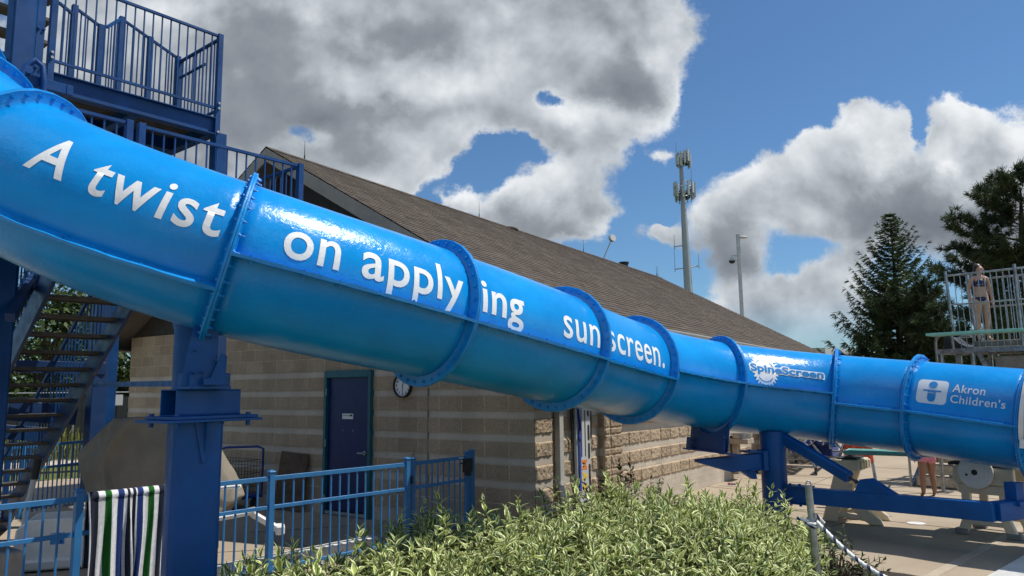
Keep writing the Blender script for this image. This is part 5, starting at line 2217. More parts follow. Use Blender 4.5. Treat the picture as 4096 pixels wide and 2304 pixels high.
for k, (mat_, lab, q, z_) in enumerate((('reel_blue', 'crumpled blue vinyl sheet lying in the wire cart', .1, .42), ('board_grey', 'folded grey float lying on top in the wire cart', .34, .60))):
    b = MB()
    nn_ = 18
    vs = []
    for j in range(9):
        for i in range(nn_):
            a = 2 * math.pi * i / nn_
            f = math.sin(math.pi * (j + .5) / 9)
            r_ = (.24 if k == 0 else .19) * f * (1 + .25 * mnoise.noise(Vector((math.cos(a) * 2, math.sin(a) * 2, j * .5 + k))))
            vs.append(cpos + V * (q - .02 + r_ * math.cos(a) * 1.3) + U * r_ * math.sin(a) * .8 + Z * (z_ - .15 + .035 * j))
    fs = [(j * nn_ + i, j * nn_ + (i + 1) % nn_, (j + 1) * nn_ + (i + 1) % nn_, (j + 1) * nn_ + i) for j in range(8) for i in range(nn_)]
    fs += [tuple(reversed(range(nn_))), tuple(8 * nn_ + i for i in range(nn_))]
    b.add(vs, fs)
    tag(b.build('pool_float', M[mat_], None, smooth=50), lab, 'pool float')
b = MB()
p0, p1 = BW(-.16, 5.05, .01), BW(-.16, 4.35, .01)
b.prism([(0, 0), (np.linalg.norm(p1 - p0), 0), (np.linalg.norm(p1 - p0), .90), (0.02, .93)], p0, un(p1 - p0), un(np.array([U[0] * .13, U[1] * .13, 1])), -U * .018)
tag(b.build('plywood_sheet', M['ply'], None), 'brown plywood sheet leaning on the shaded wall left of the blue door', 'board')

# spine board hanging on the recessed sunlit wall
sb = thing('spine_board', 'grey rescue spine board with blue straps standing against the sunlit wall', 'rescue board', BW(1.25, .09, 0))
def sbp(x, z_, o=0.0):
    return BW(1.27 + x + (z_ - 1.2) * -.018, .045 - o, z_)


L_ = [(-.15, .30), (-.17, .42), (-.20, .70), (-.215, 1.20), (-.205, 1.75), (-.17, 1.98), (-.10, 2.06)]
poly = L_ + [(-x, z_) for x, z_ in reversed(L_)]
b = MB()
b.prism(poly, BW(1.27, .045, 0), U, Z, -V * .045)
bo = b.build('board', M['board_grey'], sb, bevel=0.012)
b = MB()
for x, z0, z1 in ((-.06, .95, 1.62), (.045, .95, 1.62), (-.07, 1.72, 1.98), (.05, 1.72, 1.98)):
    b.box(sbp(x, (z0 + z1) / 2, .0452), U, V, Z, (.009, .004, (z1 - z0) / 2))
for z_ in (.55, .72, 1.02, 1.28, 1.62):
    for sx in ((-1, 1) if z_ in (.55, .72) else (1,)):
        pts_ = [(.028 * math.cos(R(a)), (.085 if a < 180 else -.085) * 1 + .028 * math.sin(R(a))) for a in range(0, 360, 20)]
        b.prism(pts_, sbp(sx * .145, z_, .0448), U, Z, -V * .003)
b.build('slot', M['rubber'], bo)
b = MB()
b.beam(sbp(-.19, 1.80, .055), sbp(-.13, 1.32, .062), .004, .055, up=V)
b.beam(sbp(-.135, 1.34, .062), sbp(-.145, .45, .058), .055, .004, up=V)
b.box(sbp(-.14, 1.22, .068), U, V, Z, (.036, .010, .022))
b.box(sbp(-.20, 1.80, .04), U, V, Z, (.03, .035, .05))
b.box(sbp(.19, 1.80, .04), U, V, Z, (.03, .035, .045))
b.build('strap', M['strap'], sb)
b = MB()
b.tube([sbp(.20, 1.80, .06), sbp(.225, 1.55, .05), sbp(.215, 1.32, .05), sbp(.205, 1.2, .055)], .010, 6)
b.tube([sbp(-.27, 1.72, .0), sbp(-.285, 1.4, .02), sbp(-.28, 1.15, .02)], .018, 6)
b.build('cord', M['rubber'], sb)
for ch, z_, mat_ in (('M', .90, 'orange_ink'), ('A', .74, 'yellow'), ('X', .58, 'yellow')):
    flat_text(ch, sbp(-.065, z_, .0475), -Z, U, .135, M[mat_], bo, .06, .14)
# drinking fountain on the far side wall
df = thing('drinking_fountain', 'small steel and tan drinking fountain on the far end of the sunlit wall', 'drinking fountain', BW(7.9, -.1, 0))
c = at(2965, 1752, BW(7.6, -.1)[1])
b = MB()
b.box(c - Z * .06, U, V, Z, (.20, .20, .055))
b.box(c - Z * .42 + V * .12, U, V, Z, (.10, .06, .32))
b.build('pedestal', M['granite'], df, bevel=0.01)
b = MB()
b.cyl(c + Z * .0, c + Z * .09, .20, 24)
b.cyl(c + Z * .09, c + Z * .10, .17, 24)
b.tube([c + Z * .1 + U * .1, c + Z * .17 + U * .1, c + Z * .2 + U * .05], .012, 6)
b.build('basin', M['steel'], df, smooth=40)

# ------------------------------------------------------------------ rope stanchion
st_b = np.array([2.36, 6.30, 0.0])
q = at(3234, 1945, 6.30)
st_b = np.array([q[0] + .02, 6.30, 0.0])
zt_ = q[2]
top = np.array([q[0], 6.30, zt_])
low = np.array([at(3268, 2304, 6.25)[0], 6.25, at(3268, 2304, 6.25)[2]])
sdir = un(top - low)
foot = top - sdir * (top[2] / sdir[2])
stn = thing('rope_stanchion', 'galvanised steel post with a ring on top at the right end of the shrubs', 'post', foot)
b = MB()
b.tube([foot, top - sdir * .30], .031, 20)
b.tube([top - sdir * .30, top], .0275, 20)
b.build('tube_post', M['steel'], stn, smooth=40)
b = MB()
knot = top - sdir * .262
b.tube([knot - sdir * .022, knot + sdir * .022], .039, 20)
b.build('collar', M['dull_steel'], stn, smooth=40)
b = MB()
b.tube([top + np.array([.023 * math.cos(R(a)), 0, -.004 + .046 * math.sin(R(a))]) for a in range(0, 181, 15)], .0058, 8)
b.build('ring', M['dull_steel'], stn, smooth=60)
# twisted two-colour rope
mt, t = base_mat('rope_white_navy')
uvn = t.n('ShaderNodeUVMap')
s_ = t.n('ShaderNodeSeparateXYZ', ins={0: uvn.outputs[0]})
fr = t.math('FRACT', t.math('ADD', s_.outputs[0], s_.outputs[1]))
f = t.math('GREATER_THAN', fr, 0.70)
col = t.mix(f, (0.70, 0.69, 0.66), (0.016, 0.022, 0.075))
finish(t, col, 0.7)
M['rope'] = mt


def rope_mesh(b, pts, r, pitch):
    """three-strand rope along pts with the strands as real lobes"""
    pts = [np.asarray(p, float) for p in pts]
    n = 18
    vs, fs, fu = [], [], []
    pn = None
    s = 0
    rows = []
    for i, p in enumerate(pts):
        if i:
            s += np.linalg.norm(p - pts[i - 1])
        d = un(pts[min(i + 1, len(pts) - 1)] - pts[max(i - 1, 0)])
        if pn is None:
            pn = un(np.cross(d, Z) if abs(d[2]) < .9 else np.cross(d, (1, 0, 0)))
        pn = un(pn - np.dot(pn, d) * d)
        bb = np.cross(d, pn)
        tw = 2 * math.pi * s / pitch
        for k in range(n + 1):
            a = 2 * math.pi * k / n
            rr_ = r * (1 + .16 * abs(math.cos(1.5 * (a - tw))) - .10)
            vs.append(p + rr_ * (math.cos(a) * pn + math.sin(a) * bb))
            rows.append((k / n, -s / pitch))
    for i in range(len(pts) - 1):
        for k in range(n):
            a = i * (n + 1) + k
            f_ = (a, a + 1, a + n + 2, a + n + 1)
            fs.append(f_)
            fu.append([rows[q_] for q_ in f_])
    b.add(vs, fs, fu)


b = MB()
r0 = knot + np.array([.03, -.012, -.004])
r1 = at(3600, 2306, 5.05)
pts_ = []
for k in range(150):
    f_ = k / 149
    p = r0 + (r1 - r0) * f_ * 1.25
    p = p - Z * .085 * math.sin(math.pi * min(1, f_)) + np.array([0, 0, 0])
    pts_.append(p)
rope_mesh(b, pts_, .0150, .17)
# loop and knot round the post
for zz, rr_, ph in ((-.018, .045, 0), (-.040, .046, 1.0)):
    loop = [knot + sdir * zz + np.array([rr_ * math.cos(a + ph), rr_ * math.sin(a + ph), .006 * math.sin(a)]) for a in np.linspace(0, 2 * math.pi, 40)]
    rope_mesh(b, loop, .0135, .13)
rope_mesh(b, [knot + np.array([.02, -.03, .05]) + np.array([.012 * k, .004 * k, -.012 * k]) for k in range(7)], .0135, .13)
rope_mesh(b, [knot + np.array([-.03, -.02, -.006]) + np.array([-.011 * k, .003 * k, .003 * k]) for k in range(9)], .0125, .13)
tag(b.build('rope', M['rope'], None, smooth=180), 'twisted white and navy rope tied to the steel stanchion and hanging to the right', 'rope')

# ------------------------------------------------------------------ low diving board with its two stands
BD = un(np.array([0.80, -0.60, 0.0]))
BQ = np.array([0.60, 0.80, 0.0])


def stand_frame(b, o_, th):
    """cast side frame of the rear stand: leaning leg, curved front foot, tie"""
    for k, (poly, t_) in enumerate((
        ([(-.02, 0), (.17, 0), (.50, .86), (.24, .86)], th),
        ([(.28, .30), (.40, .44), (.50, .40), (.60, .20), (.76, .08), (.80, 0), (.62, 0), (.50, .08), (.38, .22), (.30, .16)], th - .008),
        ([(.05, .05), (.07, .11), (.33, .14), (.55, .10), (.56, .04), (.30, .075)], th - .016),
        ([(.24, .45), (.30, .60), (.44, .52), (.40, .42)], th - .012),
    )):
        b.prism(poly, o_ - BQ * t_ / 2, BD, Z, BQ * t_)


sA = gp(3280, 2078)
sA = np.array([4.44, 11.32, 0])
dstand = thing('diving_stand', 'cream cast rear stand of the low diving board with two curved feet', 'diving stand', sA)
for k in (0, 1):
    b = MB()
    stand_frame(b, sA + BQ * .46 * k, .065)
    b.build('side_frame', M['cream'], dstand, bevel=0.012)
b = MB()
b.box(sA + BD * .38 + BQ * .23 + Z * .80, BD, BQ, Z, (.16, .30, .075))
for q in (-.22, -.08, .08, .22):
    b.box(sA + BD * .555 + BQ * (.23 + q) + Z * .80, BD, BQ, Z, (.018, .035, .060))
b.box(sA + BD * .22 + BQ * .23 + Z * .36, BD, BQ, Z, (.03, .20, .05))
b.build('hinge_block', M['cream'], dstand, bevel=0.01)
b = MB()
b.box(sA + BD * .36 + BQ * .23 + Z * .885, BD, BQ, Z, (.13, .24, .012))
b.cyl(sA + BD * .36 - BQ * .04 + Z * .905, sA + BD * .36 + BQ * .50 + Z * .905, .02, 10)
b.build('hinge_bar', M['rubber'], dstand)
sB = (gp(3846, 2134) + gp(4065, 2161)) / 2
bdB = un(gp(4065, 2161) - gp(3846, 2134))
bqB = un(np.cross(Z, bdB))
fst = thing('fulcrum_stand', 'cream cast stand with a round white wheel under the low diving board at right', 'diving stand', sB)


def fulcrum_side(b, o_, th):
    for poly, t_ in (
        ([(-.36, 0), (-.24, 0), (-.17, .16), (-.16, .62), (-.27, .62), (-.275, .22)], th),
        ([(.36, 0), (.24, 0), (.17, .16), (.16, .62), (.27, .62), (.275, .22)], th),
        ([(-.20, .13), (.20, .13), (.20, .19), (.12, .18), (-.12, .18), (-.20, .19)], th - .008),
        ([(-.30, .52), (.30, .52), (.32, .64), (-.32, .64)], th - .006),
        ([(-.35, .645), (.35, .645), (.35, .86), (-.35, .86)], th + .02),
    ):
        b.prism(poly, o_ - bqB * t_ / 2, bdB, Z, bqB * t_)


for k in (0, 1):
    b = MB()
    fulcrum_side(b, sB + bqB * (.02 + .62 * k), .07)
    b.build('side_frame', M['cream'], fst, bevel=0.012)
b = MB()
wc = sB - bqB * .05 + Z * .80 - bdB * .06
b.cyl(wc, wc - bqB * .03, .205, 40)
b.cyl(wc - bqB * .03, wc - bqB * .045, .185, 40)
b.cyl(wc - bqB * .045, wc - bqB * .055, .14, 36)
w = b.build('wheel', M['white_plastic'], fst, smooth=40)
b = MB()
b.cyl(wc - bqB * .053, wc - bqB * .058, .036, 20)
for a in (200,):
    b.cyl(wc - bqB * .053 + .10 * (bdB * math.cos(R(a)) + Z * math.sin(R(a))), wc - bqB * .058 + .10 * (bdB * math.cos(R(a)) + Z * math.sin(R(a))), .016, 12)
b.build('wheel_hole', M['rubber'], w)
b = MB()
b.box(sB + bqB * .33 + Z * .89, bdB, bqB, Z, (.40, .34, .018))
b.box(sB + bqB * .33 + Z * .875 + bdB * .0, bdB, bqB, Z, (.30, .10, .05))
b.build('track', M['rubber'], fst)
b = MB()
for sx in (-.30, .30):
    for sy in (.02, .64):
        b.mark()
        b.box(sB + bdB * sx + bqB * sy + Z * .035, bdB, bqB, Z, (.078, .055, .036))
b.build_pieces('foot_shoe', M['concrete_pier'], fst, bevel=0.008)
b0 = at(3385, 1812, 11.15)
b0 = np.array([b0[0], b0[1], .985])
bdir = un(np.array([sB[0] + bqB[0] * .33, sB[1] + bqB[1] * .33, 0]) - np.array([b0[0], b0[1], 0]))
bs = np.cross(bdir, Z)
b = MB()
b.box(b0 + bdir * 2.44, bdir, bs, Z, (2.44, .25, .024))
for k in range(9):
    b.box(b0 + bdir * 2.44 + bs * (-.2 + .05 * k) + Z * .026, bdir, bs, Z, (2.40, .004, .003))
tag(b.build('diving_board', M['teal'], None, bevel=0.004), 'pale teal low diving board resting on two cream stands under the tube', 'diving board')
# orange cloth over a rail behind the stand
pr0 = at(3352, 1830, 12.6)
rl = thing('grab_rail', 'grey steel grab rail leaning up behind the cream diving stand', 'rail', np.array([pr0[0], pr0[1], 0]))
b = MB()
b.tube([np.array([pr0[0] - .05, pr0[1], 0]), pr0 - Z * .05, at(3385, 1745, 12.7), at(3470, 1735, 12.6), np.array([at(3500, 1740, 12.5)[0], 12.5, .0])], .025, 10)
b.build('bent_tube', M['steel'], rl, smooth=50)
b = MB()
c0, c1 = at(3375, 1768, 12.62), at(3440, 1786, 12.5)
nn_, mm_ = 26, 16
vs = []
cl_d = un((c1 - c0) * [1, 1, 0])
cl_s = np.cross(cl_d, Z)
for sd_ in (1, -1):
    for j in range(mm_ + 1):
        g = j / mm_ * .32
        for i in range(nn_ + 1):
            x = i / nn_
            vs.append(c0 + cl_d * (.42 * x) + cl_s * sd_ * (.015 + .05 * g + .02 * math.sin(x * 22 + g * 6) * min(1, g * 8)) + Z * (.02 - g - .02 * math.sin(x * 9)))
fs = []
for sd_ in (0, 1):
    o_ = sd_ * (mm_ + 1) * (nn_ + 1)
    for j in range(mm_):
        for i in range(nn_):
            a = o_ + j * (nn_ + 1) + i
            fs.append((a, a + 1, a + nn_ + 2, a + nn_ + 1) if sd_ else (a, a + nn_ + 1, a + nn_ + 2, a + 1))
b.add(vs, fs)
tag(b.build('orange_towel', M['orange'], None, smooth=180, solid=.006), 'small orange red towel hung behind the low diving board', 'towel')
# goggles left on the deck
g = gp(2935, 1940)
gg = thing('swim_goggles', 'purple swim goggles left lying on the open deck', 'goggles', g)
b = MB()
for sgn in (-1, 1):
    b.tube([g + U * .0 + np.array([sgn * .055 + .045 * math.cos(a), .03 * math.sin(a), .018 + .006 * math.sin(a * 2)]) for a in np.linspace(0, 2 * math.pi, 18)], .011, 6)
b.build('lens_frame', M['purple'], gg, smooth=60)
b = MB()
b.tube([g + np.array([.10 * math.cos(a), .06 * math.sin(a) + .04, .022 + .012 * math.sin(3 * a)]) for a in np.linspace(-.3, math.pi + .3, 20)], .008, 6)
b.build('strap', M['red'], gg, smooth=60)

# ------------------------------------------------------------------ lane line reels on the far deck
def reel(x, y, turn, label, n):
    r = thing('lane_reel', label, 'lane reel', (x, y, 0), 'wheeled reels of blue lane lines')
    ax, ay = rot_axes(turn)
    o_ = np.array([x, y, 0.0])
    b = MB()
    for sx in (-1, 1):
        for sy in (-1, 1):
            b.tube([o_ + ax * sx * .95 + ay * sy * .62 + Z * .16, o_ + ax * sx * .86 + Z * 1.02], .025, 8)
        b.tube([o_ + ax * sx * .95 - ay * .62 + Z * .17, o_ + ax * sx * .95 + ay * .62 + Z * .17], .025, 8)
    for sy in (-1, 1):
        b.tube([o_ - ax * .95 + ay * sy * .62 + Z * .17, o_ + ax * .95 + ay * sy * .62 + Z * .17], .025, 8)
    b.tube([o_ - ax * .95 + Z * 1.02, o_ + ax * .95 + Z * 1.02], .03, 8)
    b.build('frame', M['steel'], r, smooth=50)
    b = MB()
    for sx in (-1, 1):
        for sy in (-1, 1):
            p = o_ + ax * sx * .95 + ay * sy * .62
            b.mark()
            b.cyl(p + Z * .065 - ay * .02, p + Z * .065 + ay * .02, .065, 12)
            b.box(p + Z * .13, ax, ay, Z, (.03, .03, .03))
    b.build_pieces('caster', M['rubber'], r)
    rg_ = random.Random(n)
    bb, bw = MB(), MB()
    for turnk in range(5):
        rad = .24 + .075 * turnk
        for j in range(15):
            a = 2 * math.pi * j / 15 + turnk
            for i in range(8):
                q_ = -.70 + .2 * i + .03 * math.sin(turnk + j)
                if turnk < 4 and (i + j) % 3:
                    continue
                p = o_ + Z * 1.02 + ax * q_ + rad * (ay * math.cos(a) + Z * math.sin(a))
                tgt = bw if i in (1, 5) else bb
                tg = -ay * math.sin(a) + Z * math.cos(a)
                tgt.cyl(p - tg * .055, p + tg * .055, .052, 8)
    bb.build('lane_float', M['reel_blue'], r)
    bw.build('white_float', M['white_plastic'], r)
    b = MB()
    for k in range(22):
        p = o_ - ay * .62 + ax * (-.85 + .08 * k) + Z * .235
        b.cyl(p - Z * .045, p + Z * .045, .034, 8)
    b.build('stored_float', M['reel_blue'], r)
    return r


reel(6.45, 18.1, 62, 'steel framed lane reel with blue and white floats nearest to the round post', 1)
reel(8.15, 20.2, 58, 'farther lane reel with dark blue floats standing behind the strut', 2)
b = MB()
bq_ = at(3280, 1790, 21.5)
b.box(np.array([bq_[0], bq_[1], .45]), U, V, Z, (.4, .4, .45))
b.box(np.array([bq_[0], bq_[1], .92]), U, V, Z, (.43, .43, .03))
tag(b.build('storage_bin', M['reel_blue'], None, bevel=0.03), 'blue storage bin with a lid on the far deck', 'bin')

# ------------------------------------------------------------------ high diving platform
HD = un(np.array([0.66, -0.75, 0.0]))
HQ = np.array([0.75, 0.66, 0.0])
hp0 = at(3812, 1405, 16.0)
hz = hp0[2]
H0 = np.array([hp0[0], hp0[1], 0.0])
hd = thing('high_dive', 'tall grey steel high diving platform with barred guard rails at the right edge', 'diving platform', H0)


def HW(a, q, z):
    return H0 + HD * a + HQ * q + Z * z


ST = M['steel']
RH = 1.62                                  # top rail above the platform frame
b = MB()
b.beam(HW(-.30, 0, hz), HW(2.6, 0, hz), .06, .10)
b.beam(HW(-.30, 1.15, hz), HW(2.6, 1.15, hz), .06, .10)
b.beam(HW(-.30, .03, hz), HW(-.30, 1.12, hz), .06, .09)
b.beam(HW(1.3, .03, hz), HW(1.3, 1.12, hz), .06, .09)
b.build('frame', ST, hd, bevel=0.006)
b = MB()
b.box(HW(1.3, .575, hz + .05), HD, HQ, Z, (1.15, .50, .02))
b.box(HW(.95, .60, hz + .10), HD, HQ, Z, (.62, .36, .10))
b.build('deck', M['concrete_pier'], hd, bevel=0.01)


def hd_rail(q, a0, a1, nbal, name='guard_rail'):
    b = MB()
    tp = RH - .03
    b.tube([HW(a0, q, hz + tp), HW(a1, q, hz + tp)], .021, 8)
    b.tube([HW(a0 + .02, q, hz + tp - .62), HW(a1, q, hz + tp - .62)], .017, 8)
    for k in range(nbal):
        a = a0 + .14 + (a1 - a0 - .14) * k / nbal
        b.tube([HW(a, q, hz + tp), HW(a + .03, q, hz + .04)], .0085, 5)
    o = b.build(name, ST, hd, smooth=50)
    b = MB()
    b.tube([HW(a0 - .02, q, hz + RH + .07), HW(a0 + .03, q, hz + .62), HW(a0 + .06, q, hz + .44), HW(a0 + .0, q, hz + .34), HW(a0 + .02, q, hz + .0)], .030, 10)
    b.build('post', ST, o, smooth=50)
    b = MB()
    b.tube([HW(a0 + 1.25, q, hz + RH + .06), HW(a0 + 1.27, q, hz + .0)], .030, 10)
    b.build('post', ST, o, smooth=50)
    b = MB()
    b.tube([HW(a0 + 2.55, q, hz + RH + .06), HW(a0 + 2.55, q, hz + .0)], .030, 10)
    b.build('post', ST, o, smooth=50)
    return o


hd_rail(0.0, 0.0, 2.6, 22)
hd_rail(1.15, 0.05, 2.6, 24)
# lower bent end guard
b = MB()
b.tube([HW(-.32, .0, 1.2), HW(-.32, .0, hz + .20), HW(-.28, .0, hz + .32), HW(-.18, .0, hz + .36), HW(.0, .0, hz + .36)], .030, 10)
b.tube([HW(-.32, 1.15, 1.2), HW(-.32, 1.15, hz + .20), HW(-.28, 1.15, hz + .32), HW(-.18, 1.15, hz + .36), HW(.0, 1.15, hz + .36)], .030, 10)
b.build('end_guard', ST, hd, smooth=50)
# support column, stair stringers, flight behind
b = MB()
b.box(HW(1.5, .58, (hz - .1) / 2), HD, HQ, Z, (.30, .28, (hz - .1) / 2))
b.box(HW(1.45, .58, hz - .28), HD, HQ, Z, (.75, .40, .16))
b.build('pier', M['concrete_pier'], hd, bevel=0.02)
b = MB()
for q in (.1, 1.05):
    b.beam(HW(.45, q, hz - .05), HW(.95, q, hz - 1.3), .05, .09)
    b.beam(HW(2.2, q, hz + 1.4), HW(3.4, q, hz - 1.2), .05, .05)
    b.beam(HW(2.05, q, hz + .1), HW(3.5, q, hz - 2.6), .04, .14)
b.build('stair_stringer', M['teal_steel'] if 'teal_steel' in M else ST, hd)
b = MB()
for k in range(11):
    b.box(HW(2.15 + k * .125, .575, hz - .05 - k * .235), HD, HQ, Z, (.10, .45, .014))
b.build('tread', M['dull_steel'], hd)
b = MB()
for (a, q) in ((-.25, .05), (-.25, 1.1), (2.3, .05), (2.3, 1.1), (.35, .05), (.35, 1.1)):
    b.mark()
    b.tube([HW(a, q, 0), HW(a, q, hz - .03)], .045, 10)
b.build_pieces('leg', ST, hd, smooth=50)
hb0 = at(3742, 1338, 15.9)
b = MB()
hbd = un(np.array([HD[0], HD[1], 0]))
hbs = np.cross(hbd, Z)
b.box(np.array([hb0[0], hb0[1], hb0[2]]) + hbd * 1.9 + HQ * .12, hbd, hbs, Z, (2.05, .24, .026))
tag(b.build('diving_board', M['teal'], None, bevel=0.004), 'pale teal high diving board at the feet of the girl on the platform', 'diving board')
b = MB()
pb = HW(-.25, .25, hz + .05)
b.prism([(0, 0), (.46, 0), (.43, .05), (.30, .12), (.20, .22), (.14, .27), (.02, .26)], pb, HD, Z, HQ * .55)
b.cyl(pb + HD * .03 + Z * .02 - HQ * .001, pb + HD * .43 + Z * .02 - HQ * .001, .012, 8)
bag = b.build('board_fairing', M['bag'], None, bevel=0.02)
tag(bag, 'black wedge shaped cover at the front end of the high platform', 'cover')
M['spring_white'] = M['white_plastic']

# ------------------------------------------------------------------ people
def figure(name, label, base, facing, joints, skin, sub=2):
    """one continuous body grown from a joint skeleton; joints: name -> (parent, (x, y, z), radius or (rx, ry)); +y is the facing direction"""
    f = np.array([math.cos(R(facing)), math.sin(R(facing)), 0])
    s = np.array([f[1], -f[0], 0])                     # the body's own right... +x
    names = list(joints)
    me = bpy.data.meshes.new(name)
    pts = []
    for n_ in names:
        x, y, z_ = joints[n_][1]
        pts.append(tuple(s * x + f * y + Z * z_))
    edges = [(names.index(joints[n_][0]), names.index(n_)) for n_ in names if joints[n_][0]]
    me.from_pydata(pts, edges, [])
    o = bpy.data.objects.new(name, me)
    COL.objects.link(o)
    o.location = tuple(base)
    WPOS[o] = np.asarray(base, float)
    md_ = o.modifiers.new('skin', 'SKIN')
    md_.use_smooth_shade = True
    lay = me.skin_vertices[0].data
    for i, n_ in enumerate(names):
        r_ = joints[n_][2]
        lay[i].radius = r_ if isinstance(r_, tuple) else (r_, r_)
        lay[i].use_root = (n_ == 'pelvis')
    sd_ = o.modifiers.new('subd', 'SUBSURF')
    sd_.levels = sd_.render_levels = sub
    me.materials.append(skin)
    if label:
        tag(o, label, 'person')
    return o, (lambda x, y, z_: np.asarray(base, float) + s * x + f * y + Z * z_), s, f


def body_joints(h, lean=0.0, arm_out=.0, head_turn=0.0, head_fwd=.0, stride=0.0):
    k = h / 1.65
    J = {}
    def a(n_, p_, x, y, z_, r_):
        J[n_] = (p_, (x * k, y * k, z_ * k), tuple(q_ * k for q_ in r_) if isinstance(r_, tuple) else r_ * k)
    a('pelvis', None, 0, 0, .90, (.145, .100))
    a('waist', 'pelvis', 0, .005, 1.06, (.118, .085))
    a('chest', 'waist', 0, .015, 1.23, (.135, .098))
    a('collar', 'chest', 0, -.005, 1.345, (.095, .070))
    a('neck', 'collar', 0, .005 + head_fwd * .3, 1.415, .047)
    a('skull', 'neck', 0, .020 + head_fwd, 1.50, (.066, .078))
    a('crown', 'skull', 0, .010 + head_fwd, 1.585, (.066, .076))
    a('top', 'crown', 0, .005 + head_fwd, 1.635, (.035, .040))
    for sg in (-1, 1):
        n_ = 'l' if sg < 0 else 'r'
        a(n_ + 'sh', 'collar', sg * .155, -.01, 1.335, .050)
        a(n_ + 'el', n_ + 'sh', sg * (.205 + arm_out), -.035, 1.08, .036)
        a(n_ + 'wr', n_ + 'el', sg * (.215 + arm_out * 1.2), .005, .86, (.024, .028))
        a(n_ + 'hd', n_ + 'wr', sg * (.213 + arm_out * 1.2), .015, .80, (.018, .034))
        a(n_ + 'hip', 'pelvis', sg * .085, .0, .83, (.088, .095))
        a(n_ + 'kn', n_ + 'hip', sg * (.092 + stride * .3), .015 + sg * stride, .46, .056)
        a(n_ + 'cf', n_ + 'kn', sg * (.095 + stride * .5), -.012 + sg * stride * .8, .33, .052)
        a(n_ + 'an', n_ + 'cf', sg * (.097 + stride * .6), -.015 + sg * stride, .085, .034)
        a(n_ + 'ft', n_ + 'an', sg * (.105 + stride * .6), .06 + sg * stride, .030, (.036, .026))
        a(n_ + 'to', n_ + 'ft', sg * (.112 + stride * .6), .135 + sg * stride, .020, (.032, .016))
        for fi, (fx_, fl_) in enumerate(((-.018, .070), (-.006, .082), (.006, .078), (.018, .062))):
            a(f'{n_}f{fi}', n_ + 'hd', sg * (.210 + arm_out * 1.2) , .018 + fx_ * 1.25, .80 - fl_ * 1.0 - .015, (.0075, .0075))
        a(n_ + 'th', n_ + 'hd', sg * (.205 + arm_out * 1.2), .055, .765, (.009, .009))
    return J


def shell(base_fn, joints, names, edges_, grow, mat, name, parent):
    """clothing grown on the same joints, a little larger, as a child mesh"""
    me = bpy.data.meshes.new(name)
    org = WPOS[parent]
    pts = [tuple(base_fn(*p) - org) for _, p, _ in names]
    me.from_pydata(pts, edges_, [])
    o = bpy.data.objects.new(name, me)
    COL.objects.link(o)
    o.parent = parent
    WPOS[o] = org
    o.modifiers.new('skin', 'SKIN').use_smooth_shade = True
    lay = me.skin_vertices[0].data
    for i, (_, _, r_) in enumerate(names):
        lay[i].radius = tuple(q_ * grow for q_ in r_)
        lay[i].use_root = i == 0
    s_ = o.modifiers.new('subd', 'SUBSURF')
    s_.levels = s_.render_levels = 2
    me.materials.append(mat)
    return o


mt, t = base_mat('floral_navy')
tc = t.n('ShaderNodeTexCoord')
vo = t.n('ShaderNodeTexVoronoi', ins={'Vector': tc.outputs['Object'], 'Scale': 17.0})
f = t.mr(t.math('ADD', vo.outputs[0], t.math('MULTIPLY', t.noise(tc.outputs['Object'], 40, 3, 0.6), .25)), .30, .36, 1, 0)
finish(t, t.mix(f, (0.012, 0.014, 0.060), (0.50, 0.42, 0.46)), 0.6)
M['floral'] = mt
gb_ = at(3938, 1362, 15.95)
gb_ = np.array([gb_[0], gb_[1], hz + .20])
HT = 1.63
face_dir = -98
J = body_joints(HT, arm_out=.012)
girl, gf, gs_, gf_ = figure('person', 'girl with dark wet hair in a navy floral two piece swimsuit on the high platform', gb_, face_dir, J, M['skin'])
k = HT / 1.65
shell(gf, J, [(0, (0, .012 * k, 1.135 * k), (.122 * k, .088 * k)), (0, (0, .022 * k, 1.20 * k), (.134 * k, .103 * k)), (0, (0, .020 * k, 1.265 * k), (.128 * k, .098 * k)), (0, (0, .012 * k, 1.31 * k), (.098 * k, .078 * k))], [(0, 1), (1, 2), (2, 3)], 1.06, M['floral'], 'bikini_top', girl)
shell(gf, J, [(0, (0, 0, .955 * k), (.146 * k, .104 * k)), (0, (0, 0, .90 * k), (.150 * k, .108 * k)), (0, (0, .0, .84 * k), (.120 * k, .098 * k)), (0, (0, .0, .80 * k), (.05 * k, .075 * k))], [(0, 1), (1, 2), (2, 3)], 1.05, M['floral'], 'bikini_bottom', girl)
b = MB()
hc = gf(0, -.004, 1.553 * k)
turn = un(gf_ * .82 + (-gs_) * -.0 + CR * .55 * [1, 1, 0])
b.ball(hc + Z * .012 - turn * .012, .090, 16, 10, (.90, .98, 1.02))
b.ball(hc - turn * .075 - Z * .05, .040, 10, 8, (1, 1, 1.5))
tside = np.cross(turn, Z)
b.tube([hc - turn * .05 - Z * .05 + tside * .06, hc - turn * .02 - Z * .13 + tside * .07, hc + turn * .03 - Z * .23 + tside * .08], [.022, .018, .010], 8)
hair = b.build('hair', M['hair'], girl, smooth=180)
b = MB()
fc = gf(0, .018, 1.515 * k)
b.ball(fc + turn * .034 - Z * .006, .068, 16, 10, (.92, .92, 1.18))
b.ball(fc + turn * .104 - Z * .010, .014, 8, 6, (.8, .8, 1.4))
b.ball(fc + turn * .085 - Z * .062, .026, 8, 6, (1, 1, .7))
for sg in (-1, 1):
    b.ball(fc - turn * .005 + tside * sg * .068, .017, 8, 6, (.6, .9, 1.4))
b.build('face', M['skin'], girl, smooth=180)
b = MB()
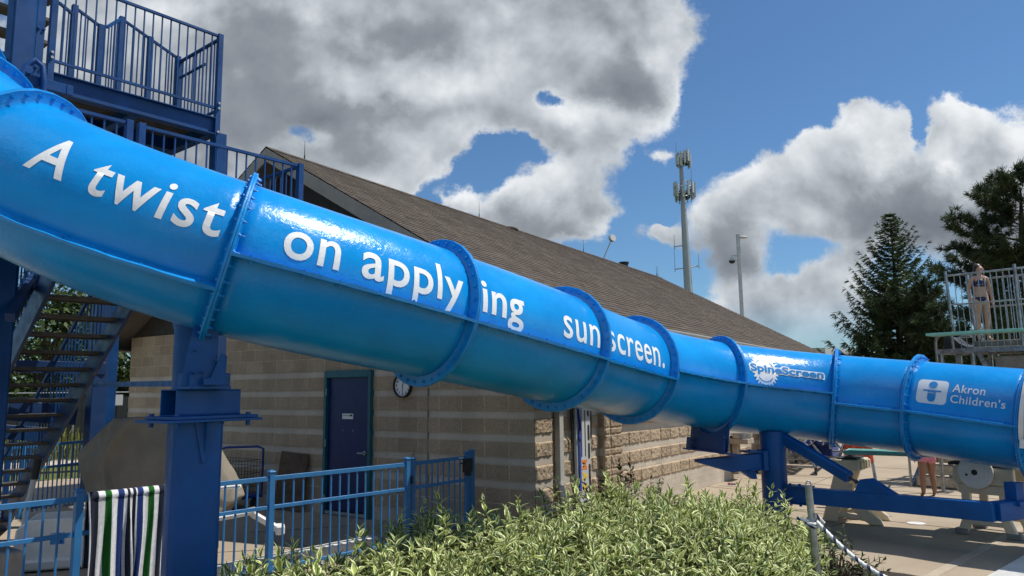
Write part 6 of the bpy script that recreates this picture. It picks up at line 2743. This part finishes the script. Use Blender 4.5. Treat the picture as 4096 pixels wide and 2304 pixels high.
for sg in (-1, 1):
    b.ball(fc + turn * .090 + tside * sg * .029 + Z * .014, .0085, 8, 6, (1, 1, .7))
    b.box(fc + turn * .092 + tside * sg * .029 + Z * .033, tside, turn, Z, (.016, .004, .004))
b.ball(fc + turn * .098 - Z * .045, .014, 8, 6, (1.5, .6, .4)) if False else b.box(fc + turn * .096 - Z * .044, tside, turn, Z, (.018, .005, .0045))
b.build('facial_features', M['hair'], girl)
b = MB()
for sg in (-1, 1):
    b.tube([gf(sg * .055 * k, .095 * k, 1.295 * k), gf(sg * .050 * k, .055 * k, 1.375 * k), gf(sg * .035 * k, -.02 * k, 1.415 * k)], .008, 6)
b.build('halter_strap', M['floral'], girl)
# child standing on the deck, mostly hidden behind the tube
cb = (gp(3686, 1978) + gp(3749, 1992)) / 2
cb[2] = 0.0
HC = 1.32
J2 = body_joints(HC, arm_out=.02, stride=.05)
for n_ in list(J2):
    if n_[1:] in ('hip', 'kn', 'cf', 'an'):
        J2[n_] = (J2[n_][0], J2[n_][1], tuple(q_ * 1.28 for q_ in J2[n_][2]) if isinstance(J2[n_][2], tuple) else J2[n_][2] * 1.28)
child, cf_, cs_, cff = figure('person', 'person in pink shorts standing barefoot on the deck, seen below the tube', cb, 80, J2, M['skin_tan'])
k = HC / 1.65
sh = [(0, (0, 0, 1.02 * k), (.128 * k, .095 * k)), (0, (0, 0, .90 * k), (.155 * k, .115 * k))]
for sg in (-1, 1):
    sh += [(0, (sg * .088 * k, 0, .80 * k), (.116 * k, .118 * k)), (0, (sg * .093 * k, .005 * k, .69 * k), (.118 * k, .120 * k))]
shell(cf_, J2, sh, [(0, 1), (1, 2), (2, 3), (1, 4), (4, 5)], 1.06, M['pink'], 'shorts', child)
b = MB()
b.ball(cf_(0, -.01, 1.56 * k), .088, 14, 9, (1, 1, 1.05))
b.build('hair', M['hair'], child, smooth=180)
# aluminium steps beside the child
sp0 = gp(3655, 1945)
als = thing('pool_steps', 'aluminium steps with side rails behind the person in pink shorts', 'steps', sp0)
sx_, sy_ = un(gp(3790, 1990) - gp(3648, 1945)), None
sx_ = np.array([.80, -.60, 0]) if np.linalg.norm(sx_) < .1 else un(sx_ * [1, 1, 0])
sx_ = un(np.array([0.62, -0.78, 0]))
sy_ = un(np.cross(Z, sx_))
b = MB()
for k in range(4):
    b.box(sp0 + sx_ * .42 + sy_ * (.12 + .24 * k) + Z * (.18 + .2 * k), sx_, sy_, Z, (.36, .13, .02))
    b.box(sp0 + sx_ * .42 + sy_ * (.0 + .24 * k) + Z * (.10 + .2 * k), sx_, sy_, Z, (.36, .008, .07))
b.build('tread', M['steel'], als)
b = MB()
for q in (.0, .84):
    b.mark()
    b.beam(sp0 + sx_ * q - sy_ * .05, sp0 + sx_ * q + sy_ * .95 + Z * .86, .05, .10)
    b.tube([sp0 + sx_ * (q + .0) - sy_ * .1, sp0 + sx_ * q - sy_ * .1 + Z * .9, sp0 + sx_ * q + sy_ * .9 + Z * 1.8], .024, 8)
b.build_pieces('side_rail', M['steel'], als, smooth=40)
b = MB()
p = gp(3775, 1970)
b.tube([p, p + Z * 1.5], .035, 10)
b.box(p + Z * .006, sx_, sy_, Z, (.12, .12, .006))
b.build('post', M['steel'], als, smooth=40)

# ------------------------------------------------------------------ variegated shrubs
def leaf(b, p, d, n, L, Wd, curl):
    """pointed leaf from p along d with surface normal n, drooping by curl"""
    d = un(d)
    s = un(np.cross(d, n))
    n = np.cross(s, d)
    prof = ((0, .04), (.24, .80), (.46, 1.0), (.74, .48), (1.0, .0))
    vs, uvs = [], []
    for f_, w_ in prof:
        c = p + d * (L * f_) - n * (curl * L * f_ * f_)
        if f_ == 1.0:
            vs.append(c)
            uvs.append((.5, 1))
        else:
            lift = .18 * w_ * Wd
            vs += [c - s * w_ * Wd / 2 + n * lift, c, c + s * w_ * Wd / 2 + n * lift]
            uvs += [(.02 if f_ > 0 else .3, f_), (.5, f_), (.98 if f_ > 0 else .7, f_)]
    fs = []
    for i in range(3):
        a = i * 3
        fs += [(a, a + 3, a + 4, a + 1), (a + 1, a + 4, a + 5, a + 2)]
    fs += [(9, 12, 10), (10, 12, 11)]
    b.add(vs, fs, [[uvs[q_] for q_ in f_] for f_ in fs])


def shoot(b, tw, p, up, rg, n_pairs, L0, spread=1.0):
    up = un(up)
    a = np.cross(up, (1, 0, 0)) if abs(up[0]) < .9 else np.cross(up, (0, 1, 0))
    a = un(a)
    c = np.cross(up, a)
    ph = rg.uniform(0, 6.28)
    ln = .035 * n_pairs + .03
    tw.tube([p - up * .10, p + up * ln], .0035, 4, False, .002)
    for k in range(n_pairs):
        f_ = k / max(1, n_pairs - 1)
        q_ = p + up * (ln * f_)
        for sgn in (0, 1):
            an = ph + k * 1.5708 + sgn * math.pi + rg.uniform(-.35, .35)
            rad = math.cos(an) * a + math.sin(an) * c
            el = (.40 + .95 * f_**1.3) / spread + rg.uniform(-.18, .18)
            d = rad * math.cos(el) + up * math.sin(el)
            nn = up * math.cos(el) - rad * math.sin(el)
            nn = nn + .35 * np.array([rg.uniform(-1, 1), rg.uniform(-1, 1), rg.uniform(-.3, .6)])
            L = L0 * (1.0 - .42 * f_**2) * rg.choice((.55, .75, .9, 1.0, 1.1, 1.25))
            leaf(b, q_, d, nn, L, L * rg.uniform(.30, .40), rg.uniform(.15, .65))


def shrub(label, c, rx, ry, h, n, seed, mat='leaf_var', L0=.132, name='variegated_shrub', grp='variegated shrubs in the bed', tall=0, heading=0.0):
    """dome of leafy shoots on stems; c = ground centre"""
    rg = random.Random(seed)
    c = np.array([c[0], c[1], 0.0])
    root = thing(name, label, 'shrub', c, grp)
    b, tw = MB(), MB()
    ch, sh_ = math.cos(heading), math.sin(heading)
    for k in range(n):
        r_ = math.sqrt(rg.random())
        a = rg.uniform(0, 2 * math.pi)
        x, y = rx * r_ * math.cos(a), ry * r_ * math.sin(a)
        wx, wy = c[0] + x * ch - y * sh_, c[1] + x * sh_ + y * ch
        bump_ = .10 * mnoise.noise(Vector((wx * 2.1, wy * 2.1, seed))) + .06 * mnoise.noise(Vector((wx * 5, wy * 5, seed + 3.3)))
        ztop = h * (1 - .42 * r_**3.0) + 1.5 * bump_ + rg.uniform(-.20, .07)
        up = np.array([x / rx * .55 * r_ + rg.uniform(-.25, .25), y / ry * .55 * r_ + rg.uniform(-.25, .25), 1.0])
        up = np.array([up[0] * ch - up[1] * sh_, up[0] * sh_ + up[1] * ch, up[2]])
        shoot(b, tw, np.array([wx, wy, max(.12, ztop - .12)]), up, rg, rg.choice((4, 5, 5, 6)), L0)
    # lower side leaves so that the flanks close
    for k in range(int(n * .55)):
        a = rg.uniform(0, 2 * math.pi)
        r_ = rg.uniform(.86, 1.02)
        x, y = rx * r_ * math.cos(a), ry * r_ * math.sin(a)
        wx, wy = c[0] + x * ch - y * sh_, c[1] + x * sh_ + y * ch
        out_ = un(np.array([math.cos(a) * ch - math.sin(a) * sh_, math.cos(a) * sh_ + math.sin(a) * ch, 0]))
        shoot(b, tw, np.array([wx, wy, rg.uniform(.10, h * .62)]), out_ + Z * rg.uniform(.2, 1.0), rg, rg.choice((3, 4, 5)), L0)
    for k in range(tall):
        a = rg.uniform(0, 2 * math.pi)
        r_ = rg.uniform(.2, .9)
        x, y = rx * r_ * math.cos(a), ry * r_ * math.sin(a)
        wx, wy = c[0] + x * ch - y * sh_, c[1] + x * sh_ + y * ch
        p = np.array([wx, wy, h * (1 - .35 * r_**2) + rg.uniform(-.02, .10)])
        shoot(b, tw, p, np.array([rg.uniform(-.3, .3), rg.uniform(-.3, .3), 1]), rg, rg.choice((5, 6, 7)), L0 * 1.05)
    for k in range(30):
        a = rg.uniform(0, 6.28)
        r_ = rg.uniform(.1, .85)
        x, y = rx * r_ * math.cos(a), ry * r_ * math.sin(a)
        wx, wy = c[0] + x * ch - y * sh_, c[1] + x * sh_ + y * ch
        tw.tube([np.array([c[0] + x * .15, c[1] + y * .15, 0]), np.array([(wx + c[0]) / 2, (wy + c[1]) / 2, h * .45]), np.array([wx, wy, h * .85 * (1 - .3 * r_)])], .011, 5, False, .004)
    b.build('foliage', M[mat], root)
    tw.build('stem', M['twig'], root)
    return root


shrub('low cream edged shrub filling the bottom edge below the fence and gate', (-1.15, 5.75), 1.15, .95, .60, 300, 11, tall=9)
shrub('cream edged shrub in front of the corner of the block building', (-.25, 7.15), 1.15, .90, .64, 290, 12, tall=12)
shrub('cream edged shrub at the bottom middle of the picture', (.75, 6.00), 1.20, 1.15, .68, 400, 13, tall=8)
shrub('tall bright cream edged shrub in front of the spine board and sunlit wall', (1.05, 7.75), 1.10, .95, .74, 330, 14, tall=10)
shrub('sunny cream edged shrub at the foot of the thick round post', (2.05, 8.05), .95, .90, .66, 300, 15, tall=8)
shrub('cream edged shrub behind the steel rope post at bottom right', (1.60, 6.80), .80, 1.10, .74, 380, 16, tall=5)
shrub('small dry brown dead twig clump among the green shrubs', (1.95, 7.55), .22, .18, .70, 46, 17, 'leaf_dry', .05, 'dead_shrub', None)
shrub('dark plain green sprigs sticking out right of the steel rope post', (2.78, 6.95), .24, .40, .55, 42, 18, 'leaf_dark', .085, 'dark_shrub', None)
shrub('dark feathery bush at the wall foot below the spine board', (1.35, 9.05), .60, .35, .78, 120, 19, 'leaf_dark', .085, 'dark_shrub', None, tall=8)

# ------------------------------------------------------------------ conifers
def spruce(label, c, H, Rb, seed, n_wh=34):
    rg = random.Random(seed)
    c = np.array([c[0], c[1], 0.0])
    root = thing('spruce_tree', label, 'tree', c)
    b = MB()
    b.tube([c, c + Z * H * .5, c + Z * H * .97], [.20, .12, .02], 8)
    f = MB()
    for w in range(n_wh):
        t_ = w / (n_wh - 1)
        z_ = H * (.06 + .92 * t_)
        rad = Rb * (1 - t_)**.88 * (1.0 if t_ > .08 else .9) + .10
        nb = int(9 - 4 * t_) + rg.randint(0, 2)
        for k in range(nb):
            a = 2 * math.pi * (k + rg.random() * .7) / nb + w * 1.9
            L = rad * rg.uniform(.66, 1.20)
            d = np.array([math.cos(a), math.sin(a), 0])
            rise = .10 + .75 * t_**1.6
            sag = .30 * (1 - t_)
            pts_ = []
            for i in range(6):
                g = i / 5
                pts_.append(c + Z * (z_ + L * (rise * g - sag * math.sin(g * 2.2) * .8 + .30 * g**3)) + d * L * g)
            b.tube(pts_, .022 * (1 - t_ * .6), 4, False, .006)
            s = np.cross(d, Z)
            nseg = max(5, int(L / .085))
            for i in range(nseg):
                g = .12 + .88 * (i + rg.random()) / nseg
                j = min(4, int(g * 5))
                p = pts_[j] + (pts_[j + 1] - pts_[j]) * (g * 5 - j)
                for _ in range(8):
                    sg = rg.choice((-1, 1))
                    hang = rg.uniform(.05, .34) * (1.15 - t_ * .8)
                    dirv_ = un(s * sg * rg.uniform(.2, 1.0) + d * rg.uniform(.1, .9) - Z * rg.uniform(.0, 1.3) * (1.0 - .8 * t_) + Z * .25 * t_)
                    side2 = un(np.cross(dirv_, np.array([rg.uniform(-1, 1), rg.uniform(-1, 1), rg.uniform(-1, 1)])))
                    ln = .10 + hang
                    w2 = rg.uniform(.011, .020)
                    f.add([p - side2 * w2, p + side2 * w2, p + dirv_ * ln * .7 + side2 * w2 * .9, p + dirv_ * ln, p + dirv_ * ln * .7 - side2 * w2 * .9], [(0, 1, 2, 3, 4)])
            # the upturned tip
            tip = pts_[-1]
            for _ in range(5):
                dv = un(d + Z * rg.uniform(.1, .9) + s * rg.uniform(-.6, .6))
                sd = un(np.cross(dv, Z))
                f.add([tip - sd * .018, tip + sd * .018, tip + dv * rg.uniform(.10, .22)], [(0, 1, 2)])
    b.build('trunk', M['bark'], root)
    f.build('crown', M['spruce'], root)


sc0 = at(3600, 1500, 33.0)
spruce('tall dark spruce with drooping branches left of the high diving platform', (sc0[0] + .1, 33.0), 9.45, 3.35, 5, 40)


def pine(label, c, H, seed, limbs, tuft=.26, spread=1.0):
    """open pine: limbs given as (height fraction, azimuth deg, length, rise)"""
    rg = random.Random(seed)
    c = np.array([c[0], c[1], 0.0])
    root = thing('pine_tree', label, 'tree', c)
    b = MB()
    b.tube([c, c + Z * H * .45 + np.array([.1, 0, 0]), c + Z * H * .8 - np.array([.1, 0, 0]), c + Z * H], [.26, .19, .11, .03], 9)
    f = MB()

    def tuft_at(p, ax, r_):
        for _ in range(17):
            dv = un(np.array([rg.gauss(0, 1), rg.gauss(0, 1), rg.gauss(0, 1)]) + ax * 1.3)
            sd = un(np.cross(dv, np.array([rg.uniform(-1, 1), rg.uniform(-1, 1), rg.uniform(-1, 1)])))
            ln = r_ * rg.uniform(.65, 1.15)
            w_ = r_ * .055
            f.add([p - sd * w_, p + sd * w_, p + dv * ln + sd * w_ * .3, p + dv * ln - sd * w_ * .3], [(0, 1, 2, 3)])
    for hf, az, L, rise in limbs:
        a = R(az)
        d = np.array([math.cos(a), math.sin(a), 0])
        p0 = c + Z * H * hf
        pts_ = [p0 + d * L * g + Z * L * (rise * g + .22 * g * g) + np.array([rg.uniform(-.06, .06), rg.uniform(-.06, .06), 0]) * L * .3 for g in np.linspace(0, 1, 6)]
        b.tube(pts_, .055 * min(1, L / 3), 6, False, .014)
        nsub = int(9 * L / 1.6) + 4
        for k in range(nsub):
            g = .22 + .78 * (k + rg.random()) / nsub
            j = min(4, int(g * 5))
            p = pts_[j] + (pts_[j + 1] - pts_[j]) * (g * 5 - j)
            an = rg.uniform(0, 6.28)
            sd = un(np.cross(d, Z))
            dv = un(d * rg.uniform(.1, 1.0) + sd * math.cos(an) * 1.1 + Z * (.35 + .55 * abs(math.sin(an))))
            sl_ = rg.uniform(.25, .75) * (1.15 - .45 * g) * spread
            q = p + dv * sl_
            b.tube([p, q], .012, 4, False, .006)
            for m_ in range(6):
                tuft_at(p + dv * sl_ * (.25 + .17 * m_) + np.array([rg.gauss(0, .05), rg.gauss(0, .05), rg.gauss(0, .04)]), dv, tuft * rg.uniform(.75, 1.1))
        for m_ in range(3):
            tuft_at(pts_[-1] + d * .06 * m_, d + Z * .4, tuft)
    b.build('trunk', M['bark'], root)
    f.build('crown', M['pine'], root)


rg = random.Random(21)
pc = at(4085, 1300, 27.0)
limbs = []
for k in range(46):
    hf = .30 + .70 * (k / 45)
    L = (2.9 * (1 - ((hf - .45) / .62)**2 * .75)) * rg.uniform(.62, 1.12) if hf > .3 else 2.4
    limbs.append((hf, rg.uniform(0, 360), max(.7, L), rg.uniform(.02, .30)))
limbs += [(.56, 172, 2.7, .02), (.66, 180, 2.6, .10), (.74, 165, 2.3, .22), (.84, 195, 1.8, .30), (.48, 184, 2.1, -.02), (.62, 200, 2.5, .05), (.90, 170, 1.3, .4)]
pine('big dark pine with long bushy limbs at the right edge behind the platform', (pc[0] + .45, 27.0), 8.95, 7, limbs, .27)
limbs = []
for k in range(34):
    hf = .28 + .72 * k / 33
    limbs.append((hf, rg.uniform(0, 360), 2.4 * (1.15 - hf) + .6, rg.uniform(.0, .3)))
pine('smaller pine filling the gap between the spruce and the big pine', (pc[0] - 1.6, 31.5), 5.6, 8, limbs, .27)


def broad_tree(label, c, H, rr_, seed, n=3600, leaf_=.13, trunk=True, grp=None, zlow=.22):
    rg = random.Random(seed)
    c = np.array([c[0], c[1], 0.0])
    root = thing('broadleaf_tree', label, 'tree', c, grp)
    b = MB()
    b.tube([c, c + Z * H * .35, c + Z * H * .62], [rr_ * .085, rr_ * .06, rr_ * .02], 8)
    lobes = []
    for k in range(17):
        a = rg.uniform(0, 6.28)
        zz = rg.uniform(zlow, .90)
        rad = rr_ * (1 - abs(zz - .5) * 1.15) * rg.uniform(.35, .85)
        p = c + np.array([rad * math.cos(a), rad * math.sin(a), H * zz])
        lobes.append((p, rr_ * rg.uniform(.26, .46)))
        b.tube([c + Z * H * .32, (c + Z * H * .45 + p) / 2, p], rr_ * .022, 5, False, rr_ * .008)
    f = MB()
    for k in range(n):
        p, r_ = rg.choice(lobes)
        v_ = un(np.array([rg.gauss(0, 1), rg.gauss(0, 1), rg.gauss(0, .9)]))
        q = p + v_ * r_ * rg.uniform(.55, 1.08)
        d = un(np.array([rg.gauss(0, 1), rg.gauss(0, 1), rg.gauss(-.3, .7)]))
        s = un(np.cross(d, v_ + np.array([.01, .02, .3])))
        L = leaf_ * rg.uniform(.7, 1.4)
        f.add([q, q + d * L * .5 + s * L * .33, q + d * L, q + d * L * .5 - s * L * .33], [(0, 1, 2, 3)])
    b.build('trunk', M['bark'], root)
    f.build('crown', M['oak'], root)


for (x, Y, H, r_, sd, lab, n) in ((170, 26, 6.1, 2.7, 31, 'dark leafy tree seen between the stair treads at far left', 6000), (40, 30, 5.0, 3.0, 32, 'leafy tree low behind the lower end of the stair flight', 4500),
                                  (480, 29, 4.6, 2.8, 33, 'dark leafy tree seen between the stair flight and the wall end', 5000), (-240, 27, 7.0, 3.2, 34, 'large leafy tree at the left edge behind the tower', 4500),
                                  (330, 34, 5.2, 3.0, 35, 'leafy tree farther back behind the mesh fence', 4500)):
    p = at(x, 1500, Y)
    broad_tree(lab, (p[0], Y), H, r_, sd, n, .17)
for (x, Y, H, r_, sd, lab) in ((3480, 44, 3.2, 3.0, 41, 'rounded leafy tree low behind the spruce'), (3700, 40, 3.4, 2.6, 42, 'leafy bush mass under the spruce at its right foot'), (3950, 36, 4.3, 3.0, 43, 'leafy tree behind the high platform frame'), (4120, 42, 4.6, 3.0, 44, 'leafy tree at the right edge beneath the big pine')):
    p = at(x, 1500, Y)
    broad_tree(lab, (p[0], Y), H, r_, sd, 3600, .20, zlow=.12)

# ------------------------------------------------------------------ fences and meadow far left
def bar_fence(name, label, p0, p1, h, gap, mat_, cat='fence'):
    p0, p1 = np.asarray(p0, float), np.asarray(p1, float)
    r = thing(name, label, cat, (p0 + p1) / 2)
    d = un(p1 - p0)
    s = np.cross(d, Z)
    L = np.linalg.norm(p1 - p0)
    b = MB()
    for z_ in (h - .05, h * .82, .16):
        b.box((p0 + p1) / 2 + Z * z_, d, s, Z, (L / 2, .018, .020))
    for k in range(int(L / gap)):
        b.box(p0 + d * (gap * (k + .5)) + Z * h / 2, d, s, Z, (.017, .017, h / 2 - .02))
    b.build('bars', M[mat_], r)
    n = max(1, int(round(L / 2.4)))
    for k in range(n + 1):
        c_ = MB()
        c_.box(p0 + d * L * k / n + Z * (h + .06) / 2, d, s, Z, (.035, .035, (h + .06) / 2))
        c_.build('post', M[mat_], r)
    return r


bf0, bf1 = np.array([-16.5, 14.6, 0]), np.array([-9.35, 18.2, 0])
bfr = bar_fence('black_fence', 'tall black bar fence with a small white sign beyond the stair tower', bf0, bf1, 1.86, .125, 'black')
b = MB()
sp_ = at(464, 1600, 17.6)
b.box(sp_, un(bf1 - bf0), np.cross(un(bf1 - bf0), Z), Z, (.14, .01, .12))
sgn_ = b.build('sign', M['sign'], bfr)
b = MB()
bs2 = BW(.4, 10.35, 0)
gf0, gf1 = at(100, 1700, 12.2), at(345, 1700, 13.4)
f2 = thing('pool_fence', 'low blue picket fence far left behind the lower stair flight', 'fence', (gf0 + gf1) / 2 * [1, 1, 0])
g0_, g1_ = gf0 * [1, 1, 0], gf1 * [1, 1, 0]
fence_panel(g0_ - un(g1_ - g0_) * 2.2, g0_, f2, 17, h=1.12)
fence_panel(g0_ + un(g1_ - g0_) * .06, g1_, f2, 12, h=1.12)
fence_post(g0_, un(g1_ - g0_), 1.15, f2)
fence_post(g1_, un(g1_ - g0_), 1.15, f2)
# mesh fence farther off
cf0, cf1 = np.array([-24, 21.0, 0]), np.array([-9.0, 26.5, 0])
clf = thing('mesh_fence', 'grey wire mesh fence with round posts far behind the black fence', 'fence', (cf0 + cf1) / 2)
mt, t = base_mat('wire_mesh_screen')
finish(t, (0.045, 0.05, 0.045), 0.8)
M['screen'] = mt
d_ = un(cf1 - cf0)
b = MB()
b.box((cf0 + cf1) / 2 + Z * .95, d_, np.cross(d_, Z), Z, (np.linalg.norm(cf1 - cf0) / 2, .012, .88))
b.build('screen', M['screen'], clf)
for k in range(7):
    b = MB()
    p = cf0 + (cf1 - cf0) * k / 6
    b.cyl(p - np.cross(d_, Z) * -.05, p + Z * 2.0 - np.cross(d_, Z) * -.05, .035, 8)
    b.build('post', M['dull_steel'], clf, smooth=50)
b = MB()
b.tube([cf0 + Z * 1.95, cf1 + Z * 1.95], .025, 6)
b.build('top_rail', M['dull_steel'], clf)
# tall grass
f = MB()
rg = random.Random(77)
for k in range(7000):
    u_ = rg.random()
    p = cf0 + (cf1 - cf0) * u_ + np.array([rg.uniform(-1, 1), rg.uniform(-2.4, .9), 0])
    hh = rg.uniform(.3, 1.15)
    d = un(np.array([rg.gauss(0, .35), rg.gauss(0, .35), 1]))
    s = un(np.cross(d, np.array([rg.uniform(-1, 1), rg.uniform(-1, 1), .1])))
    f.add([p - s * .02, p + s * .02, p + d * hh * .6 + s * .015, p + d * hh + np.array([rg.gauss(0, .12), rg.gauss(0, .12), -.05]), p + d * hh * .6 - s * .015], [(0, 1, 2, 3, 4)])
go = f.build('tall_grass', M['meadow'], None)
kind(go, 'stuff')
tag(go, 'sunlit tall grass along the mesh fence at far left', 'grass')

# ------------------------------------------------------------------ far structures on the right
mp_ = at(2752, 1162, 92.0)
ct = thing('cell_tower', 'tall grey monopole mast carrying two crowns of antennas above the roof', 'mast', (mp_[0], 92.0, 0))
tt = at(2722, 640, 92.0)
mb_ = at(2757, 1240, 92.0)
mdir = un(tt - mb_)
mbase = mb_ - mdir * (mb_[2] / mdir[2])
b = MB()
b.tube([mbase, mb_, mb_ + (tt - mb_) * .45, tt], [.66, .52, .40, .20], 16)
b.build('pole', M['mast'], ct, smooth=50)
b = MB()
b.tube([mbase + CR * .62, mb_ + CR * .55, mb_ + (tt - mb_) * .45 + CR * .40, tt + CR * .2], .05, 5)
b.build('cable_ladder', M['dull_steel'], ct)


def array_(center, r_, n, hh, seed, nm):
    rg = random.Random(seed)
    arm, pan, rad_ = MB(), MB(), MB()
    for k in range(n):
        a = 2 * math.pi * k / n + seed
        d = np.array([math.cos(a), math.sin(a), 0])
        p = center + d * r_ * rg.uniform(.8, 1.1) + Z * rg.uniform(-.3, .3)
        arm.tube([center - Z * .4, p - Z * .3], .055, 5)
        arm.tube([p - Z * hh * .62 - d * .15, p + Z * hh * .62 - d * .15], .06, 5)
        s = np.cross(d, Z)
        pan.mark()
        pan.box(p + Z * .1, d, s, Z, (.08, .13, hh * rg.uniform(.38, .58)))
        rad_.mark()
        rad_.box(p - d * .45 - Z * rg.uniform(.1, .5), d, s, Z, (.10, .13, .24))
    ring = [center - Z * .3 + r_ * .95 * np.array([math.cos(x), math.sin(x), 0]) for x in np.linspace(0, 2 * math.pi, 13)]
    arm.tube(ring, .06, 5)
    ring = [center + Z * .5 + r_ * .95 * np.array([math.cos(x), math.sin(x), 0]) for x in np.linspace(0, 2 * math.pi, 13)]
    arm.tube(ring, .05, 5)
    arm.build('antenna_mount', M['dull_steel'], ct)
    pan.build_pieces('antenna_panel', M['tank_white'], ct)
    rad_.build_pieces('radio_unit', M['black'], ct)


c1 = at(2733, 637, 92.0)
array_(c1, .85, 11, 1.55, 3, 'upper')
c2_ = at(2734, 768, 92.0)
array_(c2_, 1.28, 12, 1.7, 5, 'lower')
b = MB()
def side_arm(x0, y0, x1, y1, hgt):
    p, q = at(x0, y0, 92.0), at(x1, y1, 92.0)
    b.mark()
    b.tube([p, q], .07, 5)
    b.tube([q - Z * .35, q + Z * hgt], .05, 5, True, .02)


side_arm(2745, 980, 2698, 987, 1.5)
side_arm(2748, 1071, 2700, 1077, 3.0)
side_arm(2752, 1071, 2796, 1063, 1.6)
side_arm(2733, 727, 2766, 720, 2.6)
p = at(2705, 610, 92.0)
b.mark()
b.tube([p, p + Z * 1.3], .05, 5, True, .02)
b.build_pieces('whip_antenna', M['dull_steel'], ct)
# lamp post with camera
lp0 = at(2972, 1330, 46.0)
lt = at(2951, 936, 46.0)
ldir = un(lt - lp0)
lbase = lp0 - ldir * (lp0[2] / ldir[2])
lamp = thing('lamp_post', 'white square lamp post with a small lamp head and a dome camera', 'lamp post', lbase)
b = MB()
b.beam(lbase, lt, .19, .19, up=(0, 1, 0))
b.build('pole', M['tank_white'], lamp, bevel=0.01)
b = MB()
hd_ = lt + CR * .30 - Z * .20
b.ball(hd_, .30, 14, 8, (1.0, .6, .28))
b.beam(lt - Z * .2, hd_, .06, .06)
b.build('lamp_head', M['tank_white'], lamp, smooth=60)
b = MB()
a0_, a1_ = at(2955, 1024, 46.0), at(2927, 1023, 46.0)
b.tube([a0_, a1_, a1_ - Z * .12], .035, 6)
b.build('bracket_arm', M['tank_white'], lamp)
b = MB()
cc_ = a1_ - Z * .23
b.cyl(cc_ + Z * .10, cc_ - Z * .08, .09, 14, .22)
cmr = b.build('camera_housing', M['tank_white'], lamp, smooth=40)
b = MB()
b.ball(cc_ - Z * .10, .19, 14, 8, (1, 1, .85))
b.build('camera_dome', M['rubber'], cmr, smooth=60)
# far tan building
b = MB()
p0, p1 = at(3292, 1400, 60.0), at(3460, 1400, 66.0)
dd = un((p1 - p0) * [1, 1, 0])
ss = np.cross(dd, Z)
top_z = at(3292, 1392, 60.0)[2]
far = thing('far_building', 'plain tan flat roofed building in the distance left of the spruce', 'building', np.array([p0[0], p0[1], 0]))
w0 = np.array([p0[0], p0[1], 0])
b.box(w0 + dd * 9 - ss * 5 + Z * (top_z - 1.0) / 2, dd, ss, Z, (9, 5, (top_z - 1.0) / 2))
b.build('wall', M['granite'], far)
b = MB()
b.box(w0 + dd * 9 - ss * 5 + Z * (top_z - .5), dd, ss, Z, (9.3, 5.3, .5))
b.build('fascia', M['tank_white'], far)
